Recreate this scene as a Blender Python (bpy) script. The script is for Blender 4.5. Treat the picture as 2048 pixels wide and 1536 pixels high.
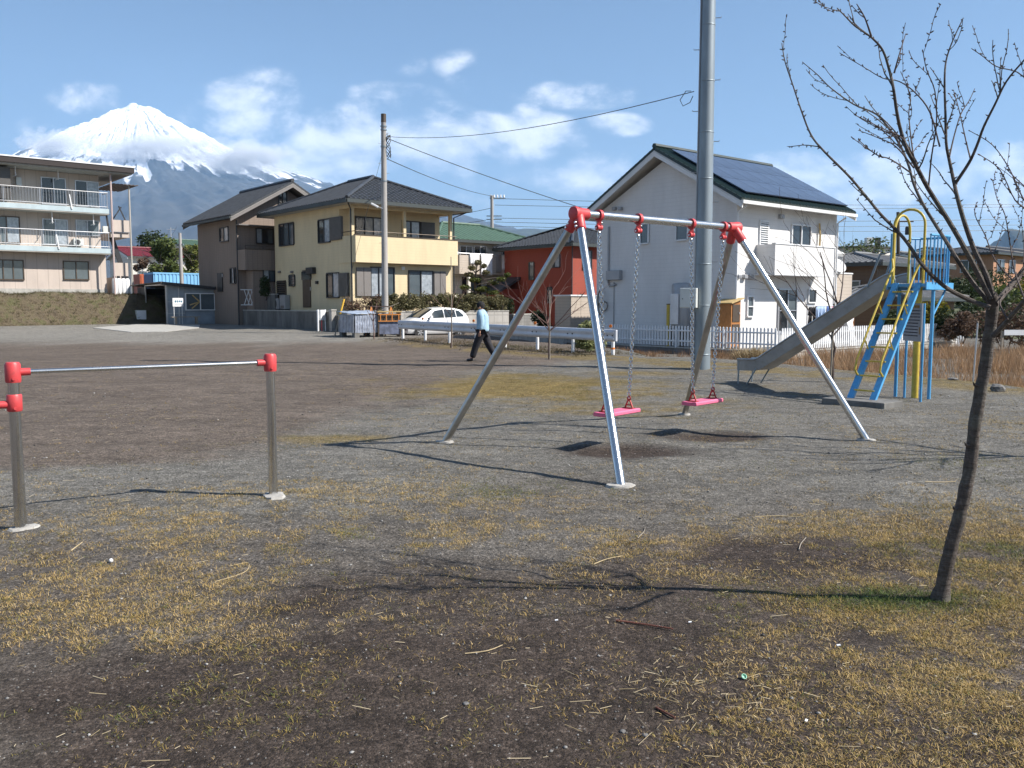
import bpy, bmesh, math, random
import numpy as np
from mathutils import Vector, Matrix

for _o in list(bpy.data.objects):
    bpy.data.objects.remove(_o)
SC = bpy.context.scene
COL = SC.collection
R = math.radians

# ------------------------------------------------------------------ camera
F_PX, EYE, PITCH = 1750.0, 1.6, math.atan(160.0 / 1750.0)
cam_d = bpy.data.cameras.new('camera')
cam_d.sensor_width = 36.0
cam_d.lens = 36.0 * F_PX / 2048.0
cam_d.clip_start = 0.05
cam_d.clip_end = 120000.0
cam = bpy.data.objects.new('camera', cam_d)
COL.objects.link(cam)
cam.location = (0, 0, EYE)
cam.rotation_euler = (R(90) - PITCH, 0, 0)
SC.camera = cam

# ------------------------------------------------------------------ light
SUN_EL = R(42.5)
SUN_DIR = Vector((0.978 * math.cos(SUN_EL), -0.208 * math.cos(SUN_EL), math.sin(SUN_EL)))  # towards the sun
sun_d = bpy.data.lights.new('sun', 'SUN')
sun_d.energy = 5.0
sun_d.angle = R(0.53)
sun_d.color = (1.0, 0.94, 0.86)
sun = bpy.data.objects.new('sun', sun_d)
COL.objects.link(sun)
sun.rotation_euler = SUN_DIR.to_track_quat('Z', 'Y').to_euler()
sun.location = (30, -10, 40)

W = bpy.data.worlds.new('World')
SC.world = W
W.use_nodes = True
W.cycles.sampling_method = 'MANUAL'; W.cycles.sample_map_resolution = 256
wn, wl = W.node_tree.nodes, W.node_tree.links
wn.clear()

def wmath(op, a, b=None, c=None, clamp=False):
    n = wn.new('ShaderNodeMath'); n.operation = op; n.use_clamp = clamp
    for i, v in enumerate((a, b, c)):
        if v is None: continue
        if isinstance(v, (int, float)): n.inputs[i].default_value = v
        else: wl.new(v, n.inputs[i])
    return n.outputs[0]

sky = wn.new('ShaderNodeTexSky')
sky.sky_type = 'NISHITA'
sky.sun_disc = False
sky.sun_elevation = SUN_EL
sky.sun_rotation = math.atan2(SUN_DIR.x, SUN_DIR.y)
sky.altitude = 100
sky.air_density = 1.0
sky.dust_density = 0.3
sky.ozone_density = 3.0
bg_sky = wn.new('ShaderNodeBackground'); bg_sky.inputs['Strength'].default_value = 0.062
wl.new(sky.outputs[0], bg_sky.inputs['Color'])
tc = wn.new('ShaderNodeTexCoord')
sx = wn.new('ShaderNodeSeparateXYZ'); wl.new(tc.outputs['Generated'], sx.inputs[0])
DX, DY, DZ = sx.outputs
ydiv = wmath('MAXIMUM', wmath('ABSOLUTE', DY), 0.05)
PX = wmath('DIVIDE', DX, ydiv)          # sideways and upward slope of the direction
PZ = wmath('DIVIDE', DZ, ydiv)
front = wmath('GREATER_THAN', DY, 0.05)
cmb = wn.new('ShaderNodeCombineXYZ')
wl.new(PX, cmb.inputs[0]); wl.new(wmath('MULTIPLY', PZ, 1.55), cmb.inputs[1]); wl.new(wmath('MULTIPLY', front, 3.0), cmb.inputs[2])
nz = wn.new('ShaderNodeTexNoise'); nz.inputs['Scale'].default_value = 11.0; nz.inputs['Detail'].default_value = 9.0
nz.inputs['Roughness'].default_value = 0.58; nz.inputs['Distortion'].default_value = 0.12
wl.new(cmb.outputs[0], nz.inputs['Vector'])
nzl = wn.new('ShaderNodeTexNoise'); nzl.inputs['Scale'].default_value = 1.6; nzl.inputs['Detail'].default_value = 4.0
wl.new(cmb.outputs[0], nzl.inputs['Vector'])

def sky_slope(px, py):
    dy = (py - 768.0) / F_PX; dx = (px - 1024.0) / F_PX
    y = math.cos(PITCH) - dy * math.sin(PITCH); z = -math.sin(PITCH) - dy * math.cos(PITCH)
    return dx / y, z / y

# cumulus wisps over the mountain foot: centre, half width, half height, thickness
CLOUDS = [(548, 153, 62, 26, .9), (512, 222, 84, 56, 1.15), (455, 192, 60, 20, .45), (640, 240, 70, 34, .6),
          (760, 195, 95, 22, .6), (745, 232, 140, 32, .95), (600, 305, 120, 40, .95), (760, 300, 180, 50, 1.35),
          (930, 300, 170, 52, 1.35), (1060, 285, 85, 44, 1.15), (1030, 345, 110, 32, 1.0), (680, 318, 140, 38, 1.3),
          (1150, 188, 88, 22, .72), (1055, 228, 26, 18, .7), (1235, 250, 50, 18, .65), (1180, 345, 75, 36, 1.15),
          (1570, 348, 85, 38, 1.2), (1665, 372, 110, 44, 1.25), (1800, 360, 140, 46, 1.05), (1970, 352, 150, 62, 1.2),
          (2040, 390, 90, 40, .8), (190, 198, 72, 26, .75), (345, 232, 60, 20, .5), (820, 130, 26, 16, .36),
          (925, 128, 46, 22, .38), (940, 160, 34, 16, .35), (1440, 330, 60, 20, .5), (100, 292, 70, 40, .75),
          (500, 330, 100, 48, 1.05), (600, 345, 100, 30, 1.0), (1128, 280, 40, 24, .5), (880, 400, 110, 20, .35)]
acc = None
for cx, cy, rx, ry, dn in CLOUDS:
    px0, pz0 = sky_slope(cx, cy)
    ex = wmath('DIVIDE', wmath('SUBTRACT', PX, px0), rx * 1.55 / F_PX)
    ez = wmath('DIVIDE', wmath('SUBTRACT', PZ, pz0), ry * 1.55 / F_PX)
    r2 = wmath('ADD', wmath('MULTIPLY', ex, ex), wmath('MULTIPLY', ez, ez))
    m = wmath('MULTIPLY', wmath('SUBTRACT', 1.0, r2, clamp=True), dn)
    acc = m if acc is None else wmath('MAXIMUM', acc, m)
acc = wmath('MULTIPLY', acc, front)
# the same scattered cloud goes on all round the sky beside and behind
side = wmath('MAXIMUM', wmath('SUBTRACT', 1.0, front), wmath('MULTIPLY', wmath('SUBTRACT', wmath('ABSOLUTE', PX), 0.62, clamp=True), 6.0, clamp=True))
el = wmath('MULTIPLY', wmath('SUBTRACT', DZ, 0.02, clamp=True), 14.0, clamp=True)
el2 = wmath('SUBTRACT', 1.0, wmath('MULTIPLY', wmath('SUBTRACT', DZ, 0.16, clamp=True), 7.0, clamp=True))
gen = wmath('MULTIPLY', wmath('MULTIPLY', wmath('MULTIPLY', el, el2), side), wmath('MULTIPLY', wmath('SUBTRACT', nzl.outputs[0], 0.36, clamp=True), 4.0, clamp=True))
acc = wmath('MAXIMUM', acc, gen)
dens = wmath('ADD', wmath('MULTIPLY', acc, 0.82), wmath('MULTIPLY', wmath('SUBTRACT', nz.outputs[0], 0.52), 4.2))
gate = wmath('MULTIPLY', acc, 3.0, clamp=True)
mr = wn.new('ShaderNodeMapRange'); mr.interpolation_type = 'SMOOTHSTEP'
mr.inputs['From Min'].default_value = 0.05; mr.inputs['From Max'].default_value = 1.30
wl.new(dens, mr.inputs['Value'])
fac = wmath('MULTIPLY', wmath('MULTIPLY', mr.outputs[0], gate), 0.88)
ccol = wn.new('ShaderNodeMix'); ccol.data_type = 'RGBA'
ccol.inputs['A'].default_value = (0.66, 0.70, 0.78, 1); ccol.inputs['B'].default_value = (1.0, 0.99, 0.98, 1)
mr2 = wn.new('ShaderNodeMapRange'); mr2.inputs['From Min'].default_value = 0.38; mr2.inputs['From Max'].default_value = 0.66
wl.new(nz.outputs[0], mr2.inputs['Value']); wl.new(mr2.outputs[0], ccol.inputs['Factor'])
bg_c = wn.new('ShaderNodeBackground'); bg_c.inputs['Strength'].default_value = 0.86
wl.new(ccol.outputs['Result'], bg_c.inputs['Color'])
mixs = wn.new('ShaderNodeMixShader'); wl.new(fac, mixs.inputs[0]); wl.new(bg_sky.outputs[0], mixs.inputs[1]); wl.new(bg_c.outputs[0], mixs.inputs[2])
wo = wn.new('ShaderNodeOutputWorld'); wl.new(mixs.outputs[0], wo.inputs[0])

# ------------------------------------------------------------------ exposure and renderer
SC.view_settings.view_transform = 'Standard'
SC.view_settings.look = 'None'
SC.view_settings.exposure = 0.90
SC.view_settings.gamma = 1.0
SC.view_settings.use_curve_mapping = False
SC.render.engine = 'CYCLES'
cy = SC.cycles
cy.use_denoising = True
try:
    cy.denoiser = 'OPENIMAGEDENOISE'
except Exception:
    pass
cy.max_bounces = 6; cy.diffuse_bounces = 3; cy.glossy_bounces = 3; cy.transmission_bounces = 4
cy.volume_bounces = 3; cy.transparent_max_bounces = 12
cy.caustics_reflective = False; cy.caustics_refractive = False
cy.volume_step_rate = 1.0; cy.volume_max_steps = 64

# ------------------------------------------------------------------ helpers
def ray(px, py):
    dy = (py - 768.0) / F_PX; dx = (px - 1024.0) / F_PX
    return dx, math.cos(PITCH) - dy * math.sin(PITCH), -math.sin(PITCH) - dy * math.cos(PITCH)

def D(px, py, Y):
    """the point seen at (px, py) of the photograph that stands Y metres away"""
    x, y, z = ray(px, py)
    k = Y / y
    return Vector((x * k, Y, EYE + z * k))

def G(px, py, z=0.0):
    """the point of the level z seen there"""
    x, y, zz = ray(px, py)
    k = (z - EYE) / zz
    return Vector((x * k, y * k, z))

UA = R(40.0)                                   # the houses and the slide share one street grid
U = Vector((math.cos(UA), math.sin(UA), 0)); V = Vector((-math.sin(UA), math.cos(UA), 0))

def S(a, b, x):
    t = np.clip((np.asarray(x, float) - a) / (b - a), 0, 1)
    return t * t * (3 - 2 * t)

_perm = np.random.RandomState(7).permutation(4096)
def vnoise(x, y, seed=0):
    x = np.asarray(x, float); y = np.asarray(y, float)
    ix = np.floor(x).astype(np.int64); iy = np.floor(y).astype(np.int64)
    fx = x - ix; fy = y - iy
    fx = fx * fx * (3 - 2 * fx); fy = fy * fy * (3 - 2 * fy)
    h = lambda a, b: _perm[(_perm[(a + seed * 131) % 4096] + b) % 4096] / 4095.0
    return (h(ix, iy) * (1 - fx) + h(ix + 1, iy) * fx) * (1 - fy) + (h(ix, iy + 1) * (1 - fx) + h(ix + 1, iy + 1) * fx) * fy

def fbm(x, y, seed=0, octaves=4, gain=0.5):
    s, a, n = 0.0, 1.0, 0.0
    for i in range(octaves):
        s = s + a * vnoise(np.asarray(x) * 2 ** i + 17.3 * i, np.asarray(y) * 2 ** i - 9.1 * i, seed + i); n += a; a *= gain
    return s / n

def gz(x, y):
    """height of the open ground"""
    x = np.asarray(x, float); y = np.asarray(y, float)
    z = 0.36 * S(30, 56, y) * S(3, -7, x)
    e1 = (x - 6.5) * 0.92 + (y - 24.5) * 0.39
    e2 = np.minimum(y - 26.4, x - 3.6)
    z = z - 0.40 * S(0.0, 2.2, np.maximum(e1, e2)) * S(75, 60, y)
    return z
def gzf(x, y): return float(gz(x, y))

def link(o, parent=None):
    COL.objects.link(o)
    if parent is not None: o.parent = parent
    return o

def tag(o, label=None, cat=None, group=None, kind=None):
    if label: o['label'] = label
    if cat: o['category'] = cat
    if group: o['group'] = group
    if kind: o['kind'] = kind
    return o

def thing(name, label, cat, loc=(0, 0, 0), rz=0.0, group=None):
    o = bpy.data.objects.new(name, None)
    o.empty_display_size = 0.2
    link(o); o.location = loc; o.rotation_euler = (0, 0, rz)
    return tag(o, label, cat, group)

def copy_tree(o, parent=None):
    c = o.copy(); COL.objects.link(c); c.parent = parent
    for ch in list(o.children): copy_tree(ch, c)
    return c

class MB:
    """collects faces; build() makes one mesh object"""
    def __init__(self): self.v = []; self.f = []
    def add(self, vs, fs):
        n = len(self.v); self.v.extend([tuple(p) for p in vs]); self.f.extend([tuple(i + n for i in f) for f in fs]); return self
    def box(self, lo, hi, M=None):
        x0, y0, z0 = lo; x1, y1, z1 = hi
        vs = [Vector(p) for p in ((x0,y0,z0),(x1,y0,z0),(x1,y1,z0),(x0,y1,z0),(x0,y0,z1),(x1,y0,z1),(x1,y1,z1),(x0,y1,z1))]
        if M is not None: vs = [M @ p for p in vs]
        return self.add(vs, [(0,3,2,1),(4,5,6,7),(0,1,5,4),(1,2,6,5),(2,3,7,6),(3,0,4,7)])
    def bar(self, p0, p1, w, h=None, up=(0, 0, 1)):
        """a rectangular bar from p0 to p1"""
        h = w if h is None else h
        p0, p1 = Vector(p0), Vector(p1); d = (p1 - p0).normalized(); up = Vector(up)
        s = d.cross(up)
        if s.length < 1e-4: s = d.cross(Vector((1, 0, 0)))
        s.normalize(); t = s.cross(d)
        vs = []
        for p in (p0, p1):
            for a, b in ((-1,-1),(1,-1),(1,1),(-1,1)): vs.append(p + s * (a * w / 2) + t * (b * h / 2))
        return self.add(vs, [(3,2,1,0),(4,5,6,7),(0,1,5,4),(1,2,6,5),(2,3,7,6),(3,0,4,7)])
    def tube(self, pts, rad, n=10, cap=True):
        pts = [Vector(p) for p in pts]
        if isinstance(rad, (int, float)): rad = [rad] * len(pts)
        m = len(pts); vs = []; fs = []
        t0 = (pts[1] - pts[0]).normalized()
        ref = Vector((0, 0, 1)) if abs(t0.z) < 0.9 else Vector((1, 0, 0))
        s = t0.cross(ref).normalized()
        for i, p in enumerate(pts):
            t = (pts[min(i + 1, m - 1)] - pts[max(i - 1, 0)]).normalized()
            s = (s - t * s.dot(t)).normalized(); b = t.cross(s)
            for k in range(n):
                a = 2 * math.pi * k / n
                vs.append(p + (s * math.cos(a) + b * math.sin(a)) * rad[i])
        for i in range(m - 1):
            for k in range(n):
                fs.append((i*n+k, i*n+(k+1) % n, (i+1)*n+(k+1) % n, (i+1)*n+k))
        if cap:
            fs.append(tuple(range(n - 1, -1, -1))); fs.append(tuple(range((m-1)*n, m*n)))
        return self.add(vs, fs)
    def lathe(self, prof, n=20, M=None):
        vs = []; fs = []
        for r, z in prof:
            for k in range(n):
                a = 2 * math.pi * k / n; vs.append(Vector((r * math.cos(a), r * math.sin(a), z)))
        if M is not None: vs = [M @ p for p in vs]
        m = len(prof)
        for i in range(m - 1):
            for k in range(n): fs.append((i*n+k, i*n+(k+1) % n, (i+1)*n+(k+1) % n, (i+1)*n+k))
        fs.append(tuple(range(n - 1, -1, -1))); fs.append(tuple(range((m-1)*n, m*n)))
        return self.add(vs, fs)
    def prism(self, poly, d):
        """poly: 3D points in a plane, pushed along d"""
        poly = [Vector(p) for p in poly]; d = Vector(d); n = len(poly)
        return self.add(poly + [p + d for p in poly], [tuple(range(n - 1, -1, -1)), tuple(range(n, 2 * n))] +
                        [(i, (i + 1) % n, (i + 1) % n + n, i + n) for i in range(n)])
    def mesh(self, name):
        me = bpy.data.meshes.new(name); me.from_pydata(self.v, [], self.f); me.update()
        return me
    def build(self, name, mat, parent=None, smooth=False, bevel=0.0, fix=True):
        me = self.mesh(name)
        if fix:
            bm = bmesh.new(); bm.from_mesh(me); bmesh.ops.recalc_face_normals(bm, faces=bm.faces)
            if bevel > 0:
                es = [e for e in bm.edges if len(e.link_faces) == 2 and e.calc_face_angle(0) > 0.6]
                bmesh.ops.bevel(bm, geom=es, offset=bevel, segments=2, affect='EDGES', profile=0.6)
            bm.to_mesh(me); bm.free()
        if smooth:
            me.polygons.foreach_set('use_smooth', [True] * len(me.polygons))
            try: me.set_sharp_from_angle(angle=R(40))
            except Exception: pass
        me.materials.append(mat)
        o = bpy.data.objects.new(name, me)
        return link(o, parent)

def np_mesh(name, verts, faces, mat, parent=None, attrs=None, smooth=False, k=None):
    """verts (n,3), faces (m,k) numpy"""
    me = bpy.data.meshes.new(name)
    verts = np.asarray(verts, np.float32); faces = np.asarray(faces, np.int32)
    m, kk = faces.shape
    me.vertices.add(len(verts)); me.vertices.foreach_set('co', verts.ravel())
    me.loops.add(m * kk); me.loops.foreach_set('vertex_index', faces.ravel())
    me.polygons.add(m); me.polygons.foreach_set('loop_start', np.arange(0, m * kk, kk, dtype=np.int32))
    me.polygons.foreach_set('loop_total', np.full(m, kk, np.int32))
    if smooth: me.polygons.foreach_set('use_smooth', np.ones(m, bool))
    for an, (typ, val) in (attrs or {}).items():
        a = me.attributes.new(an, typ, 'POINT')
        a.data.foreach_set('color' if typ == 'FLOAT_COLOR' else 'value', np.asarray(val, np.float32).ravel())
    me.update(); me.validate()
    me.materials.append(mat)
    return link(bpy.data.objects.new(name, me), parent)

# ------------------------------------------------------------------ materials
class NT:
    def __init__(self, name):
        self.m = bpy.data.materials.new(name); self.m.use_nodes = True
        self.n = self.m.node_tree.nodes; self.l = self.m.node_tree.links
        self.b = self.n['Principled BSDF']; self.out = self.n['Material Output']
    def new(self, t, **kw):
        n = self.n.new(t)
        for k, v in kw.items(): setattr(n, k, v)
        return n
    def ramp(self, src, stops, interp='LINEAR'):
        r = self.new('ShaderNodeValToRGB'); r.color_ramp.interpolation = interp
        while len(r.color_ramp.elements) < len(stops): r.color_ramp.elements.new(0.5)
        for e, (p, c) in zip(r.color_ramp.elements, stops):
            e.position = p; e.color = (c, c, c, 1) if isinstance(c, (int, float)) else (*c, 1)
        self.l.new(src, r.inputs[0]); return r.outputs[0]
    def coord(self, kind='Object', scale=(1, 1, 1), rot=(0, 0, 0)):
        tc = self.new('ShaderNodeTexCoord'); mp = self.new('ShaderNodeMapping')
        mp.inputs['Scale'].default_value = scale; mp.inputs['Rotation'].default_value = rot
        self.l.new(tc.outputs[kind], mp.inputs[0]); return mp.outputs[0]
    def noise(self, vec, scale, detail=5.0, rough=0.55, dist=0.0):
        n = self.new('ShaderNodeTexNoise'); n.inputs['Scale'].default_value = scale
        n.inputs['Detail'].default_value = detail; n.inputs['Roughness'].default_value = rough; n.inputs['Distortion'].default_value = dist
        self.l.new(vec, n.inputs['Vector']); return n.outputs[0]
    def mix(self, fac, a, b, blend='MIX'):
        n = self.new('ShaderNodeMix', data_type='RGBA', blend_type=blend)
        for s, v in (('Factor', fac), ('A', a), ('B', b)):
            if hasattr(v, 'is_linked') or hasattr(v, 'links'): self.l.new(v, n.inputs[s])
            elif isinstance(v, (int, float)): n.inputs[s].default_value = v
            else: n.inputs[s].default_value = (*v, 1)
        return n.outputs['Result']
    def math(self, op, a, b=None, clamp=False):
        n = self.new('ShaderNodeMath', operation=op, use_clamp=clamp)
        for i, v in enumerate((a, b)):
            if v is None: continue
            if isinstance(v, (int, float)): n.inputs[i].default_value = v
            else: self.l.new(v, n.inputs[i])
        return n.outputs[0]
    def bump(self, h, strength=0.3, dist=0.02):
        b = self.new('ShaderNodeBump'); b.inputs['Strength'].default_value = strength; b.inputs['Distance'].default_value = dist
        self.l.new(h, b.inputs['Height']); self.l.new(b.outputs[0], self.b.inputs['Normal'])

def mat(name, col, rough=0.6, metal=0.0, var=0.12, scale=3.0, bump=0.0, bscale=40.0, coat=0.0, streak=False, spec=0.5, dirt=None):
    t = NT(name)
    vec = t.coord('Object', (1, 1, 0.25) if streak else (1, 1, 1))
    n = t.noise(vec, scale, 6.0, 0.6)
    lo = tuple(c * (1 - var * 1.6) for c in col); hi = tuple(min(1, c * (1 + var)) for c in col)
    c = t.ramp(n, [(0.25, lo), (0.75, hi)])
    if dirt:
        d = t.ramp(t.noise(vec, scale * 2.7, 8.0, 0.7), [(0.52, 0.0), (0.72, 1.0)])
        c = t.mix(t.math('MULTIPLY', d, dirt[1]), c, dirt[0])
    t.l.new(c, t.b.inputs['Base Color'])
    rr = t.ramp(n, [(0.2, min(1, rough * 1.2)), (0.8, rough * 0.85)]); t.l.new(rr, t.b.inputs['Roughness'])
    t.b.inputs['Metallic'].default_value = metal
    t.b.inputs['Coat Weight'].default_value = coat
    t.b.inputs['Specular IOR Level'].default_value = spec
    if bump > 0:
        t.bump(t.noise(t.coord('Object'), bscale, 4.0, 0.6), bump, 0.01)
    return t.m

def wall_mat(name, col, course=0.11, depth=0.5, vert=None, var=0.07, rough=0.75, dirt=0.25, ink=0.4):
    """siding or tile wall: courses as fine relief, faint grime"""
    t = NT(name)
    vec = t.coord('Object')
    n = t.noise(t.coord('Object', (1, 1, 0.3)), 1.3, 7.0, 0.65)
    c = t.ramp(n, [(0.25, tuple(x * (1 - var * 1.8) for x in col)), (0.75, tuple(min(1, x * (1 + var)) for x in col))])
    g = t.ramp(t.noise(t.coord('Object', (1.5, 1.5, 0.12)), 3.0, 8.0, 0.7), [(0.5, 0.0), (0.8, 1.0)])
    c = t.mix(t.math('MULTIPLY', g, dirt), c, tuple(x * 0.62 for x in col))
    sp = t.new('ShaderNodeSeparateXYZ'); t.l.new(vec, sp.inputs[0])
    def line(sock, period, width):
        fr = t.math('FRACT', t.math('DIVIDE', t.math('ADD', sock, 100.0), period))
        return t.math('GREATER_THAN', fr, width)
    h = line(sp.outputs[2], course, 0.12) if course else None
    if vert:
        xy = t.math('ADD', sp.outputs[0], sp.outputs[1])
        hv = line(xy, vert, 0.06 if not course else 0.1)
        h = hv if h is None else t.math('MULTIPLY', h, hv)
    if h is not None:
        c = t.mix(h, t.mix(ink, c, tuple(x * 0.45 for x in col)), c)
        t.bump(h, depth, 0.012)
    t.l.new(c, t.b.inputs['Base Color']); t.b.inputs['Roughness'].default_value = rough
    return t.m

M = {}
M['steel'] = mat('stainless_steel', (0.62, 0.62, 0.61), 0.26, 1.0, 0.06, 6.0, 0.04, 30)
M['galv'] = mat('galvanised_steel', (0.27, 0.315, 0.345), 0.5, 0.55, 0.16, 2.5, 0.05, 20, streak=True)
M['steelworn'] = mat('worn_steel', (0.45, 0.44, 0.42), 0.32, 1.0, 0.2, 5.0, 0.06, 20)
M['redcap'] = mat('red_coating', (0.60, 0.060, 0.065), 0.45, 0, 0.14, 9.0, 0.08, 60, dirt=((0.22, 0.05, 0.045), 0.55))
M['chrome'] = mat('polished_steel', (0.70, 0.71, 0.72), 0.14, 1.0, 0.06, 7.0, 0.03, 25, dirt=((0.42, 0.42, 0.42), 0.3))
M['pink'] = mat('pink_rubber', (0.80, 0.16, 0.28), 0.5, 0, 0.10, 6.0, 0.1, 60, dirt=((0.30, 0.08, 0.10), 0.4))
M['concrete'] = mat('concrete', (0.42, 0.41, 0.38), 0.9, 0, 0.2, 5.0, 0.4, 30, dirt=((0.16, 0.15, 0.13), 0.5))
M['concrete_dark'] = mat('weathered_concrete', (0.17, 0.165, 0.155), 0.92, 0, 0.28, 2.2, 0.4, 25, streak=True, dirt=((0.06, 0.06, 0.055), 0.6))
M['bluep'] = mat('blue_paint', (0.09, 0.36, 0.66), 0.42, 0, 0.12, 8.0, 0.05, 50, dirt=((0.10, 0.16, 0.2), 0.4))
M['yellowp'] = mat('yellow_paint', (0.58, 0.43, 0.06), 0.42, 0, 0.14, 9.0, 0.06, 50, dirt=((0.22, 0.12, 0.03), 0.55))
M['whitep'] = mat('white_paint', (0.78, 0.79, 0.80), 0.5, 0, 0.06, 3.0, dirt=((0.4, 0.39, 0.36), 0.25))
M['rail'] = mat('guardrail_paint', (0.60, 0.62, 0.66), 0.42, 0.2, 0.08, 2.0, dirt=((0.3, 0.3, 0.3), 0.3))
M['orange'] = mat('orange_reflector', (0.85, 0.22, 0.02), 0.3, 0, 0.05)
M['black'] = mat('black_plastic', (0.025, 0.026, 0.028), 0.5, 0, 0.1)
M['dkgrey'] = mat('dark_grey_frame', (0.045, 0.046, 0.05), 0.45, 0.2, 0.1)
M['bronze'] = mat('bronze_frame', (0.10, 0.075, 0.055), 0.45, 0.3, 0.1)
M['alu'] = mat('aluminium', (0.55, 0.56, 0.58), 0.4, 0.7, 0.08)
M['glass'] = mat('dark_window_glass', (0.022, 0.028, 0.034), 0.06, 0, 0.25, 1.2, spec=0.8)
M['glass2'] = mat('pale_window_glass', (0.10, 0.125, 0.14), 0.08, 0, 0.2, 1.2, spec=0.8)
M['curtain'] = mat('curtained_glass', (0.36, 0.40, 0.44), 0.12, 0, 0.25, 5.0, spec=0.8)
M['shutter'] = mat('shutter_box', (0.10, 0.095, 0.09), 0.5, 0.2, 0.08, 3)
M['shutter_l'] = mat('shutter_light', (0.20, 0.185, 0.175), 0.55, 0.1, 0.08, 3)
M['wood'] = mat('orange_wood', (0.42, 0.17, 0.045), 0.6, 0, 0.2, 6, 0.1, 60)
M['straw_wood'] = mat('pale_wood', (0.5, 0.36, 0.16), 0.7, 0, 0.2, 6, 0.1, 60)
M['stake'] = mat('grey_stake', (0.30, 0.26, 0.21), 0.85, 0, 0.2, 9, 0.2, 60)
M['bark'] = mat('cherry_bark', (0.105, 0.082, 0.068), 0.8, 0, 0.3, 14, 0.7, 45, dirt=((0.24, 0.23, 0.19), 0.5))
M['twig'] = mat('twig_bark', (0.075, 0.052, 0.045), 0.75, 0, 0.25, 14)
M['twig_red'] = mat('reddish_twig', (0.17, 0.10, 0.085), 0.8, 0, 0.25, 14)
M['wire'] = mat('wire', (0.06, 0.065, 0.07), 0.5, 0.3, 0.1)
M['roof_dark'] = mat('dark_roof_tile', (0.050, 0.054, 0.060), 0.45, 0, 0.22, 3.0, 0.1, 30)
M['roof_grey'] = mat('grey_roof_tile', (0.13, 0.135, 0.14), 0.55, 0, 0.25, 3.0, 0.1, 30)
M['roof_green'] = mat('green_roof_sheet', (0.075, 0.135, 0.095), 0.6, 0, 0.12, 2.0)
M['roof_red'] = mat('red_roof_sheet', (0.17, 0.022, 0.032), 0.5, 0, 0.12, 2.0)
M['roof_teal'] = mat('dark_green_tile', (0.010, 0.026, 0.023), 0.4, 0, 0.2, 3.0)
M['solar'] = mat('solar_panel_glass', (0.055, 0.070, 0.110), 0.22, 0, 0.15, 1.0, spec=0.8)
M['eave'] = mat('eave_board', (0.72, 0.72, 0.71), 0.6, 0, 0.06, 2.0)
M['eave_dark'] = mat('dark_eave', (0.045, 0.055, 0.055), 0.5, 0, 0.1)
M['soffit'] = mat('soffit_board', (0.42, 0.40, 0.36), 0.8, 0, 0.08)
M['tank'] = mat('heater_tank', (0.35, 0.36, 0.38), 0.45, 0.3, 0.06)
M['boxwhite'] = mat('cabinet_paint', (0.62, 0.64, 0.62), 0.45, 0, 0.05)
M['container'] = mat('container_blue', (0.20, 0.46, 0.72), 0.5, 0, 0.12, 1.5, streak=True)
M['container_or'] = mat('container_orange', (0.42, 0.10, 0.04), 0.6, 0, 0.2, 1.5)
M['plastic_sheet'] = mat('clear_plastic_sheet', (0.33, 0.37, 0.46), 0.2, 0, 0.35, 4.0, 0.5, 8, spec=0.7)
M['shed_sheet'] = mat('polycarbonate_sheet', (0.27, 0.31, 0.35), 0.35, 0, 0.22, 1.3, 0.1, 10)
M['corr_roof'] = mat('rusty_sheet_roof', (0.15, 0.125, 0.115), 0.65, 0.2, 0.2, 2.0)
M['pale_blue'] = mat('pale_blue_fascia', (0.44, 0.53, 0.56), 0.6, 0, 0.12, 1.5, streak=True)
M['pinkpipe'] = mat('pinkish_pipe', (0.50, 0.40, 0.38), 0.5)
M['concrete_pale'] = mat('pale_footing_concrete', (0.40, 0.385, 0.355), 0.92, 0, 0.18, 14.0, 0.6, 60)
M['carglass'] = mat('car_glass', (0.03, 0.042, 0.045), 0.05, 0, 0.2, 1.0, spec=0.9)
M['tyre'] = mat('tyre_rubber', (0.022, 0.022, 0.023), 0.8, 0, 0.1)
M['lidblue'] = mat('blue_lid_sheet', (0.34, 0.42, 0.55), 0.4, 0, 0.2, 3.0)
M['bag'] = mat('bagged_refuse', (0.13, 0.15, 0.22), 0.6, 0, 0.5, 5.0)
M['orange_wood'] = mat('orange_painted_wood', (0.62, 0.24, 0.06), 0.55, 0, 0.15, 6.0)
M['chain'] = mat('chain_steel', (0.72, 0.72, 0.71), 0.22, 1.0, 0.15, 20.0)
M['redrust'] = mat('rusty_red_shackle', (0.33, 0.035, 0.03), 0.5, 0.2, 0.25, 20.0)
M['chute'] = mat('dull_stainless_chute', (0.30, 0.295, 0.29), 0.42, 0.6, 0.16, 2.5, 0.05, 20, dirt=((0.16, 0.14, 0.12), 0.5))
M['board_grey'] = mat('notice_board_white', (0.42, 0.42, 0.45), 0.5, 0, 0.06, 3.0)
M['tank_dark'] = mat('dark_print', (0.09, 0.09, 0.11), 0.6)
M['ochre_ink'] = mat('ochre_print', (0.42, 0.22, 0.03), 0.6)
M['pole_conc'] = mat('pole_concrete', (0.36, 0.345, 0.33), 0.85, 0, 0.12, 3.0, 0.2, 40, streak=True)
M['yellow_sleeve'] = mat('yellow_sleeve', (0.72, 0.42, 0.05), 0.45, 0, 0.1, 4.0)
W_YEL = wall_mat('cream_yellow_siding', (0.70, 0.575, 0.365), 0.15, 0.10, ink=.12)
W_BRN = wall_mat('brown_tile_siding', (0.26, 0.205, 0.17), 0.10, 0.4, 0.30)
W_WHT = wall_mat('white_clapboard', (0.71, 0.70, 0.69), 0.17, 0.35, dirt=0.10, ink=.10)
W_RED = wall_mat('terracotta_siding', (0.32, 0.062, 0.036), 0.16, 0.2, ink=.15)
W_APT = wall_mat('pinkish_panel_wall', (0.54, 0.465, 0.41), 0, 0.4, 0.62, dirt=0.3)
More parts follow.
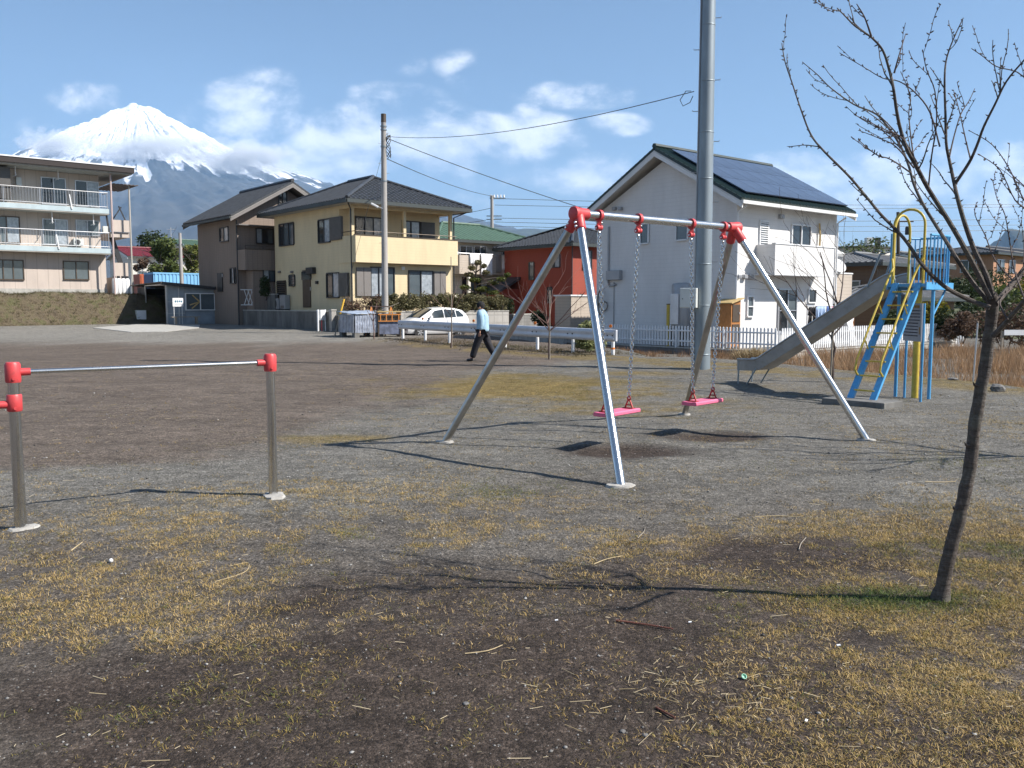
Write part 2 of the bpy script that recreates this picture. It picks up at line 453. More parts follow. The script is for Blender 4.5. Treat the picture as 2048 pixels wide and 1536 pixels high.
W_TAN = wall_mat('tan_wall', (0.50, 0.43, 0.36), 0.16, 0.2)
W_PALE = wall_mat('pale_plaster', (0.66, 0.63, 0.57), 0.3, 0.15)
W_BRK = wall_mat('orange_brick_tile', (0.46, 0.24, 0.14), 0.1, 0.3, 0.25)
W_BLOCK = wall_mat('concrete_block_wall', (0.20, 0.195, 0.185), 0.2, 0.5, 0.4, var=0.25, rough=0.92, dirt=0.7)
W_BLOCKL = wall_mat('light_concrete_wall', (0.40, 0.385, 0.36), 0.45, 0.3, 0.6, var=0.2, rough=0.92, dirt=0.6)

def foliage_mat(name, col, col2, rough=0.6):
    t = NT(name)
    a = t.new('ShaderNodeAttribute', attribute_name='tint')
    c = t.ramp(a.outputs['Fac'], [(0.0, col), (1.0, col2)])
    t.l.new(c, t.b.inputs['Base Color']); t.b.inputs['Roughness'].default_value = rough
    t.b.inputs['Specular IOR Level'].default_value = 0.3
    tr = t.new('ShaderNodeBsdfTranslucent'); t.l.new(c, tr.inputs['Color'])
    mx = t.new('ShaderNodeMixShader'); mx.inputs[0].default_value = 0.25
    t.l.new(t.b.outputs[0], mx.inputs[1]); t.l.new(tr.outputs[0], mx.inputs[2]); t.l.new(mx.outputs[0], t.out.inputs[0])
    return t.m
M['leaf_hedge'] = foliage_mat('hedge_leaves', (0.06, 0.062, 0.026), (0.24, 0.215, 0.11))
M['leaf_brown'] = foliage_mat('winter_hedge_leaves', (0.07, 0.045, 0.03), (0.20, 0.13, 0.09))
M['leaf_dark'] = foliage_mat('evergreen_leaves', (0.014, 0.026, 0.010), (0.06, 0.085, 0.03))
M['leaf_pine'] = foliage_mat('pine_needles', (0.045, 0.065, 0.016), (0.17, 0.19, 0.05))
M['leaf_green'] = foliage_mat('green_leaves', (0.04, 0.07, 0.018), (0.17, 0.20, 0.06))
M['leaf_yellow'] = foliage_mat('yellow_green_leaves', (0.08, 0.09, 0.012), (0.30, 0.25, 0.03))
M['leaf_varieg'] = foliage_mat('variegated_leaves', (0.07, 0.10, 0.03), (0.42, 0.42, 0.20))
M['reed'] = foliage_mat('dry_reed', (0.16, 0.085, 0.045), (0.42, 0.27, 0.15))
M['straw'] = foliage_mat('pale_straw', (0.34, 0.27, 0.15), (0.66, 0.56, 0.38))
def grass_mat():
    t = NT('winter_grass'); a = t.new('ShaderNodeAttribute', attribute_name='tint')
    c = t.ramp(a.outputs['Fac'], [(0.0, (0.54, 0.41, 0.21)), (0.22, (0.41, 0.27, 0.092)), (0.48, (0.26, 0.195, 0.05)), (0.8, (0.10, 0.125, 0.03)), (1.0, (0.055, 0.095, 0.018))])
    t.l.new(c, t.b.inputs['Base Color']); t.b.inputs['Roughness'].default_value = .7; t.b.inputs['Specular IOR Level'].default_value = .25
    return t.m
M['grass'] = grass_mat()
M['container_shade'] = mat('container_shade', (0.045, 0.085, 0.20), 0.5, 0, 0.12, 1.5)
M['leaf_yellow_g'] = foliage_mat('bamboo_leaves', (0.06, 0.085, 0.02), (0.26, 0.26, 0.07))
M['straw_dark'] = foliage_mat('pampas_blades', (0.20, 0.145, 0.075), (0.50, 0.40, 0.24))
M['bankgrass'] = foliage_mat('bank_grass', (0.14, 0.10, 0.06), (0.06, 0.07, 0.022))
M['pebble'] = foliage_mat('pebble_stone', (0.09, 0.085, 0.08), (0.48, 0.47, 0.45))
M['pebble_grey'] = mat('grey_stone', (0.15, 0.145, 0.14), 0.9, 0, 0.25, 30.0, 0.4, 60)
M['redstick'] = mat('reddish_stick', (0.14, 0.05, 0.032), 0.75, 0, 0.25, 30.0, 0.4, 90)
M['paleshaft'] = mat('pale_stalk', (0.48, 0.38, 0.22), 0.8, 0, 0.2, 30.0)
M['mint'] = mat('mint_plastic', (0.32, 0.62, 0.46), 0.4, 0, 0.05)
M['field'] = mat('field_grass', (0.075, 0.085, 0.035), 0.95, 0, 0.4, 0.25, 0.6, 3)
W_BRNW = wall_mat('dark_wood_wall', (0.17, 0.115, 0.075), 0.2, 0.3)
M['bronze_dark'] = mat('dark_bronze_gutter', (0.035, 0.026, 0.024), 0.5, 0.1, 0.1)

def bark_mat(name, dark, light):
    t = NT(name); v = t.coord('Object', (1, 1, 5.0)); n1 = t.noise(v, 9.0, 7.0, .7); n2 = t.noise(t.coord('Object'), 5.0, 6.0, .65); n3 = t.noise(t.coord('Object', (1, 1, .5)), 60.0, 5.0, .7)
    c = t.ramp(n1, [(.32, dark), (.55, tuple((a + b) / 2 for a, b in zip(dark, light))), (.72, light)])
    c = t.mix(t.math('MULTIPLY', t.ramp(n2, [(.5, 0.0), (.68, 1.0)]), .55), c, (.20, .20, .16)); c = t.mix(1.0, c, t.ramp(n3, [(.3, .6), (.7, 1.3)]), 'MULTIPLY')
    t.l.new(c, t.b.inputs['Base Color']); t.b.inputs['Roughness'].default_value = .8
    t.bump(t.math('ADD', n1, t.math('MULTIPLY', n3, .6)), .9, .012); return t.m
M['bark'] = bark_mat('cherry_bark_banded', (.045, .034, .028), (.17, .14, .12))
# ================================================================== THE SETTING
M['ground_plain'] = mat('yard_soil', (0.15, 0.14, 0.125), 0.95, 0, 0.3, 2.0, 0.6, 30)
rng = np.random.RandomState(11)

# ---------------------------------------------------------------- ground sheet
def axis(dense_lo, dense_hi, step, far_lo, far_hi, grow=1.22):
    a = list(np.arange(dense_lo, dense_hi + 1e-6, step))
    s = step
    while a[-1] < far_hi: s *= grow; a.append(min(a[-1] + s, far_hi))
    s = step; b = []
    x = dense_lo
    while x > far_lo: s *= grow; x = max(x - s, far_lo); b.append(x)
    return np.array(b[::-1] + a)
gx = axis(-9.0, 11.0, 0.085, -26000, 26000)
gy = axis(2.4, 26.0, 0.085, -2500, 12000)
GX, GY = np.meshgrid(gx, gy)

def ground_masks(x, y):
    n1 = fbm(x * 0.55, y * 0.55, 3, 5); n2 = fbm(x * 1.7, y * 1.7, 9, 4); n3 = fbm(x * 5.0, y * 5.0, 15, 3)
    edge = np.interp(y, [0, 7.6, 8.3, 8.8, 11, 16, 21, 25, 40], [-30, -9, -5.2, -3.7, -2.6, -1.5, -0.9, 2.2, 4.0])
    soil = S(1.1, -1.1, x - edge - (n1 - 0.5) * 3.4 - (n3 - .5) * 1.2)
    dark = S(1.15, 0.55, np.hypot((x + 0.1) / 2.3, (y - 3.1) / 2.0) + (n2 - 0.5) * 1.1)
    dark = np.maximum(dark, S(1.1, 0.4, np.hypot((x - 1.75) / 0.7, (y - 5.5) / 0.45) + (n2 - .5) * 1.3))
    dark = np.maximum(dark, 0.85 * S(1.1, 0.2, np.hypot((x - 0.2) / 2.0, (y - 4.7) / 0.8) + (n2 - .5) * 1.2))
    dark = np.maximum(dark, S(1.2, 0.35, np.hypot((x - 1.22) / 0.85, (y - 9.5) / 0.55) + (n2 - .5) * .6))
    dark = np.maximum(dark, S(1.2, 0.35, np.hypot((x - 2.45) / 0.85, (y - 10.6) / 0.5) + (n2 - .5) * .6))
    moss = S(1.1, 0.3, np.hypot((x - 0.7) / 3.5, (y - 16.8) / 3.5) + (n1 - 0.5) * 1.6 + (n3 - .5) * .8)
    moss = np.maximum(moss, 0.75 * S(1.1, 0.3, np.hypot((x - 2.6) / 1.6, (y - 20.2) / 1.0) + (n1 - .5) * 1.2))
    moss = np.maximum(moss, 0.7 * S(0.45, 0.62, n1) * S(6, 8.5, x + (y - 12) * -0.15) * S(24, 12, y))
    moss = np.maximum(moss, 0.7 * S(1.1, 0.3, np.hypot((x + 2.2) / 0.9, (y - 10.4) / 0.35) + (n2 - .5)))
    gr_line = (y - 26.5) + (x - 3.2) * 1.33       # strip of grass along the guardrail
    moss = np.maximum(moss, 0.75 * S(3.0, 1.2, np.abs(gr_line + 1.2)) * S(-7, -4, x) * S(0.35, 0.55, n2))
    road = S(33, 37.5, y + (n1 - .5) * 5) * S(-3.0, -7, x - (y - 36) * 0.1)
    return soil, dark, moss, road, n1, n2, n3

soil, dark, moss, road, n1, n2, n3 = ground_masks(GX, GY)
C = lambda *c: np.array(c)[None, None, :]
col = C(.142, .140, .132) * (0.80 + 0.42 * n2[..., None])
col = col * (1 - soil[..., None]) + soil[..., None] * C(.128, .108, .094) * (0.72 + 0.55 * n2[..., None])
far_mix = S(30, 60, GY)[..., None]
col = col * (1 - road[..., None]) + road[..., None] * C(.21, .207, .195) * (0.8 + 0.4 * n1[..., None])
brown = (np.maximum(S(8.5, 4.0, GY + (n1 - .5) * 5) * 0.7, .85 * S(7.0, 5.6, GY + (n2 - .5) * 2) * S(-.2, 1.2, GX + (n1 - .5) * 2)))[..., None]
col = col * (1 - brown) + brown * C(.078, .063, .053)
col = col * (1 - dark[..., None]) + dark[..., None] * C(.054, .043, .037) * (0.8 + .4 * n3[..., None])
col = col * (1 - .95 * moss[..., None]) + .95 * moss[..., None] * (C(.165, .126, .048) * (0.65 + 0.7 * n3[..., None]))
hf = np.zeros_like(GX)
near = S(40, 20, GY) * S(-16, -9, GX) * S(18, 11, GX)
hf += near * ((n1 - .5) * 0.07 + (n2 - .5) * 0.035 + (n3 - .5) * 0.016 + (fbm(GX * 12, GY * 12, 33, 2) - .5) * 0.012 * S(14, 7, GY))
hf -= 0.05 * S(1.0, .2, np.hypot((GX - 1.22) / .8, (GY - 9.5) / .5)) + 0.045 * S(1.0, .2, np.hypot((GX - 2.45) / .8, (GY - 10.6) / .5))
GZ = gz(GX, GY) + hf
GZ = np.where((np.abs(GX) > 200) | (GY > 300) | (GY < -100), np.minimum(GZ, -0.05) * 0 - 0.05 + 0.0, GZ)
col = col * np.array([1.11, 1.07, 1.01])[None, None, :]
ny, nx = GX.shape
idx = np.arange(nx * ny).reshape(ny, nx)
quads = np.stack([idx[:-1, :-1], idx[:-1, 1:], idx[1:, 1:], idx[1:, :-1]], -1).reshape(-1, 4)

t = NT('park_ground')
a = t.new('ShaderNodeAttribute', attribute_name='earth')
vec = t.coord('Object')
f1 = t.noise(vec, 55.0, 6.0, 0.72); f2 = t.noise(vec, 9.0, 5.0, 0.6); f3 = t.noise(vec, 210.0, 2.0, 0.6)
c = t.mix(1.0, a.outputs['Color'], t.ramp(f1, [(0.30, 0.45), (0.52, 0.98), (0.72, 1.55)]), 'MULTIPLY')
c = t.mix(1.0, c, t.ramp(f2, [(0.3, 0.74), (0.7, 1.22)]), 'MULTIPLY')
f4 = t.noise(t.coord('Object', (0.8, 1.6, 1.0)), 2.3, 9.0, 0.74, 0.6)
c = t.mix(1.0, c, t.ramp(f4, [(0.32, 0.66), (0.5, 1.0), (0.68, 1.22)]), 'MULTIPLY')
vo = t.new('ShaderNodeTexVoronoi'); vo.inputs['Scale'].default_value = 46.0; t.l.new(vec, vo.inputs['Vector'])
vo2 = t.new('ShaderNodeTexVoronoi'); vo2.inputs['Scale'].default_value = 120.0; t.l.new(vec, vo2.inputs['Vector'])
wn_ = t.new('ShaderNodeTexWhiteNoise'); t.l.new(vo.outputs['Position'], wn_.inputs['Vector'])
wn2 = t.new('ShaderNodeTexWhiteNoise'); t.l.new(vo2.outputs['Position'], wn2.inputs['Vector'])
c = t.mix(1.0, c, t.ramp(wn2.outputs['Value'], [(0.0, 0.62), (0.6, 0.98), (0.9, 1.25), (1.0, 1.9)]), 'MULTIPLY')
c = t.mix(1.0, c, t.ramp(wn_.outputs['Value'], [(0.0, 0.70), (0.6, 1.0), (1.0, 1.32)]), 'MULTIPLY')
speck = t.math('MULTIPLY', t.math('LESS_THAN', vo.outputs['Distance'], 0.22), t.math('GREATER_THAN', wn_.outputs['Value'], 0.90))
c = t.mix(t.math('MULTIPLY', speck, 0.55), c, (0.30, 0.29, 0.27))
t.l.new(c, t.b.inputs['Base Color']); t.b.inputs['Roughness'].default_value = 0.95; t.b.inputs['Specular IOR Level'].default_value = 0.2
hh = t.math('ADD', t.math('MULTIPLY', f1, 1.0), t.math('ADD', t.math('MULTIPLY', f2, 1.6), t.math('ADD', t.math('MULTIPLY', f3, .35), t.math('MULTIPLY', speck, .5))))
hh = t.math('SUBTRACT', hh, t.math('ADD', t.math('MULTIPLY', vo2.outputs['Distance'], .45), t.math('MULTIPLY', vo.outputs['Distance'], .5)))
t.bump(hh, 0.6, 0.020)
M['ground'] = t.m
ground = np_mesh('ground', np.stack([GX, GY, GZ], -1).reshape(-1, 3), quads, M['ground'], smooth=True,
                 attrs={'earth': ('FLOAT_COLOR', np.concatenate([col, np.ones_like(col[..., :1])], -1).reshape(-1, 4))})
tag(ground, 'park ground of grey gravel and brown soil with worn grass', kind='structure')
_gxi, _gyi = gx, gy
def gh(x, y):
    """ground height with its small bumps (bilinear)"""
    x = np.asarray(x, float); y = np.asarray(y, float)
    i = np.clip(np.searchsorted(_gxi, x) - 1, 0, nx - 2); j = np.clip(np.searchsorted(_gyi, y) - 1, 0, ny - 2)
    u = (x - _gxi[i]) / (_gxi[i + 1] - _gxi[i]); v = (y - _gyi[j]) / (_gyi[j + 1] - _gyi[j])
    return (GZ[j, i] * (1 - u) + GZ[j, i + 1] * u) * (1 - v) + (GZ[j + 1, i] * (1 - u) + GZ[j + 1, i + 1] * u) * v
def ghf(x, y): return float(gh(x, y))

# ---------------------------------------------------------------- the snow mountain
MY = 15000.0
px_m = MY / F_PX * 1.005
summit = D(270, 209, MY)
nr, nt_ = 330, 560
rr = np.concatenate([np.linspace(0, 2600, 190), np.linspace(2600, 7000, 90)[1:], np.linspace(7000, 13800, 30)[1:]])
nr = len(rr)
th = np.linspace(R(150), R(390), nt_)          # the side that faces the park
RR, TH = np.meshgrid(rr, th, indexing='ij')
XX = RR * np.cos(TH); YY = RR * np.sin(TH)
right = 0.5 + 0.5 * np.cos(TH)                 # 1 on the right flank, 0 on the left
kr = np.array([0, 22, 42, 92, 156, 219, 277, 340, 392, 637, 890, 1300, 1620]) * px_m
hr = -np.array([0, 6, 13, 40, 75, 107, 131, 148, 168, 229, 285, 375, 412]) * px_m
kl = np.array([0, 12, 52, 98, 153, 203, 300, 420, 560, 800, 1200, 1620]) * px_m * .84
hl = -np.array([0, 2, 22, 44, 74, 99, 150, 205, 255, 310, 385, 412]) * px_m
H = np.interp(RR, kr, hr) * right + np.interp(RR, kl, hl) * (1 - right)
tn = TH * 14.0 + 40
rad = RR / 1000.0
gul = fbm(tn + (fbm(rad * 1.3, tn * .3, 71) - .5) * 1.2, rad * 0.5, 51, 5, 0.6)
gul2 = fbm(tn * 4.5, rad * 0.9 + 7, 61, 4, 0.6)
amp = S(80, 1500, RR)
H = H + amp * ((gul - .5) * 200 + (gul2 - .5) * 100)
H = H + (fbm(XX / 140.0, YY / 140.0, 77, 5, .6) - .5) * 110 * S(0, 300, RR)
H = H + 26 * S(110, 40, np.hypot(XX + 40, YY)) + 22 * S(90, 20, np.hypot(XX - 250, YY))
ZZ = np.maximum(summit.z + H, -0.6)
# snow: full above, then only in the gullies
alt = (summit.z + H)
line = 2130 - 330 * right
snow = S(-330, 260, alt - line + (0.5 - gul) * 1500 + (0.5 - gul2) * 620)
rock = S(0.60, 0.74, fbm(tn * 3.0, rad * 3.0, 91, 5, .62)) * S(3500, 2300, alt)
snow = snow * (1 - 0.75 * rock)
t = NT('snow_mountain')
a = t.new('ShaderNodeAttribute', attribute_name='snow')
nse = t.noise(t.coord('Object', (0.004, 0.004, 0.004)), 1.0, 6.0, 0.65)
gcol = t.ramp(t.noise(t.coord('Object', (0.0011, 0.0011, 0.0011)), 1.0, 7.0, 0.6), [(0.3, (0.035, 0.042, 0.048)), (0.7, (0.085, 0.085, 0.082))])
sf = t.ramp(t.math('ADD', a.outputs['Fac'], t.math('MULTIPLY', t.math('SUBTRACT', nse, 0.5), 0.5)), [(0.38, 0.0), (0.62, 1.0)])
t.l.new(t.mix(sf, gcol, (0.80, 0.82, 0.86)), t.b.inputs['Base Color'])
t.b.inputs['Roughness'].default_value = 0.85; t.b.inputs['Specular IOR Level'].default_value = 0.1
nt2 = len(th)
idm = np.arange(nr * nt2).reshape(nr, nt2)
qm = np.stack([idm[:-1, :-1], idm[1:, :-1], idm[1:, 1:], idm[:-1, 1:]], -1).reshape(-1, 4)
mtn = np_mesh('mountain', np.stack([XX + summit.x, YY + summit.y, ZZ], -1).reshape(-1, 3), qm, t.m, smooth=True,
              attrs={'snow': ('FLOAT', snow.ravel())})
tag(mtn, 'snow capped volcanic cone with bare bluish lower slopes', kind='structure')

# far ridge at the foot of the cone and the hill far right
def ridge(name, label, pts, depth, back, mt):
    """a long hill: crest given as photograph points at a distance, with real slopes on both sides"""
    crest = [D(px, py, depth) for px, py in pts]
    n = 120; m = 22
    xs = np.linspace(crest[0].x, crest[-1].x, n)
    cz = np.interp(xs, [c.x for c in crest], [c.z for c in crest])
    ys = np.linspace(-1, 1, m)
    X2, T2 = np.meshgrid(xs, ys, indexing='ij')
    prof = np.cos(T2 * math.pi / 2) ** 1.15
    Y2 = depth + T2 * back
    n_ = fbm(X2 / (back * .25), Y2 / (back * .25), 5, 5)
    Z2 = np.maximum(cz[:, None] * prof * (0.86 + .28 * n_), -0.3) * 1.0
    ii = np.arange(n * m).reshape(n, m)
    q = np.stack([ii[:-1, :-1], ii[1:, :-1], ii[1:, 1:], ii[:-1, 1:]], -1).reshape(-1, 4)
    return tag(np_mesh(name, np.stack([X2, Y2, Z2], -1).reshape(-1, 3), q, mt, smooth=True), label, kind='structure')
M['wood_far'] = mat('distant_woodland', (0.045, 0.055, 0.035), 0.9, 0, 0.5, 0.012)
ridge('hill', 'long wooded foothill below the mountain', [(200, 560), (420, 520), (640, 480), (850, 447), (960, 452), (1060, 462), (1180, 468), (1320, 490), (1500, 540), (1700, 585)], 9000, 1500, M['wood_far'])
ridge('hill', 'single blue hill on the far right skyline', [(1935, 606), (1950, 560), (1985, 500), (2010, 470), (2035, 462), (2070, 464), (2130, 480), (2210, 530), (2310, 595)], 6000, 450, M['wood_far'])

# ---------------------------------------------------------------- cloud bank hanging on the slope
t = NT('cloud_vapour')
t.n.remove(t.b)
pv = t.new('ShaderNodeVolumePrincipled')
pv.inputs['Color'].default_value = (0.97, 0.98, 1.0, 1); pv.inputs['Anisotropy'].default_value = 0.0
vec = t.coord('Object')
grad = t.new('ShaderNodeVectorMath', operation='LENGTH'); t.l.new(vec, grad.inputs[0])
nv = t.noise(t.coord('Object', (1.7, 1.2, 0.9)), 2.1, 6.0, 0.66, 0.4)
dn = t.math('SUBTRACT', t.math('ADD', t.math('SUBTRACT', 1.0, grad.outputs['Value']), t.math('MULTIPLY', t.math('SUBTRACT', nv, 0.5), 2.6)), 0.30)
t.l.new(t.math('MULTIPLY', t.math('MULTIPLY', t.math('MINIMUM', t.math('MAXIMUM', dn, 0.0), 0.5), 2.0), 0.010), pv.inputs['Density'])
t.l.new(pv.outputs[0], t.out.inputs['Volume'])
def cloud(label, px, py, Y, rx, ry, rz):
    mb = MB(); prof = [(math.sin(a), -math.cos(a)) for a in np.linspace(0.02, math.pi - 0.02, 14)]
    mb.lathe(prof, 28)
    o = mb.build('cloud', t.m, smooth=True)
    o.location = D(px, py, Y); o.scale = (rx, ry, rz)
    return tag(o, label, 'cloud', kind='stuff')
cloud('grey cloud bank lying across the middle of the snowy cone', 285, 296, 12500, 1400, 440, 310)
cloud('thin cloud trailing off the shaded shoulder of the snowy cone', 110, 292, 12700, 700, 320, 330)
cloud('white cloud curling over the sunlit shoulder of the snowy cone', 480, 318, 12300, 1050, 380, 360)

# ---------------------------------------------------------------- haze
t = NT('air'); t.n.remove(t.b)
pv = t.new('ShaderNodeVolumePrincipled')
pv.inputs['Color'].default_value = (0.42, 0.67, 1.0, 1)
pv.inputs['Density'].default_value = 4.0e-5
pv.inputs['Anisotropy'].default_value = 0.1
t.l.new(pv.outputs[0], t.out.inputs['Volume'])
mb = MB(); mb.box((-27500, -2900, -1.75), (27500, 26500, 3900))
hz = mb.build('haze', t.m)
tag(hz, 'thin blue air between the park and the mountain', kind='stuff')
# ================================================================== BUILDINGS
class Face:
    """a vertical wall plane of a house: A runs along local x and looks to -y, B runs along local y and looks to -x"""
    def __init__(self, root, kind, off=0.0):
        self.root, self.kind, self.off = root, kind, off
        rz = root.rotation_euler.z; u = Vector((math.cos(rz), math.sin(rz), 0)); v = Vector((-math.sin(rz), math.cos(rz), 0))
        o = Vector(root.location)
        self.O = o + (v if kind == 'A' else u) * off; self.d = u if kind == 'A' else v
    def at(self, px, py):
        rx, ry, rz = ray(px, py); k = rx / ry
        s = (k * self.O.y - self.O.x) / (self.d.x - k * self.d.y)
        Y = self.O.y + self.d.y * s
        return s, EYE + rz / ry * Y - self.O.z
    def rect(self, x0, y0, x1, y1):
        (s0, za), (s1, zb) = self.at(x0, (y0 + y1) / 2), self.at(x1, (y0 + y1) / 2)
        sm = (x0 + x1) / 2
        return s0, self.at(sm, y1)[1], s1, self.at(sm, y0)[1]
    def p(self, s, out, z):
        return Vector((s, self.off - out, z)) if self.kind == 'A' else Vector((self.off - out, s, z))
    def box(self, mb, s0, s1, z0, z1, o0, o1):
        a, b = self.p(s0, o0, z0), self.p(s1, o1, z1)
        mb.box((min(a.x, b.x), min(a.y, b.y), min(a.z, b.z)), (max(a.x, b.x), max(a.y, b.y), max(a.z, b.z)))
        return mb

def window(f, r, panes=('glass', 'curtain'), frame='dkgrey', fw=0.055, shutter=None, sill=True, name='window', px=True, bars=0):
    s0, z0, s1, z1 = f.rect(*r) if px else r
    mb = MB()
    f.box(mb, s0 - fw, s1 + fw, z1, z1 + fw, -0.02, 0.075); f.box(mb, s0 - fw, s1 + fw, z0 - fw, z0, -0.02, 0.10 if sill else 0.075)
    n = len(panes); w = (s1 - s0) / n
    for i in range(n + 1):
        x = s0 + w * i
        a, b = (x - fw, x) if i == 0 else ((x, x + fw) if i == n else (x - fw / 2, x + fw / 2))
        f.box(mb, a, b, z0 + 0.002, z1 - 0.002, -0.02, 0.07)
    o = mb.build(name, M[frame], f.root)
    for i, k in enumerate(panes):
        f.box(MB2 := MB(), s0 + w * i + 0.004, s0 + w * (i + 1) - 0.004, z0 + 0.004, z1 - 0.004, -0.015, 0.018 + 0.012 * (i % 2))
        MB2.build('pane', M[k], o)
    for k in range(bars):
        zz = z0 + (z1 - z0) * (k + 0.5) / bars
        f.box(bb := MB(), s0, s1, zz - 0.02, zz + 0.02, 0.05, 0.085); bb.build('slat', M[frame], o)
    if shutter:
        a0, b0, a1, b1 = f.rect(*shutter) if px else shutter
        f.box(sm := MB(), max(a0, s1 + fw + 0.004) if a0 > s0 else a0, a1, b0, b1, -0.01, 0.13); sm.build('shutter_box', M['shutter'], o, bevel=0.01)
    return o

def fbox(f, name, mt, r, o0, o1, px=True, bevel=0.0, parent=None):
    s0, z0, s1, z1 = f.rect(*r) if px else r
    mb = MB(); f.box(mb, s0, s1, z0, z1, o0, o1)
    return mb.build(name, M[mt] if isinstance(mt, str) else mt, parent or f.root, bevel=bevel)

def slope_ribs(mb, e0, e1, t0, t1, spacing, w, h, courses=0.0):
    e0, e1, t0, t1 = map(Vector, (e0, e1, t0, t1))
    d = (e1 - e0); L = d.length; d.normalize()
    a = (t0 - e0).dot(d); b = (t1 - e0).dot(d)
    upv = (t0 - e0) - d * a; hh = upv.length; upv.normalize()
    nrm = d.cross(upv)
    if nrm.z < 0: nrm = -nrm
    def ext(s):
        if a > 1e-6 and s < a: return hh * s / a
        if L - b > 1e-6 and s > b: return hh * (L - s) / (L - b)
        return hh
    n = int(L / spacing)
    for i in range(n):
        s = (i + 0.5) * L / n; q = ext(s)
        if q < 0.15: continue
        p0 = e0 + d * s; p1 = p0 + upv * (q - 0.03)
        mb.add([p0 - d * w / 2, p0 + nrm * h, p0 + d * w / 2, p1 - d * w / 2, p1 + nrm * h, p1 + d * w / 2],
               [(0, 1, 2), (3, 5, 4), (0, 3, 4, 1), (1, 4, 5, 2)])
    if courses:
        k = 1
        while k * courses < hh - 0.05:
            q = k * courses
            lo = a * q / hh if a > 0 else 0.0; hi = L - (L - b) * q / hh if L - b > 0 else L
            p0 = e0 + d * lo + upv * q; p1 = e0 + d * hi + upv * q
            mb.add([p0, p0 + nrm * 0.022, p0 + upv * 0.05, p1, p1 + nrm * 0.022, p1 + upv * 0.05], [(0, 1, 4, 3), (1, 2, 5, 4), (0, 2, 1), (3, 4, 5)])
            k += 1
    return mb

def slab(mb, pts, th):
    pts = [Vector(p) for p in pts]; n = (pts[1] - pts[0]).cross(pts[2] - pts[0]).normalized()
    if n.z < 0: n = -n
    return mb.prism([p - n * th for p in pts], n * th)

def hip_roof(root, x0, x1, y0, y1, ze, zr, along, mt, rib=0.28, ridge_inset=None, courses=0.28, name='roof', fascia='eave_dark'):
    """along 'x' or 'y': the ridge line"""
    if along == 'y':
        ins = (x1 - x0) / 2 if ridge_inset is None else ridge_inset
        r0 = Vector(((x0 + x1) / 2, y0 + ins, zr)); r1 = Vector(((x0 + x1) / 2, y1 - ins, zr))
        sl = [((x0, y0, ze), (x1, y0, ze), r0, r0), ((x0, y1, ze), (x0, y0, ze), r1, r0), ((x1, y0, ze), (x1, y1, ze), r0, r1), ((x1, y1, ze), (x0, y1, ze), r1, r1)]
    else:
        ins = (y1 - y0) / 2 if ridge_inset is None else ridge_inset
        r0 = Vector((x0 + ins, (y0 + y1) / 2, zr)); r1 = Vector((x1 - ins, (y0 + y1) / 2, zr))
        sl = [((x0, y0, ze), (x1, y0, ze), r0, r1), ((x0, y1, ze), (x0, y0, ze), r0, r0), ((x1, y0, ze), (x1, y1, ze), r1, r1), ((x1, y1, ze), (x0, y1, ze), r1, r0)]
    mb = MB()
    for e0, e1, t0, t1 in sl:
        pts = [Vector(e0), Vector(e1)] + ([t1] if (t0 - t1).length < 1e-4 else [t1, t0])
        slab(mb, pts, 0.10)
    o = mb.build(name, M[mt], root)
    rb = MB()
    for e0, e1, t0, t1 in sl: slope_ribs(rb, e0, e1, t0, t1, rib, rib * 0.55, 0.05, courses)
    tl = rb.build('roof_tiles', M[mt], o); tl['kind'] = 'stuff'
    rg = MB()
    cs = [Vector(p) for p in ((x0, y0, ze), (x1, y0, ze), (x1, y1, ze), (x0, y1, ze))]
    ends = [r0, r0, r1, r1] if along == 'y' else [r0, r1, r1, r0]
    for c, e in zip(cs, ends): rg.tube([c + Vector((0, 0, 0.04)), e + Vector((0, 0, 0.05))], 0.09, 6)
    if (r0 - r1).length > 0.05: rg.tube([r0 + Vector((0, 0, 0.06)), r1 + Vector((0, 0, 0.06))], 0.12, 6)
    rg.build('ridge', M[mt], o)
    fa = MB()
    fa.box((x0, y0 - 0.06, ze - 0.22), (x1, y0 + 0.03, ze - 0.03)); fa.box((x0 - 0.06, y0, ze - 0.222), (x0 + 0.03, y1, ze - 0.032))
    fa.box((x1 - 0.03, y0, ze - 0.222), (x1 + 0.06, y1, ze - 0.032)); fa.box((x0, y1 - 0.03, ze - 0.22), (x1, y1 + 0.06, ze - 0.03))
    fa.build('gutter', M[fascia], o)
    so = MB(); so.box((x0 + 0.04, y0 + 0.04, ze - 0.19), (x1 - 0.04, y1 - 0.04, ze - 0.14)); so.build('soffit', M['soffit'], o)
    return o

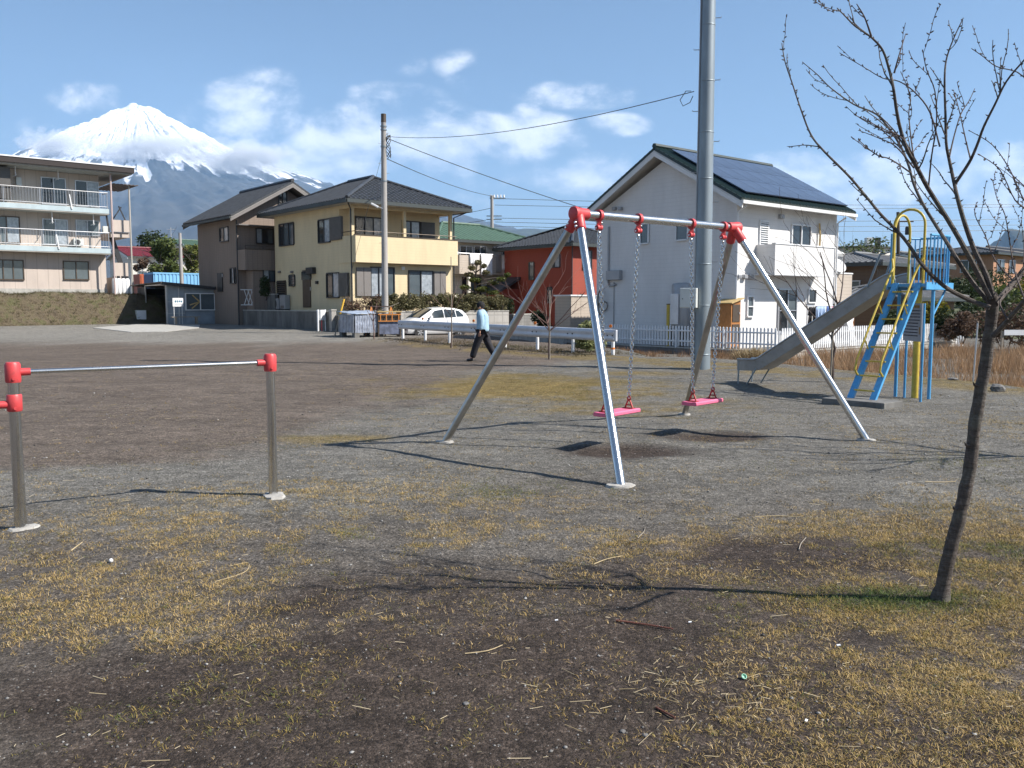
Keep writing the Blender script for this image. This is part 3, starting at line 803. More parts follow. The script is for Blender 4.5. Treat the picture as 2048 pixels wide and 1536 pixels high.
def gable_roof(root, x0, x1, y0, y1, ze, zr, along, mt, rib=0.28, board='eave', courses=0.28, th=0.12, ribs=(True, True), gutter='eave'):
    """x0..y1 outline with overhang; along = direction of the ridge"""
    if along == 'y':
        xm = (x0 + x1) / 2; r0, r1 = Vector((xm, y0, zr)), Vector((xm, y1, zr))
        sl = [((x0, y1, ze), (x0, y0, ze), r1, r0), ((x1, y0, ze), (x1, y1, ze), r0, r1)]
        gab = [((x0, y0, ze), r0, (x1, y0, ze), Vector((0, 1, 0))), ((x0, y1, ze), r1, (x1, y1, ze), Vector((0, -1, 0)))]
    else:
        ym = (y0 + y1) / 2; r0, r1 = Vector((x0, ym, zr)), Vector((x1, ym, zr))
        sl = [((x0, y0, ze), (x1, y0, ze), r0, r1), ((x1, y1, ze), (x0, y1, ze), r1, r0)]
        gab = [((x0, y0, ze), r0, (x0, y1, ze), Vector((1, 0, 0))), ((x1, y0, ze), r1, (x1, y1, ze), Vector((-1, 0, 0)))]
    mb = MB()
    for e0, e1, t0, t1 in sl: slab(mb, [Vector(e0), Vector(e1), t1, t0], th)
    o = mb.build('roof', M[mt], root)
    for e0, e1, t0, t1 in sl:
        dn_ = Vector((0, 0, -th * 1.16 - .012)); so = MB(); slab(so, [Vector(e0) + dn_, Vector(e1) + dn_, t1 + dn_, t0 + dn_], .03); so.build('soffit', M['eave' if board == 'eave' else 'soffit'], o)
    rb = MB()
    for (e0, e1, t0, t1), w in zip(sl, ribs):
        if w: slope_ribs(rb, e0, e1, t0, t1, rib, rib * 0.55, 0.05, courses)
    if rb.v: tl = rb.build('roof_tiles', M[mt], o); tl['kind'] = 'stuff'
    for a, r_, b, inw in gab:
        for q in (a, b):
            q = Vector(q); bm_ = MB(); bm_.prism([q + Vector((0, 0, -th - 0.01)), r_ + Vector((0, 0, -th - 0.01)), r_ + Vector((0, 0, -th - 0.26)), q + Vector((0, 0, -th - 0.26))], inw * (0.06 if q.x + q.y < 3 else .058)); bm_.build('barge_board', M[board], o)
    rg = MB(); rg.tube([r0 + Vector((0, 0, 0.05)), r1 + Vector((0, 0, 0.05))], 0.12, 6)
    rg.build('ridge', M[mt], o)
    gt = MB()
    for e0, e1, t0, t1 in sl: gt.bar(Vector(e0) + Vector((0, 0, -th - 0.03)), Vector(e1) + Vector((0, 0, -th - 0.03)), 0.13, 0.13)
    gt.build('gutter', M[gutter], o)
    return o

# ---------------------------------------------------------------- cream yellow house
yc = D(705, 600, 46.0)
YH = thing('house', 'cream yellow two storey house with black tiled hip roof and long balcony', 'house', (yc.x, yc.y, 1.1), UA)
LU, LV = 6.49, 9.15
mb = MB(); mb.box((0, 0, -0.1), (LU, LV, 2.85)); mb.box((0.004, 1.25, 2.85), (LU - .004, LV - .004, 5.68))
mb.build('wall', W_YEL, YH)
mb = MB(); mb.box((-0.02, -0.02, -0.35), (LU + .02, LV + .02, -0.101)); mb.build('foundation', M['concrete_dark'], YH)
hip_roof(YH, -0.72, LU + 0.72, -0.85, LV + 0.72, 5.86, 7.62, 'y', 'roof_dark')
fA = Face(YH, 'A', 0.0); fB = Face(YH, 'B', 0.0); fA2 = Face(YH, 'A', 1.25); fP = Face(YH, 'A', -0.5)
bal = MB(); bal.box((-0.05, -0.5, 2.66), (LU, -0.38, 4.05)); bal.box((-0.05, -0.379, 2.66), (0.07, 1.2, 4.05)); bal.box((LU - .12, -0.379, 2.66), (LU, 1.2, 4.05)); bal.box((0.071, -0.379, 2.66), (LU - .121, 1.2, 2.84))
bo = bal.build('balcony', W_YEL, YH)
mb = MB(); mb.box((-0.08, -0.53, 4.052), (LU + .03, -0.35, 4.09)); mb.tube([(0, -.44, 4.27), (LU - .05, -.44, 4.27)], .022, 6); mb.tube([(0.0, -.44, 4.27), (0.0, 1.1, 4.27)], .022, 6)
for k in range(6): mb.tube([(0.02 + k * 1.26, -.44, 4.08), (0.02 + k * 1.26, -.44, 4.27)], .014, 5)
mb.build('handrail', M['bronze'], bo)
for x in (0.09, 3.3, LU - .09):
    mb = MB(); mb.box((x - .085, 0.0, 2.86), (x + .085, .17, 5.5)); mb.build('post', W_YEL, YH)
mb = MB(); mb.box((0, 0.0, 5.502), (LU, .18, 5.70)); mb.box((0.0, .181, 5.502), (.18, 1.25, 5.70)); mb.box((LU - .18, .181, 5.502), (LU, 1.25, 5.70)); mb.build('beam', W_YEL, YH)
window(fB, (559, 448, 589, 490), ('glass', 'glass2', 'glass2'))
window(fB, (637, 440, 662, 484), ('glass', 'curtain'), shutter=(663, 434, 686, 480))
window(fB, (654, 547, 680, 594), ('glass', 'curtain'), shutter=(681, 546, 699, 593))
window(fB, (579, 551, 591, 571), ('glass2',), bars=4)
window(fB, (555, 563, 573, 591), ('glass',), frame='bronze', bars=7)
s0, z0, s1, z1 = fB.rect(607, 540, 622, 615)
d = fbox(fB, 'door', 'bronze', (s0, z0, s1, z1), -0.02, 0.06, px=False)
fbox(fB, 'pane', 'glass', (s0 + .1, z1 - .55, s1 - .1, z1 - .08), 0.0, 0.075, px=False, parent=d)
fbox(fB, 'handle', 'alu', (s1 - .13, z0 + .95, s1 - .09, z0 + 1.15), 0.06, 0.12, px=False, parent=d)
fbox(fB, 'shutter_box', 'black', (619, 535, 632, 548), 0.0, 0.25, bevel=.02)
fbox(fB, 'lamp', 'dkgrey', (634, 562, 637, 568), 0.0, 0.12)
for px_ in (558, 583): fbox(fB, 'vent', 'shutter_l', (px_, 542, px_ + 4, 546), 0.0, 0.1, bevel=.02)
window(fA, (742, 536, 787, 592), ('curtain', 'curtain', 'glass2'), sill=False)
for k in range(2): fbox(fA, 'shutter', 'shutter_l', (712 + 14.5 * k, 535, 725.5 + 14.5 * k, 592), 0.0, 0.10)
window(fA, (818, 543, 864, 592), ('glass2', 'curtain'), sill=False)
for k in range(2): fbox(fA, 'shutter', 'shutter_l', (867 + 12 * k, 543, 878 + 12 * k, 592), 0.0, 0.10)
window(fA2, (712, 436, 763, 490), ('glass', 'glass2', 'curtain'), sill=False)
window(fA2, (805, 444, 838, 500), ('glass2', 'curtain'), sill=False)
fbox(fA2, 'shutter', 'shutter', (841, 445, 868, 500), 0.0, 0.10)
fbox(fA, 'lamp', 'whitep', (802, 533, 808, 540), 0.0, 0.1, bevel=.02)
mb = MB(); mb.tube([(-.5, -.6, 5.62), (-.06, -.06, 5.4), (-.05, -.06, -.1)], .04, 6)
mb.build('downpipe', M['dkgrey'], YH)
mb = MB(); mb.tube([(LU + .5, -.6, 5.62), (LU + .06, -.05, 5.35), (LU + .05, -.05, -.1)], .04, 6); mb.build('downpipe', M['dkgrey'], YH)

# gas and water heaters against its shaded wall
s0, z0, s1, z1 = fB.rect(553, 596, 566, 618)
def wall_unit(name, label, cat, f, r, depth, mt, px=True, fan=False, legs=True):
    s0, z0, s1, z1 = f.rect(*r) if px else r
    c = f.p((s0 + s1) / 2, depth / 2, z0)
    rt = f.root; u = Matrix.Rotation(rt.rotation_euler.z, 4, 'Z')
    wl_ = Vector(rt.location) + u @ c
    o = thing(name, label, cat, wl_, rt.rotation_euler.z + (0 if f.kind == 'A' else -math.pi / 2))
    w = abs(s1 - s0); h = z1 - z0
    mb = MB(); mb.box((-w / 2, -depth / 2, .05), (w / 2, depth / 2 - .03, h)); mb.build('casing', M[mt], o, bevel=.015)
    mb = MB(); mb.box((-w / 2 + .03, -depth / 2, 0), (-w / 2 + .1, depth / 2 - .03, .05)); mb.box((w / 2 - .1, -depth / 2, 0), (w / 2 - .03, depth / 2 - .03, .05)); mb.build('foot', M['dkgrey'], o)
    if fan:
        mb = MB(); mb.lathe([(min(w, h) * .36, 0), (min(w, h) * .36, .02), (min(w, h) * .3, .025)], 16, Matrix.Translation((-w * .12, -depth / 2 - .002, h * .52)) @ Matrix.Rotation(R(90), 4, 'X')); mb.build('fan_grille', M['dkgrey'], o)
    else:
        mb = MB(); mb.box((-w * .3, -depth / 2 - .012, h * .12), (w * .3, -depth / 2 - .001, h * .3)); mb.build('panel', M['shutter_l'], o)
    return o
wall_unit('water_heater', 'tall grey heater unit against the shaded wall of the yellow house', 'heater', fB, (570, 590, 581, 620), .35, 'tank')
wall_unit('air_conditioner', 'low grey outdoor air conditioner beside the brown grated window', 'air conditioner', fB, (556, 597, 568, 620), .35, 'tank', fan=True)

# ---------------------------------------------------------------- brown tile house
bc = D(477, 600, 53.0)
BH = thing('house', 'brown tile clad house with dark gable roof behind the yellow house', 'house', (bc.x, bc.y, 1.1), UA)
BU, BV = 6.6, 6.3
mb = MB(); mb.box((0, 0, -1.0), (BU, BV, 5.62)); mb.prism([(0, 0.0, 5.62), (BU, 0.0, 5.62), (BU / 2, 0.0, 7.55)], (0, BV, 0)); mb.box((0.5, -1.0, -1.0), (BU, -.001, 2.5)); mb.build('wall', W_BRN, BH)
gable_roof(BH, -0.7, BU + .7, -0.85, BV + .7, 5.72, 8.0, 'y', 'roof_dark', board='shutter_l', gutter='eave_dark')
gA = Face(BH, 'A', 0.0); gB = Face(BH, 'B', 0.0); gP = Face(BH, 'A', -1.15); gG = Face(BH, 'A', -1.0)
mb = MB(); mb.box((0.0, -1.15, 2.52), (3.6, -1.03, 3.72)); mb.box((0.0, -1.029, 2.52), (.12, -.003, 3.72)); mb.box((.121, -1.029, 2.52), (3.6, -.003, 2.64)); bb = mb.build('balcony', W_BRN, BH)
mb = MB(); mb.box((-.02, -1.17, 3.722), (3.6, -1.01, 3.76)); mb.tube([(.05, -1.09, 3.95), (3.6, -1.09, 3.95)], .02, 6)
for k in range(4): mb.tube([(.05 + k * 1.1, -1.09, 3.75), (.05 + k * 1.1, -1.09, 3.95)], .015, 5)
mb.build('handrail', M['bronze'], bb)
window(gB, (440, 456, 458, 482), ('glass', 'curtain'))
window(gB, (461, 537, 473, 566), ('glass', 'curtain', 'glass'))
s0, z0, s1, z1 = gB.rect(436, 546, 446, 574)
dd = fbox(gB, 'door', 'black', (s0, z0 - .3, s1, z1), -.02, .06, px=False)
fbox(gB, 'handle', 'alu', (s1 - .14, z0 + .6, s1 - .1, z0 + .8), .06, .11, px=False, parent=dd)
window(gA, (513, 459, 545, 486), ('curtain', 'glass', 'glass2'))
window(gG, (527, 530, 548, 562), ('curtain', 'glass2'))
window(gA, (558, 384, 572, 410), ('glass', 'glass2'))
mb = MB(); mb.tube([(-.02, -.05, 5.5), (-.03, -.05, -.8)], .04, 6); mb.build('downpipe', M['dkgrey'], BH)
mb = MB(); mb.box((-.05, -.5, 5.18), (3.0, .0, 5.24)); mb.build('awning', M['shutter_l'], BH)

# ---------------------------------------------------------------- white house with solar roof
wc = D(1470, 600, 35.0)
WH = thing('house', 'white clapboard two storey house with solar panels on its green edged roof', 'house', (wc.x, wc.y, -0.2), UA)
WU, WV = 7.45, 7.7
mb = MB(); mb.box((0, 0, -0.3), (WU, WV, 5.9)); mb.prism([(0.0, 0, 5.9), (0.0, WV, 5.9), (0.0, WV / 2, 7.82)], (WU, 0, 0)); mb.build('wall', W_WHT, WH)
RE, RR_ = 5.88, 8.38
rf = gable_roof(WH, -.55, WU + .55, -.62, WV + .62, RE, RR_, 'x', 'roof_teal', rib=.24, courses=.3)
# solar panels, three rows on the sunny slope
e0 = Vector((-.55, -.62, RE)); slv = Vector((0, WV / 2 + .62, RR_ - RE)); sl_len = slv.length; slv.normalize(); sn = Vector((1, 0, 0)).cross(slv)
sp_me = None
cols_, rows_ = 7, 3
pw, ph = (WU + 1.1 - .9) / cols_, (sl_len - .75) / rows_
for j in range(rows_):
    for i in range(cols_):
        base = e0 + Vector((.62 + i * pw, 0, 0)) + slv * (.38 + j * ph) + sn * .10
        if sp_me is None:
            m_ = MB(); q = [Vector((.012, 0, 0)), Vector((pw - .012, 0, 0))]
            pts = [q[0] + slv * .012, q[1] + slv * .012, q[1] + slv * (ph - .012), q[0] + slv * (ph - .012)]
            m_.prism(pts, sn * .045); o = m_.build('solar_panel', M['solar'], rf); sp_me = o.data
        else:
            o = link(bpy.data.objects.new('solar_panel', sp_me), rf)
        o.location = base
wA = Face(WH, 'A', 0.0); wB = Face(WH, 'B', 0.0)
window(wB, (1281, 449, 1299, 486), ('glass2',), frame='whitep'); window(wB, (1352, 440, 1378, 479), ('glass2',), frame='whitep')
window(wA, (1519, 444, 1534, 492), ('glass2',), frame='whitep', bars=11)
window(wA, (1583, 452, 1619, 490), ('glass', 'glass'), frame='whitep')
window(wA, (1494, 594, 1504, 632), ('glass2',), frame='whitep', bars=1)
window(wA, (1556, 580, 1590, 662), ('glass', 'glass2'), frame='alu', sill=False, bars=1)
window(wA, (1616, 580, 1630, 604), ('glass',), frame='whitep')
for px_ in (1471, 1483, 1495): fbox(wA, 'vent_hood', 'tank', (px_, 549, px_ + 7, 558), 0, .16, bevel=.03)
fbox(wA, 'vent_hood', 'tank', (1556, 429, 1563, 438), 0, .16, bevel=.03)
for px_ in (1228, 1240): fbox(wB, 'vent_hood', 'tank', (px_, 414, px_ + 6, 421), 0, .16, bevel=.03)
wP = Face(WH, 'A', -.9); s0, z0, s1, z1 = wP.rect(1550, 492, 1668, 549)
mb = MB(); y_ = -.9
mb.box((s0, y_, z0), (s1, y_ + .12, z1)); mb.box((s0, y_ + .121, z0), (s0 + .12, -.002, z1)); mb.box((s0 + .121, y_ + .121, z0), (s1, -.002, z0 + .14)); mb.box((s1 - .12, y_ + .121, z0 + .141), (s1, -.002, z1))
wbal = mb.build('balcony', W_WHT, WH)
mb = MB(); mb.box((s0 - .03, y_ - .03, z1 + .002), (s1 + .03, y_ + .15, z1 + .05)); mb.box((s0 - .02, y_ - .02, z0 - .06), (s1 + .02, -.004, z0 - .002)); mb.tube([(s0 + .06, y_ + .06, z1 + .2), (s0 + .9, y_ + .06, z1 + .2)], .018, 6); mb.build('coping', M['whitep'], wbal)
for y_p in ((-.06, 0.06), (WU - .06, -.05)):
    mb = MB(); mb.tube([(y_p[0] + .03, -.45, 5.62), (y_p[0] + .03, -.07, 5.4), (y_p[0] + .03, -.07, -.2)], .04, 6); mb.build('downpipe', M['whitep'], WH)
mb = MB()
px_s, px_z = wA.at(1635, 470); mb.tube([(px_s, -.08, px_z + .5), (px_s + .06, -.1, px_z), (px_s + .03, -.08, px_z - 1.2)], .045, 6); mb.build('duct', M['straw_wood'], WH)
s0, z0, s1, z1 = wB.rect(1218, 540, 1245, 560)
fbox(wB, 'meter_box', 'tank', (1218, 541, 1245, 560), 0, .22, bevel=.02)
mb = MB(); ps, pz = wB.at(1219, 430); mb.tube([wB.p(ps, .05, 5.3), wB.p(ps, .05, z0 - .1), wB.p(ps - .1, .06, z0 - .28), wB.p(ps - .5, .05, z0 - .2)], .045, 6)
mb.tube([wB.p(ps - .35, .03, z0 - .1), wB.p(ps - .35, .03, -.2)], .02, 5); mb.build('conduit', M['tank'], WH)
mb = MB(); hs, hz_ = wB.at(1206, 612)
mb.tube([wB.p(hs + math.cos(a) * .2, .08 + .01 * i, hz_ + math.sin(a) * .5 + .02 * i) for i, a in enumerate(np.linspace(-1.6, 4.4, 22))], .035, 6)
mb.tube([wB.p(hs - .1 + math.cos(a) * .28, .1, hz_ + math.sin(a) * .22) for a in np.linspace(0, 5.2, 16)], .03, 6); mb.build('hose_reel', M['shutter_l'], WH)
# its lower wing with the tan balcony
wing = MB(); wing.box((WU + .004, 2.0, -.3), (WU + 3.0, WV, 4.3)); wing.prism([(WU + .004, 2.0, 4.3), (WU + .004, WV, 4.3), (WU + .004, 4.8, 5.7)], (3.0, 0, 0)); wing.build('wall', W_TAN, WH)
mb = MB()
slab(mb, [(WU + .02, 1.5, 4.25), (WU + 3.5, 1.5, 4.25), (WU + 3.5, 4.85, 5.95), (WU + .02, 4.85, 5.95)], .16); slab(mb, [(WU + .02, WV + .5, 4.2), (WU + 3.5, WV + .5, 4.2), (WU + 3.5, 4.85, 5.95), (WU + .02, 4.85, 5.95)], .16); mb.build('wing_roof', M['eave'], WH)
mb = MB(); mb.box((WU + .2, .5, 1.9), (WU + 2.4, 1.98, 3.2)); b2 = mb.build('balcony', W_TAN, WH)
mb = MB(); mb.box((WU + .17, .47, 3.202), (WU + 2.43, 1.99, 3.26)); mb.build('coping', M['whitep'], b2)
# satellite dish on the wing balcony
dsh = Matrix.Rotation(UA, 4, 'Z') @ Vector((WU + 1.2, .6, 3.5)) + Vector(WH.location)
o = thing('satellite_dish', 'round white satellite dish on the tan balcony of the white house', 'dish', dsh, R(200))
mb = MB(); mb.lathe([(.02, .0), (.2, .03), (.36, .1), (.37, .11), (.2, .045), (.02, .02)], 20, Matrix.Rotation(R(-60), 4, 'X') @ Matrix.Translation((0, 0, .05))); mb.build('dish', M['whitep'], o, smooth=True)
mb = MB(); mb.tube([(0, 0, -.3), (0, 0, 0)], .025, 6); mb.tube([(0, .1, 0), (0, .35, .4)], .015, 5); mb.build('bracket', M['alu'], o)

# yard of the white house, raised behind a low wall
FC = D(1560, 650, 32.0); FC.z = -0.12
YARD_U, YARD_V = 14.4, 12.0
yard = MB(); a_ = FC + U * .02 + V * .02
poly = [a_, a_ + U * YARD_U, a_ + U * YARD_U + V * 14, a_ + V * 14]
yard.prism([Vector((p.x, p.y, -1.0)) for p in poly], (0, 0, .82))
tag(yard.build('yard', M['ground_plain'] if 'ground_plain' in M else M['concrete_dark']), 'level yard around the white house', kind='structure')
def low_wall(label, p0, p1, z0, z1, th, mt, name='garden_wall', coping=True, cat='wall'):
    p0, p1 = Vector(p0), Vector(p1); d = p1 - p0; L = math.hypot(d.x, d.y)
    o = thing(name, label, cat, (p0.x, p0.y, z0), math.atan2(d.y, d.x))
    mb = MB(); mb.box((0, -th / 2, 0), (L, th / 2, z1 - z0)); mb.build('block_work', mt, o)
    if coping:
        mb = MB(); mb.box((-.01, -th / 2 - .025, z1 - z0 + .002), (L + .01, th / 2 + .025, z1 - z0 + .06)); mb.build('coping', M['concrete'], o, bevel=.008)
    return o
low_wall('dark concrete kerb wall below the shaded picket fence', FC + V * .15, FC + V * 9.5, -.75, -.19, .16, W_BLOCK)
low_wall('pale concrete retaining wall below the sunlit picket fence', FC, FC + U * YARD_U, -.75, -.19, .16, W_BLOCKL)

# picket fences
def picket_fence(label, p0, p1, zb, h, spacing):
    p0, p1 = Vector(p0), Vector(p1); d = p1 - p0; L = math.hypot(d.x, d.y)
    o = thing('picket_fence', label, 'fence', (p0.x, p0.y, zb), math.atan2(d.y, d.x), 'white picket fence round the white house')
    for zz in (.2, h - .22):
        mb = MB(); mb.box((0, .012, zz), (L, .04, zz + .06)); mb.build('rail', M['whitep'], o)
    w = .075
    me = None
    for i in range(int(L / spacing)):
        if me is None:
            mb = MB(); mb.prism([(-w / 2, -.012, .03), (w / 2, -.012, .03), (w / 2, -.012, h - .03), (w * .25, -.012, h), (-w * .25, -.012, h), (-w / 2, -.012, h - .03)], (0, .023, 0))
            q = mb.build('picket', M['whitep'], o); me = q.data
        else: q = link(bpy.data.objects.new('picket', me), o)
        q.location = (spacing * (i + .5), 0, 0)
    for i in range(int(L / 2) + 1):
        mb = MB(); mb.box((i * L / max(1, int(L / 2)) - .035, .042, -.04), (i * L / max(1, int(L / 2)) + .035, .11, h - .1)); mb.build('fence_post', M['whitep'], o)
    return o
picket_fence('shaded white picket fence below the gable wall of the white house', FC + V * .1, FC + V * 9.4, -.12, .84, .155)
picket_fence('sunlit white picket fence below the laundry of the white house', FC + U * .1, FC + U * YARD_U, -.12, .84, .155)
gp = thing('gate', 'small white mesh gate at the far end of the sunlit picket fence', 'gate', tuple(FC + U * (YARD_U + .2)), UA)
mb = MB()
for x in (0, .75): mb.box((x - .04, -.04, -.6), (x + .04, .04, .75))
mb.build('post', M['whitep'], gp)
mb = MB(); mb.box((.05, -.012, -.3), (.70, .012, .7)); mb.build('panel', M['alu'], gp)

# water heater tank, post, shed at the white house gable
tk = D(1364, 640, 36.35); tk.z = -.18
o = thing('heat_pump_tank', 'tall grey cylindrical water tank against the white gable wall', 'water tank', tk, UA)
mb = MB(); mb.lathe([(.42, .75), (.44, .8), (.44, 2.55), (.40, 2.62), (.1, 2.66)], 22); mb.build('tank', M['tank'], o, smooth=True)
mb = MB()
for x, y in ((-.28, -.28), (.28, -.28), (.28, .28), (-.28, .28)): mb.box((x - .04, y - .04, 0), (x + .04, y + .04, .78))
mb.build('stand', M['dkgrey'], o)
mb = MB(); mb.box((-.52, -.2, .95), (-.45, .2, 2.2)); mb.build('panel', M['alu'], o)
mb = MB()
for y in (-.2, 0, .2): mb.tube([(-.1, y, .75), (-.18, y, .4), (-.1, y, .05)], .03, 6)
mb.build('pipe', M['dkgrey'], o)
pb = D(1336, 640, 36.3)
o = thing('wooden_post', 'ochre wooden post behind the shaded picket fence', 'post', (pb.x, pb.y, -.18))
mb = MB(); mb.box((-.06, -.06, 0), (.06, .06, 1.75)); mb.build('shaft', M['yellowp'], o); mb = MB(); mb.box((-.07, -.07, 1.751), (.07, .07, 1.79)); mb.build('cap', M['bronze'], o)
sb = D(1447, 660, 34.75)
o = thing('garden_cupboard', 'orange wooden garden cupboard with a sloping top by the white house corner', 'cupboard', (sb.x, sb.y, -.18), UA)
mb = MB(); mb.prism([(0, -.35, .1), (.6, -.35, .1), (.6, -.35, 1.95), (0, -.35, 1.8)], (0, .7, 0)); mb.build('body', M['wood'], o)
mb = MB(); slab(mb, [(-.1, -.45, 1.83), (.7, -.45, 2.03), (.7, .45, 2.03), (-.1, .45, 1.83)], .04); mb.build('top', M['straw_wood'], o)
for k in range(2):
    mb = MB(); mb.box((.07, -.375, .3 + .78 * k), (.53, -.352, .98 + .78 * k)); dd = mb.build('door', M['bronze'], o)
    mb = MB(); mb.box((.46, -.4, .6 + .78 * k), (.5, -.376, .68 + .78 * k)); mb.build('knob', M['alu'], dd)
mb = MB()
for x in (.04, .56):
    for y in (-.3, .3): mb.box((x - .03, y - .03, 0), (x + .03, y + .03, .1))
mb.build('foot', M['wood'], o)

# ---------------------------------------------------------------- red house
rc = D(1144, 600, 58.0)
RH = thing('house', 'terracotta red house with grey tiled hip roof behind the bare sapling', 'house', (rc.x, rc.y, -.05), UA)
RU, RV = 6.5, 7.0
ze = Face(RH, 'A', 0).at(1146, 490)[1]
mb = MB(); mb.box((0, 0, -.3), (RU, RV, ze)); mb.build('wall', W_RED, RH)
hip_roof(RH, -.6, RU + .6, -.6, RV + .6, ze + .12, ze + 1.75, 'x', 'roof_dark', rib=.3)
rA = Face(RH, 'A', 0); rB = Face(RH, 'B', 0)
window(rB, (1099, 508, 1121, 534), ('glass', 'curtain')); window(rB, (1058, 525, 1069, 559), ('glass2',), frame='bronze'); window(rA, (1166, 502, 1182, 537), ('curtain', 'glass2'))
window(rB, (1095, 575, 1105, 605), ('glass',))
mb = MB(); slab(mb, [(-1.9, RV - 1.8, 2.6), (-1.9, RV + .5, 2.6), (0, RV + .5, 3.55), (0, RV - 1.8, 3.55)], .15); mb.build('porch_roof', M['roof_dark'], RH)
mb = MB(); mb.box((-1.5, RV - 1.6, -.3), (-.003, RV + .2, 2.7)); mb.build('porch', W_RED, RH)
mb = MB(); mb.tube([(-.05, -.05, ze), (-.05, -.05, -.2)], .04, 6); mb.build('downpipe', M['wire'], RH)
mb = MB(); mb.bar((.6, -1.2, 0), (.75, -1.2, 2.0), .08); mb.bar((2.6, -1.2, 0), (2.6, -1.2, 2.0), .08); mb.bar((.7, -1.2, 2.0), (2.6, -1.2, 2.0), .1); mb.bar((.7, -1.2, 2.0), (.7, -.1, 2.3), .08); mb.bar((2.6, -1.2, 2.0), (2.6, -.1, 2.3), .08); mb.build('pergola', M['bronze'], RH)
# beige store cabinet between red and white house
sc_ = D(1165, 640, 47.0); 
o = thing('storage_cabinet', 'beige steel storage cabinet with white top before the red house', 'cabinet', (sc_.x, sc_.y, -.05), UA)
mb = MB(); mb.box((-.9, 0, .08), (1.3, 1.2, 2.06)); mb.build('body', W_TAN, o)
for k in range(3):
    mb = MB(); mb.box((-.88 + .73 * k, -.03, .14), (-.17 + .73 * k, -.001, 2.0)); mb.build('door', M['shutter_l'] if k == 9 else W_TAN, o)
mb = MB(); mb.box((-.96, -.08, 2.062), (1.36, 1.26, 2.14)); mb.build('top', M['whitep'], o)
mb = MB(); mb.box((-.85, .05, 0), (1.25, 1.15, .079)); mb.build('base', M['concrete_dark'], o)

# ---------------------------------------------------------------- house with green sheet roof and laundry
gc = D(905, 560, 62.0)
GH = thing('house', 'tan house with green sheet roof and laundry hanging on its balcony', 'house', (gc.x - U.x * 1.2, gc.y - U.y * 1.2, .6), UA)
hA = Face(GH, 'A', 0); hP = Face(GH, 'A', -1.2)
ze = hA.at(1000, 487)[1]
mb = MB(); mb.box((0, 0, -.6), (9.2, 7, ze)); mb.build('wall', W_PALE, GH)
hip_roof(GH, -.6, 9.7, -.7, 7.6, ze + .1, hA.at(960, 447)[1] + .2, 'x', 'roof_green', rib=.4, courses=0, ridge_inset=3.4)
s0, z0, s1, z1 = hP.rect(919, 512, 1036, 549)
mb = MB(); mb.box((s0, -1.2, z0), (s1, -1.08, z1)); mb.box((s0, -1.079, z0), (s0 + .12, -.003, z1)); mb.box((s0 + .121, -1.079, z0), (s1, -.003, z0 + .12)); gb = mb.build('balcony', W_TAN, GH)
mb = MB(); mb.tube([(s0, -1.14, z1 + .12), (s1, -1.14, z1 + .12)], .03, 6); mb.build('handrail', M['alu'], gb)
window(hA, (920, 493, 943, 511), ('glass', 'glass2'), frame='alu'); window(hA, (948, 493, 971, 511), ('glass', 'glass2'), frame='alu'); window(hA, (1004, 500, 1026, 520), ('glass2', 'curtain'), frame='alu')
window(hA, (925, 556, 960, 598), ('glass', 'glass2', 'glass')); mb = MB(); mb.box((s0 + .8, -1.15, -.6), (s0 + 1.0, -.95, z0 - .01)); mb.build('post', W_PALE, GH)
mb = MB(); mb.lathe([(.02, 0), (.3, .06), (.32, .07), (.02, .03)], 14, Matrix.Translation(hA.p(hA.at(906, 508)[0], .15, hA.at(906, 504)[1])) @ Matrix.Rotation(R(75), 4, 'X')); mb.build('satellite_dish', M['whitep'], GH)

def cloth_mesh(w, h, seed, waves=3, amp=.04):
    r_ = random.Random(seed); n, m = 10, 6; vs = []; fs = []
    ph_ = r_.random() * 6
    for j in range(m + 1):
        for i in range(n + 1):
            x = (i / n - .5) * w; z = -j / m * h
            vs.append((x, math.sin(i / n * waves * 6.28 + ph_) * amp * (.3 + j / m), z + r_.uniform(-.01, .01)))
    for j in range(m):
        for i in range(n):
            a = j * (n + 1) + i; fs.append((a, a + 1, a + n + 2, a + n + 1))
    return MB().add(vs, fs)
def hang(name, label, cat, pos, w, h, mt, rz, seed, group=None):
    mb = cloth_mesh(w, h, seed)
    o = mb.build(name, mt, smooth=True, fix=False); sm = o.modifiers.new('thickness', 'SOLIDIFY'); sm.thickness = .015
    o.location = pos; o.rotation_euler = (0, 0, rz)
    return tag(o, label, cat, group)
cl = lambda n, c: mat(n, c, .9, 0, .08, 6, .15, 20)
fabr = {'w': cl('white_cotton', (.80, .81, .83)), 'g': cl('grey_cotton', (.26, .24, .23)), 'b': cl('black_cotton', (.02, .02, .024)), 'l': cl('pale_blue_cotton', (.35, .47, .68)),
        'p': cl('pink_cotton', (.68, .30, .36)), 'n': cl('navy_cotton', (.05, .10, .28)), 'k': cl('khaki_cotton', (.34, .29, .24))}
rotU = Matrix.Rotation(UA, 4, 'Z')
def onh(f, px, py, out):
    s, z = f.at(px, py); return Vector(f.root.location) + rotU @ f.p(s, out, z)
zt = z1 + .14
for px_, w_, h_, k, lab in ((948, .85, .75, 'w', 'short white sheet hung over the tan balcony'), (972, 1.0, 1.5, 'w', 'long white sheet hung over the tan balcony'),
                            (996, .45, 1.3, 'g', 'dark grey trousers hung over the tan balcony'), (1008, .5, 1.1, 'w', 'white shirt hung between grey laundry on the tan balcony'), (1024, .6, 1.5, 'k', 'greyish towel hung at the end of the tan balcony')):
    s, _ = hP.at(px_, 520)
    hang('laundry', lab, 'laundry', Vector(GH.location) + rotU @ Vector((s, -1.26, zt)), w_, h_, fabr[k], UA, px_)

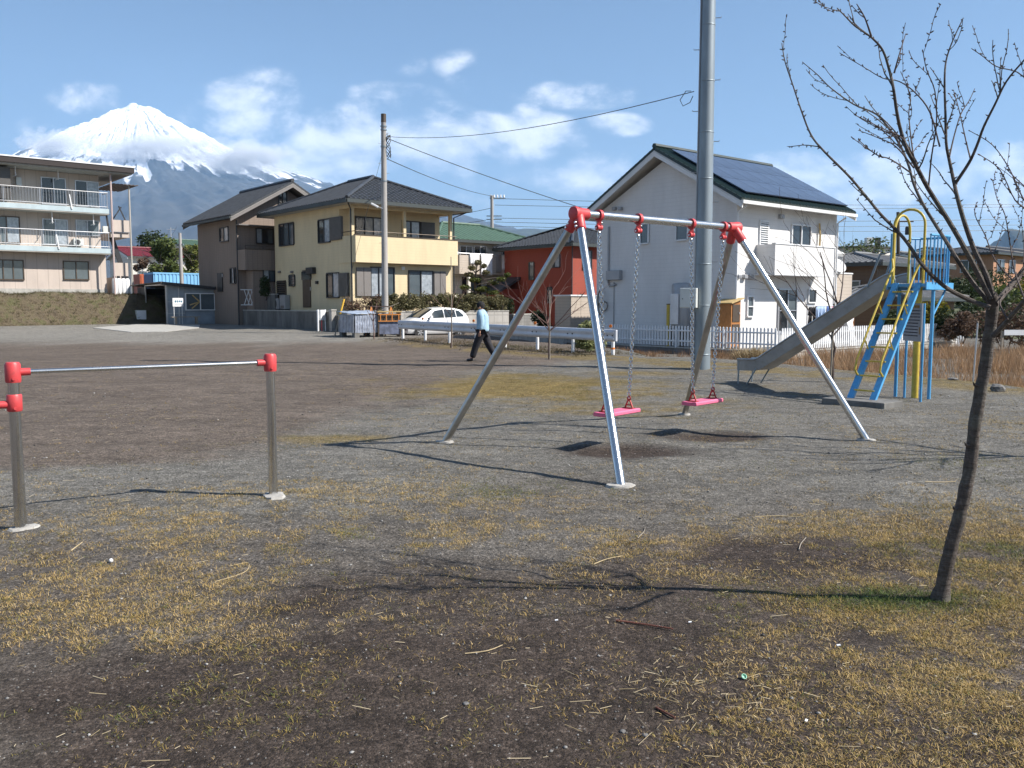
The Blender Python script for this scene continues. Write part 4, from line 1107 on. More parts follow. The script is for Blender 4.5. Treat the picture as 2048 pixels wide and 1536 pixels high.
# laundry of the white house: a pole stand in the yard
lp = FC + U * 4.1 + V * 1.3
o = thing('laundry_stand', 'metal laundry drying stand in the yard of the white house', 'stand', (lp.x, lp.y, -.18), UA)
for x in (-.2, 2.6):
    mb = MB(); mb.tube([(x, 0, 0), (x, 0, 1.75)], .025, 6); mb.box((x - .2, -.2, 0), (x + .2, .2, .06)); mb.build('post', M['alu'], o)
mb = MB(); mb.tube([(-.4, 0, 1.7), (2.8, 0, 1.7)], .02, 6); mb.build('pole', M['alu'], o)
def on_pole(x, w, h, k, lab, sd, name='laundry'):
    p = Vector((lp.x, lp.y, -.18)) + rotU @ Vector((x, -.03, 1.68)); return hang(name, lab, 'laundry', p, w, h, fabr[k], UA + R(random.Random(sd).uniform(-20, 20)), sd)
# the black trousers have two legs
mb = MB(); mb.add(*[(cm := cloth_mesh(.42, .35, 3)).v, cm.f]); q = cloth_mesh(.19, .85, 4); mb.add([(x - .11 - .12 * -z * .5, y, z - .35) for x, y, z in q.v], q.f); q = cloth_mesh(.19, .85, 5); mb.add([(x + .11, y, z - .35) for x, y, z in q.v], q.f)
tr = mb.build('trousers', fabr['b'], smooth=True, fix=False); sm = tr.modifiers.new('thickness', 'SOLIDIFY'); sm.thickness = .02
tr.location = Vector((lp.x, lp.y, -.18)) + rotU @ Vector((.1, -.05, 1.66)); tr.rotation_euler = (0, 0, UA - R(8)); tag(tr, 'black trousers hanging from the laundry stand by the white house', 'trousers')
on_pole(.75, .55, .75, 'l', 'pale blue cloth hanging next to the black trousers', 1); on_pole(1.3, .45, .55, 'n', 'navy cloth hanging under the white balcony', 2)
on_pole(1.75, .5, .5, 'p', 'pink cloth hanging under the white balcony', 6); on_pole(2.3, .55, .85, 'l', 'light blue shirt at the end of the laundry stand', 8)
# white plastic chair-like slide toy in the yard
tp = FC + U * 6.6 + V * .9
o = thing('toy_slide', 'small white plastic toy slide behind the picket fence', 'toy', (tp.x, tp.y, -.18), UA)
mb = MB(); mb.prism([(-.3, 0, 1.45), (.25, 0, 1.45), (.3, 0, 1.2), (.2, 0, 1.0), (.45, 0, .4), (.5, 0, 0), (.1, 0, 0), (-.05, 0, .6), (-.3, 0, 1.0)], (0, .4, 0)); mb.build('body', M['whitep'], o, bevel=.03)
mb = MB(); mb.tube([(.33, .05, 0), (.33, .05, 1.35)], .03, 6); mb.tube([(.33, .35, 0), (.33, .35, 1.35)], .03, 6); mb.build('post', M['wood'], o)
# ================================================================== THE LEFT SIDE: apartment block, bank, shed
ap = D(222, 500, 57.0)
AP = thing('apartment_block', 'three storey pinkish apartment block with open balconies above the grassy bank', 'apartment block', (ap.x, ap.y, 2.3), UA)
aF = Face(AP, 'A', 0.0); aW = Face(AP, 'A', 1.25)
AL = -15.0
z2 = aF.at(200, 495)[1]; z3 = aF.at(200, 415)[1]; zr = aF.at(200, 346)[1]
mb = MB(); mb.box((AL, 1.25, -.4), (-.25, 8.5, zr - .02)); mb.build('wall', W_APT, AP)
mb = MB(); mb.box((AL, .9, -.4), (-.1, 1.246, z2 - .25)); mb.build('ground_floor', W_APT, AP)
mb = MB(); mb.box((AL, .86, -.4), (-.08, .898, .25)); mb.build('plinth', M['concrete'], AP)
for k, zz in enumerate((z2, z3)):
    mb = MB(); mb.box((AL, 0, zz - .36), (0, 1.248, zz - .06)); sl_ = mb.build('balcony_slab', M['pale_blue'] if 'pale_blue' in M else M['whitep'], AP)
    mb = MB(); mb.box((AL, .02, zz - .42), (-.01, 1.247, zz - .362)); mb.build('soffit', M['soffit'], sl_)
    rl = MB(); rl.tube([(AL, .06, zz + .95), (-.05, .06, zz + .95)], .028, 6); rl.tube([(AL, .06, zz + .06), (-.05, .06, zz + .06)], .02, 6); rl.tube([(-.05, .06, zz + .95), (-.05, 1.2, zz + .95)], .028, 6)
    rl.build('handrail', M['alu'], sl_)
    me = None
    n = 8
    for i in range(n):
        mb = MB(); x = -.1 - i * 1.95; mb.tube([(x, .06, zz - .06), (x, .06, zz + .95)], .024, 6); mb.build('post', M['alu'], sl_)
    bl = MB()
    for i in range(int(15 / .16)): x = -.1 - i * .16; bl.box((x - .006, .054, zz + .06), (x + .006, .066, zz + .94))
    b_ = bl.build('balusters', M['alu'], sl_); b_['kind'] = 'stuff'
mb = MB(); mb.box((AL - .5, -.45, zr), (1.35, 9.0, zr + .14)); rf = mb.build('roof', M['concrete'], AP)
mb = MB(); mb.box((AL - .5, -.62, zr + .10), (1.45, -.452, zr + .42)); mb.box((1.352, -.451, zr + .10), (1.48, 9.0, zr + .42)); mb.build('gutter', M['bronze_dark'], rf)
mb = MB(); mb.box((AL - .5, -.66, zr + .422), (1.5, 9.1, zr + .5)); mb.build('roof_sheet', M['whitep'], rf)
for x in (.12, -8.2):
    mb = MB(); mb.tube([(x, -.08, -.3 if x > 0 else z3), (x, -.08, zr)], .06, 8); mb.build('column', M['pinkpipe'] if 'pinkpipe' in M else M['soffit'], AP)
P3 = ('glass', 'glass2')
window(aW, (84, 357, 130, 408), ('glass', 'glass2'), frame='alu', sill=False); window(aW, (152, 364, 196, 412), ('glass', 'curtain'), frame='alu', sill=False)
window(aW, (-12, 434, 38, 484), ('glass2', 'curtain'), frame='bronze', sill=False); window(aW, (87, 440, 134, 488), ('glass2', 'curtain'), frame='alu', sill=False); window(aW, (153, 442, 196, 470), ('curtain', 'glass2'), frame='alu')
aG = Face(AP, 'A', .9)
window(aG, (-14, 521, 46, 558), ('glass2', 'glass2', 'glass2'), frame='bronze'); window(aG, (128, 524, 176, 558), ('glass2', 'glass2'), frame='bronze')
fbox(aW, 'partition', 'shutter', (-10, 338, 14, 400), .0, 1.1)
fbox(aW, 'meter_box', 'boxwhite', (31, 355, 42, 371), 0, .2, bevel=.02); fbox(aW, 'meter_box', 'boxwhite', (204, 453, 215, 467), 0, .25, bevel=.02)
for px_, py_ in ((33, 340), (119, 348), (107, 436), (190, 440)):
    s, z = aF.at(px_, py_); mb = MB(); mb.tube([(s, .35, z - .3), (s, .35, z + .4)], .03, 6); mb.tube([(s, .1, z - .25), (s, 1.0, z - .25)], .02, 6); mb.build('pole_hanger', M['whitep'], AP)
for px_ in (113, 139):
    s, z = aF.at(px_, 480 if px_ < 120 else 400); mb = MB(); mb.bar((s, -.03, z + .35), (s + .12, -.03, z - .55), .06); mb.build('hanger_arm', M['whitep'], AP)
wall_unit('air_conditioner', 'white outdoor air conditioner on the middle balcony of the apartment block', 'air conditioner', aW, (145, 478, 164, 492), .4, 'boxwhite', fan=True)
fbox(aW, 'downpipe', 'soffit', (2, 470, 3, 560), 0, .08)
# outside stair at the end of the block
mb = MB()
for zz, w_ in ((z2 - .1, 1.0), (z3 - .75, 1.0), (z2 - 1.9, 1.0)):
    pass
ST = [(.5, -.2, 1.9), (.5, z2 - .3, z2 + .75), (.5, z3 - .55, z3 - .1)]
mb = MB(); mb.box((.35, .8, -.3), (1.25, 4.5, 1.05)); mb.box((.35, .8, 1.06), (1.25, .9, 2.0)); mb.build('stair_enclosure', W_APT, AP)
s0, z0, s1, z1 = aF.rect(226, 438, 258, 462)
mb = MB(); mb.box((.3, .8, z0), (1.45, .92, z1)); mb.box((.3, .921, z0 - .35), (1.45, 5.0, z0 - .02)); mb.build('landing', W_APT, AP)
mb = MB(); mb.bar((.5, 1.6, z0 - .3), (1.3, 1.6, 1.1), .12, .3); mb.bar((.7, 2.6, z0 - .3), (.5, 2.6, z3), .1); mb.bar((.45, 1.3, z1 - .1), (1.1, 1.3, z1 + .9), .07); mb.bar((1.35, 1.3, z1), (.95, 1.3, z1 + .95), .07); mb.build('stair_flight', M['dkgrey'], AP)
mb = MB()
for k in range(14): mb.box((.2 + k * .12, .1, zr - .62 + .03 * (k % 2)), (.32 + k * .12, 4.0, zr - .58 + .03 * (k % 2)))
mb.build('stair_roof', M['corr_roof'], AP)
s, _ = aF.at(262, 400); mb = MB(); mb.tube([(s, .35, -.8), (s, .35, zr - .6)], .055, 8); mb.build('column', M['soffit'], AP)
# gas bottles
gbm = None
for k, (px_, py_) in enumerate(((232, 584), (240, 584), (249, 584), (257, 584))):
    s, z = aF.at(px_, 570)
    p = Vector(AP.location) + rotU @ Vector((s + .05, .45, -.18))
    if k == 0:
        o0 = thing('gas_cylinder', 'tall white gas cylinder standing beside the apartment stair', 'gas cylinder', p, 0, 'white gas cylinders beside the apartment stair')
        mb = MB(); mb.lathe([(.15, 0), (.17, .05), (.17, 1.0), (.13, 1.12), (.06, 1.17)], 14); mb.build('body', M['whitep'], o0, smooth=True)
        mb = MB(); mb.lathe([(.1, 1.17), (.1, 1.3), (.03, 1.31)], 10); mb.build('valve', M['dkgrey'], o0)
    else:
        c = copy_tree(o0); c.location = p

# grassy bank under the block
bx = np.linspace(-22, 3.6, 130); bs = np.linspace(0, 1, 26)
BX, BS = np.meshgrid(bx, bs, indexing='ij')
bn = fbm(BX * .7, BS * 3, 21, 5); bn2 = fbm(BX * 3, BS * 9, 22, 4)
by = -2.6 + BS * 2.9 + (bn - .5) * .5 * np.sin(BS * math.pi)
bz = 0.25 + 1.98 * S(0, .62, BS) + ((bn - .5) * .4 + (bn2 - .5) * .18) * np.sin(BS * math.pi) ** .5
endf = S(3.6, 2.2, BX); bz = bz * endf + (.25 + (bz - .25) * .55) * (1 - endf)
def loc2w(root, x, y, z):
    c, s_ = math.cos(UA), math.sin(UA)
    return root.location.x + x * c - y * s_, root.location.y + x * s_ + y * c, z
wx, wy, wz = loc2w(AP, BX, by, bz)
ii = np.arange(BX.size).reshape(BX.shape); q = np.stack([ii[:-1, :-1], ii[1:, :-1], ii[1:, 1:], ii[:-1, 1:]], -1).reshape(-1, 4)
t = NT('bank_soil'); vv = t.coord('Object')
c = t.ramp(t.noise(vv, 1.6, 8, .7), [(0.3, (.06, .045, .03)), (.5, (.12, .095, .06)), (.62, (.085, .085, .035)), (.75, (.17, .14, .10))])
t.l.new(c, t.b.inputs['Base Color']); t.b.inputs['Roughness'].default_value = .95; t.bump(t.noise(vv, 9, 6, .7), .9, .08)
M['bank'] = t.m
tag(np_mesh('bank', np.stack([wx, wy, wz], -1).reshape(-1, 3), q, t.m, smooth=True), 'rough earth bank with dead grass below the apartment block', kind='structure')
mb = MB(); c4 = [loc2w(AP, x, y, 0) for x, y in ((-22, .2), (14, .2), (14, 60), (-22, 60))]
mb.prism([(p[0], p[1], -.3) for p in c4], (0, 0, 2.5)); tag(mb.build('terrace', M['ground_plain']), 'raised terrace behind the bank', kind='structure')

# the sheet shed
sh = D(335, 640, 54.0)
SH = thing('shed', 'lean-to shed of grey translucent sheets with a dark open doorway', 'shed', (sh.x, sh.y, .28), UA)
sA = Face(SH, 'A', 0); sB = Face(SH, 'B', 0)
SL, SV = 3.75, 5.6
zc = sA.at(336, 564)[1]; ze_ = sA.at(449, 577)[1]
# front of framed sheets: each sheet a part, window opening left free
s0, z0, s1, z1 = sA.rect(372, 588, 428, 619)
xs = [0.05, .72, 1.35, s1 + .06, SL]
def sheet(x0, x1, za, zb0, zb1):
    mb = MB(); mb.prism([(x0, 0, za), (x1, 0, za), (x1, 0, zb1), (x0, 0, zb0)], (0, .03, 0)); return mb.build('sheet', M['shed_sheet'], SH)
top = lambda x: zc + (ze_ - zc) * x / SL - .05
zs = [0.05, .75, 1.45]
for x0, x1 in ((.05, .72), (.74, s0 - .06)):
    for za, zb in ((.05, .74), (.76, 1.44)): sheet(x0, x1, za, zb, zb)
    sheet(x0, x1, 1.46, top(x0), top(x1))
sheet(s0 - .04, s1 + .04, .05, z0 - .06, z0 - .06); sheet(s0 - .04, s1 + .04, z1 + .06, top(s0), top(s1)); sheet(s1 + .06, SL, .05, top(s1), top(SL))
w_ = window(sA, (s0, z0, s1, z1), ('glass2', 'glass2'), frame='whitep', px=False)
fr = MB()
for x in (0.0, .73, SL): fr.box((x - .03, -.03, 0), (x + .03, -.001, top(max(0, x))))
for z in (.75, 1.45): fr.box((.03, -.025, z - .012), (s0 - .08, -.001, z + .012))
fr.build('frame', M['alu'], SH)
# the yellow boards inside the window
s_m = s0 + (s1 - s0) * .47; zm = (z0 + z1) / 2
for (dx, dz) in ((-.62, .10 * -1 - .1), (-.45, .42), (-.5, -.42)):
    mb = MB(); mb.bar((s_m, -.06, zm), (max(s0 + .05, s_m + dx), -.06, zm + dz), .03, .075); mb.build('brace', M['straw_wood'], w_)
# sides and roof
mb = MB(); mb.box((-.0, 3.9, .02), (.05, SV, zc - .25)); mb.box((0, SV, .02), (SL, SV + .04, zc - .3)); mb.box((SL, 0.04, .02), (SL + .04, SV, ze_ - .05)); mb.build('side_wall', M['dkgrey'], SH)
mb = MB()
for y in (.0, 3.85): mb.box((-.06, y, 0), (.0, y + .07, zc - .08))
mb.box((-.06, .071, zc - .2), (0, 3.849, zc - .08)); mb.build('door_frame', M['alu'], SH)
mb = MB(); slab(mb, [(-.45, -.35, zc + .02), (SL + .35, -.35, ze_ + .02), (SL + .35, SV + .3, ze_ - .1), (-.45, SV + .3, zc - .1)], .06); ro = mb.build('roof', M['corr_roof'], SH)
mb = MB(); mb.bar((-.45, -.36, zc - .1), (SL + .35, -.36, ze_ - .1), .04, .16); mb.build('fascia', M['dkgrey'], ro)
mb = MB(); mb.box((-.4, -.4, -.4), (SL + .2, SV, .02)); mb.build('floor_slab', M['concrete_dark'], SH)
# its concrete apron
pts = [G(px_, py_, .30) for px_, py_ in ((185, 655.5), (262, 660.5), (330, 660), (398, 655.5), (400, 651.5), (272, 651))]
mb = MB(); mb.prism([Vector((p.x, p.y, gzf(p.x, p.y) - .25)) for p in pts], (0, 0, .275)); tag(mb.build('apron', M['concrete']), 'pale concrete apron in front of the shed', kind='structure')
# sign on two thin legs and bench
sg = D(362, 655, 52.9); sg.z = gzf(sg.x, sg.y) + .05
SG = thing('sign', 'white notice board on two thin legs in front of the shed', 'sign', sg, UA)
b0 = Face(SG, 'A', 0); s0, z0, s1, z1 = b0.rect(345, 596, 366, 613)
for s in (s0 + .08, s1 - .06):
    mb = MB(); mb.tube([(s, .02, 0), (s, .02, z0)], .016, 6); mb.build('leg', M['whitep'], SG)
fbox(b0, 'board', 'whitep', (s0, z0, s1, z1), 0, .03, px=False)
ink = mat('blue_sign_ink', (.10, .28, .42), .6)
rs = random.Random(4)
for j in range(4):
    mb = MB(); x = s0 + .12 + j * .115
    for k in range(4): mb.box((x + rs.uniform(0, .05), -.034, z1 - .28 + rs.uniform(0, .1)), (x + rs.uniform(.055, .1), -.031, z1 - .28 + rs.uniform(.11, .14)))
    mb.build('letter', ink, SG)
mb = MB()
for j in range(9): mb.box((s0 + .13 + j * .05, -.034, z0 + .12), (s0 + .165 + j * .05, -.031, z0 + .155))
l_ = mb.build('small_lettering', M['tank'], SG); l_['kind'] = 'stuff'
bp = D(372, 655, 53.1); bp.z = gzf(bp.x, bp.y) + .05
o = thing('bench', 'low plank bench in front of the shed window', 'bench', bp, UA)
mb = MB(); mb.box((-.85, -.16, .40), (.85, .16, .45)); mb.build('seat', M['stake'], o)
for x in (-.6, .65):
    mb = MB(); mb.box((x - .05, -.14, 0), (x + .05, .14, .398)); mb.build('leg', M['stake'], o)
# blue sheet-iron box beside the doorway
bq = D(281, 640, 56.3); bq.z = gzf(bq.x, bq.y)
o = thing('locker', 'small white cabinet beside the dark shed doorway', 'cabinet', bq, UA)
mb = MB(); mb.box((-.3, -.25, .04), (.3, .25, .85)); mb.build('body', M['boxwhite'], o, bevel=.01); mb = MB(); mb.box((-.27, -.265, .1), (.27, -.251, .8)); mb.build('door', M['whitep'], o); mb = MB(); mb.box((-.25, -.2, 0), (.25, .2, .039)); mb.build('base', M['dkgrey'], o)

# garden wall below the yellow house, its pillar, meter board
wl0 = Vector(YH.location) + rotU @ Vector((-1.4, -.2, 0)); wl1 = Vector(YH.location) + rotU @ Vector((-1.4, 12.3, 0))
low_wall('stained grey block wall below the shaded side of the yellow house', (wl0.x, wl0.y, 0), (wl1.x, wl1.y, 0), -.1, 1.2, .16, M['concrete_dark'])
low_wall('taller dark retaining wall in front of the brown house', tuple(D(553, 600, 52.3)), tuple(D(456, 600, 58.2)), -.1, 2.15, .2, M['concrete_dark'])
mb = MB(); c4 = [Vector(YH.location) + rotU @ Vector(p) for p in ((-1.32, -1.9, 0), (9.0, -1.9, 0), (9.0, 14, 0), (-1.32, 14, 0))]
mb.prism([(p.x, p.y, -.3) for p in c4], (0, 0, 1.33)); tag(mb.build('yard', M['ground_plain']), 'raised plot around the yellow house', kind='structure')
pl = Vector(YH.location) + rotU @ Vector((-1.4, -.42, 0))
o = thing('gate_pillar', 'pale concrete pillar at the end of the stained block wall', 'pillar', (pl.x, pl.y, -.05), UA)
mb = MB(); mb.box((-.13, -.13, 0), (.13, .13, 1.32)); mb.build('shaft', W_BLOCKL, o); mb = MB(); mb.box((-.15, -.15, 1.322), (.15, .15, 1.38)); mb.build('cap', M['concrete'], o)
pm = Vector(YH.location) + rotU @ Vector((-1.75, .1, 0))
o = thing('meter_post', 'white meter box on a short white post by the stained block wall', 'meter box', (pm.x, pm.y, gzf(pm.x, pm.y)), UA + R(20))
for x in (-.28, .28):
    mb = MB(); mb.tube([(x, 0, 0), (x, 0, 1.1)], .05 if x < 0 else .03, 8); mb.build('post', M['whitep'], o)
mb = MB(); mb.box((-.2, -.12, .55), (.2, .02, 1.08)); mb.build('box', M['whitep'], o, bevel=.02)
mb = MB(); mb.tube([(0, 0, 0), (0, 0, .55)], .03, 6); mb.build('pipe', M['redcap'], o)

# ---------------------------------------------------------------- leaves
def leaves(name, mt, centres, radii, n, size, seed, parent=None, flat=.5, shell=.55, sizes=None):
    """n small leaf quads spread through ellipsoids, denser to their outside"""
    r_ = np.random.RandomState(seed); centres = np.asarray(centres, float); radii = np.asarray(radii, float)
    if radii.ndim == 1: radii = np.repeat(radii[:, None], 3, 1)
    wts = radii.prod(1) ** (2 / 3.); wts /= wts.sum()
    k = r_.choice(len(centres), n, p=wts)
    d = r_.normal(size=(n, 3)); d /= np.linalg.norm(d, axis=1)[:, None]
    rad_ = (shell + (1 - shell) * r_.rand(n)) * np.where(r_.rand(n) < .12, 1.12, 1.0)
    P = centres[k] + d * radii[k] * rad_[:, None]
    a = r_.normal(size=(n, 3)); a /= np.linalg.norm(a, axis=1)[:, None]
    a[:, 2] *= (1 - flat); b = np.cross(a, r_.normal(size=(n, 3))); b /= np.linalg.norm(b, axis=1)[:, None] + 1e-9
    a /= np.linalg.norm(a, axis=1)[:, None] + 1e-9
    s = size * (.6 + .8 * r_.rand(n))[:, None]
    v = np.stack([P - a * s, P + b * s * .45, P + a * s, P - b * s * .45], 1).reshape(-1, 3)
    f = np.arange(n * 4).reshape(n, 4)
    tint = np.clip(r_.beta(1.6, 1.8, n) * .85 + .15 * r_.rand(n), 0, 1)
    return np_mesh(name, v, f, mt, parent, {'tint': ('FLOAT', np.repeat(tint, 4))})

def limbs(mb, p, d, L, r, depth, rs, spread=.6, kids=(2, 4), up=.25, n=6, wob=.12, shrink=.62, rsh=.6, minr=.0035):
    """one limb with bends, then its children"""
    pts = [Vector(p)]; rad_ = [r]; d = Vector(d).normalized(); seg = 5
    for i in range(seg):
        d = (d + Vector((rs.gauss(0, wob), rs.gauss(0, wob), rs.gauss(0, wob) + up * .12))).normalized()
        pts.append(pts[-1] + d * L / seg); rad_.append(max(minr, r * (1 - (i + 1) / seg * (1 - rsh))))
    mb.tube(pts, rad_, n if r > .01 else 5)
    if depth <= 0: return
    for k in range(rs.randint(*kids)):
        i = rs.randint(2, seg); ax = Vector((rs.gauss(0, 1), rs.gauss(0, 1), rs.gauss(0, .5))).normalized()
        nd = (d + ax * spread).normalized()
        limbs(mb, pts[i], nd, L * shrink * rs.uniform(.7, 1.15), max(minr, rad_[i] * .62), depth - 1, rs, spread, kids, up, n, wob, shrink, rsh, minr)

# hedge on its wall in front of the yellow house
ho = Vector(YH.location) + rotU @ Vector((-1.5, -2.0, 0)); he = Vector(YH.location) + rotU @ Vector((8.9, -2.0, 0))
low_wall('pale block wall under the clipped hedge of the yellow house', (ho.x, ho.y, 0), (he.x, he.y, 0), -.3, 1.18, .2, W_BLOCKL)
HG = thing('hedge', 'clipped winter hedge in front of the yellow house', 'hedge', (ho.x, ho.y, 1.2), UA)
r_ = np.random.RandomState(2)
cs = [(x + r_.uniform(-.1, .1), r_.uniform(-.15, .35), r_.uniform(.1, .8)) for x in np.arange(1.6, 10.3, .16) for _ in range(3)]
leaves('foliage', M['leaf_hedge'], cs, [r_.uniform(.18, .3) for _ in cs], 26000, .055, 3, HG)
cs2 = [(x + r_.uniform(-.1, .1), r_.uniform(-.15, .3), r_.uniform(.05, .65)) for x in np.arange(.0, 1.9, .16) for _ in range(3)]
leaves('brown_foliage', M['leaf_brown'], cs2, [r_.uniform(.15, .3) for _ in cs2], 2200, .05, 4, HG)
mb = MB(); rs = random.Random(5)
for k in range(46):
    x = k * .22 + .1; limbs(mb, (x, rs.uniform(-.1, .2), -.05), (rs.uniform(-.2, .2), 0, 1), .75, .014, 1, rs, .6, (2, 3))
mb.build('stems', M['twig'], HG, fix=False)['kind'] = 'stuff'

# neighbouring retaining wall, behind the person
w0 = D(905, 650, 47.5); w1 = D(1012, 650, 50.5)
low_wall('pale weathered wall behind the walking person', (w0.x, w0.y, 0), (w1.x, w1.y, 0), -.3, 1.05, .3, W_BLOCKL)
w2 = D(1012, 650, 50.5); w3 = D(1075, 650, 53)
low_wall('dark stone wall below the red house', (w2.x + .3, w2.y + 1.5, 0), (w3.x, w3.y + 2, 0), -.3, .95, .3, W_BLOCK)
low_wall('low pale concrete kerb beyond the guardrail', tuple(D(955, 670, 44)), tuple(D(1130, 672, 40.5)), -.3, .25, .25, W_BLOCKL, coping=False)

def bush(name, label, pos, rx, ry, rz, mt, n, size, seed, lumps=7, cat='shrub', group=None, flat=.4, stem=True, kind_tw='twig'):
    o = thing(name, label, cat, pos, 0, group); r_ = np.random.RandomState(seed)
    cs = []; rd = []
    for k in range(lumps):
        a = r_.rand() * 6.28; q = r_.rand() ** .5 * .6
        cs.append((math.cos(a) * rx * q, math.sin(a) * ry * q, rz * (.35 + 1.1 * r_.rand()))); s = r_.uniform(.35, .6); rd.append((rx * s, ry * s, rz * s * .8))
    leaves('foliage', mt, cs, rd, n, size, seed, o, flat)
    mb = MB(); rs = random.Random(seed)
    for k in range(4): limbs(mb, (rs.uniform(-.1, .1) * rx, rs.uniform(-.1, .1) * ry, -.03), (rs.uniform(-.5, .5), rs.uniform(-.5, .5), 1), rz * 1.1, .02 * max(.5, rz), 2, rs, .7, (2, 3))
    mb.build('stem', M[kind_tw], o, fix=False)
    return o
g = lambda p: Vector((p.x, p.y, gzf(p.x, p.y)))
bush('shrub', 'leafy variegated shrub behind the near end of the guardrail', g(D(1182, 690, 29.2)), .62, .55, .62, M['leaf_varieg'], 2600, .07, 31, 10)
bush('shrub', 'dark clipped evergreen shrub before the terracotta wall', g(D(1137, 655, 49.5)), .8, .8, 1.0, M['leaf_dark'], 2600, .07, 32, 9)
bush('shrub', 'dark evergreen shrub under the staked sapling by the red house', g(D(1085, 655, 48)), .7, .7, .9, M['leaf_dark'], 2200, .07, 33, 8)
bush('shrub', 'small dark clipped hedge beside the pine', D(1000, 630, 52) * 1.0, .9, .6, .65, M['leaf_dark'], 2400, .06, 34, 9)
bush('shrub', 'green shrub above the shed roof before the brown house', D(434, 592, 57.5), .9, .7, .65, M['leaf_green'], 1500, .08, 35, 8)
bush('shrub', 'dark shrub against the brown house behind its white lattice', D(532, 600, 50.0), .5, .5, .75, M['leaf_dark'], 1500, .06, 36, 8)
la = D(530, 594, 53.2); o = thing('lattice_fence', 'white lattice garden fence beside the brown house', 'fence', (la.x, la.y, la.z - .45), UA)
mb = MB()
for k in range(10): mb.bar((-1 + k * .22, 0, 0), (-.8 + k * .22 - .5, 0, .85), .02, .03); mb.bar((-1 + k * .22, .02, .85), (-.8 + k * .22 - .5, .02, 0), .02, .03)
mb.build('slats', M['whitep'], o)['kind'] = 'stuff'
mb = MB(); mb.box((-1.5, -.03, .85), (1.0, .05, .9)); mb.build('top_rail', M['whitep'], o); mb = MB(); mb.box((-1.5, -.03, -.05), (1.0, .05, 0)); mb.build('bottom_rail', M['whitep'], o)

# cloud-pruned pine before the green roofed house
pp = D(953, 640, 53); pp.z = .9
PT = thing('pine_tree', 'cloud pruned garden pine in front of the laundry balcony', 'tree', pp)
top_ = D(955, 520, 53)
H_ = top_.z - .9
mb = MB(); mb.tube([(0, 0, 0), (.12, 0, H_ * .3), (-.1, .1, H_ * .6), (.05, 0, H_ * .95)], [.13, .1, .07, .03], 8)
pads = []
for px_, py_, w_ in ((956, 525, .55), (944, 536, .62), (968, 532, .45), (938, 549, .7), (972, 545, .6), (950, 560, 1.0), (985, 566, .9), (930, 575, .9), (965, 578, 1.1), (1003, 558, .7), (1015, 550, .5), (945, 590, .9), (985, 585, .9)):
    p = D(px_, py_, 53 + (hash((px_, py_)) % 7 - 3) * .12) - pp; pads.append((p, w_))
    mb.tube([(0, 0, max(.3, p.z - .35)), (p.x * .5, p.y * .5, p.z - .2), (p.x, p.y, p.z - .04)], [.05, .035, .02], 5)
mb.build('trunk', M['bark'], PT, smooth=True)
for i, (p, w_) in enumerate(pads):
    leaves('needle_pad', M['leaf_pine'] if i > 4 else M['leaf_hedge'], [tuple(p)], [(w_ * .42, w_ * .42, .15)], int(520 * w_), .07, 70 + i, PT, .2, .3)
# ================================================================== PLAYGROUND
def onto(o, zoff=0.0): o.location.z = ghf(o.location.x, o.location.y) + zoff
# ---------------------------------------------------------------- horizontal bars
hL = G(42, 1060); hR = G(547, 996)
hdir = (hR - hL); hdir.z = 0; hlen = hdir.length; hdir.normalize()
HB = thing('horizontal_bar', 'steel horizontal exercise bars with red joints on polished posts', 'exercise bar', (hL.x, hL.y, 0), math.atan2(hdir.y, hdir.x))
HH = 1.17
zl = ghf(hL.x, hL.y); zr_ = ghf(hR.x, hR.y)
def post(parent, x, z0, h, r, mt='chrome'):
    mb = MB(); mb.tube([(x, 0, z0 - .15), (x, 0, h)], r, 18); return mb.build('post', M[mt], parent, smooth=True)
p_l = post(HB, 0, zl, HH - .02, .039); p_r = post(HB, hlen, zr_, HH - .02, .037); p_o = post(HB, -1.75, zl, .92, .041)
mb = MB(); mb.tube([(.06, 0, HH - .045), (hlen - .06, 0, HH - .045)], .0165, 14); mb.build('bar', M['steel'], HB, smooth=True)
mb = MB(); mb.tube([(-1.7, 0, .90), (-.06, 0, .90)], .0165, 14); mb.build('bar', M['steel'], HB, smooth=True)
def joint(x, ztop, sides, hgt=.142, cap=True, r=.047):
    mb = MB(); prof = [(r, ztop - hgt), (r + .004, ztop - hgt + .012), (r + .004, ztop - .016), (r - .006, ztop)] if cap else [(r - .003, ztop - hgt), (r + .003, ztop - hgt + .008), (r + .003, ztop - .008), (r - .003, ztop)]
    mb.lathe(prof, 22, Matrix.Translation((x, 0, 0)))
    for s in sides: mb.tube([(x + s * .03, 0, ztop - .07), (x + s * .108, 0, ztop - .07)], .027, 14)
    o = mb.build('joint', M['redcap'], HB, smooth=True)
    for s in sides:
        mb = MB(); mb.tube([(x, -.044, ztop - hgt * .8), (x, -.057, ztop - hgt * .8)], .011, 8); mb.build('bolt', M['redcap'], o)
joint(0, HH + .025, (1,)); joint(hlen, HH + .025, (-1,)); joint(0, .97, (-1,), .12, False); joint(-1.75, .97, (1,))
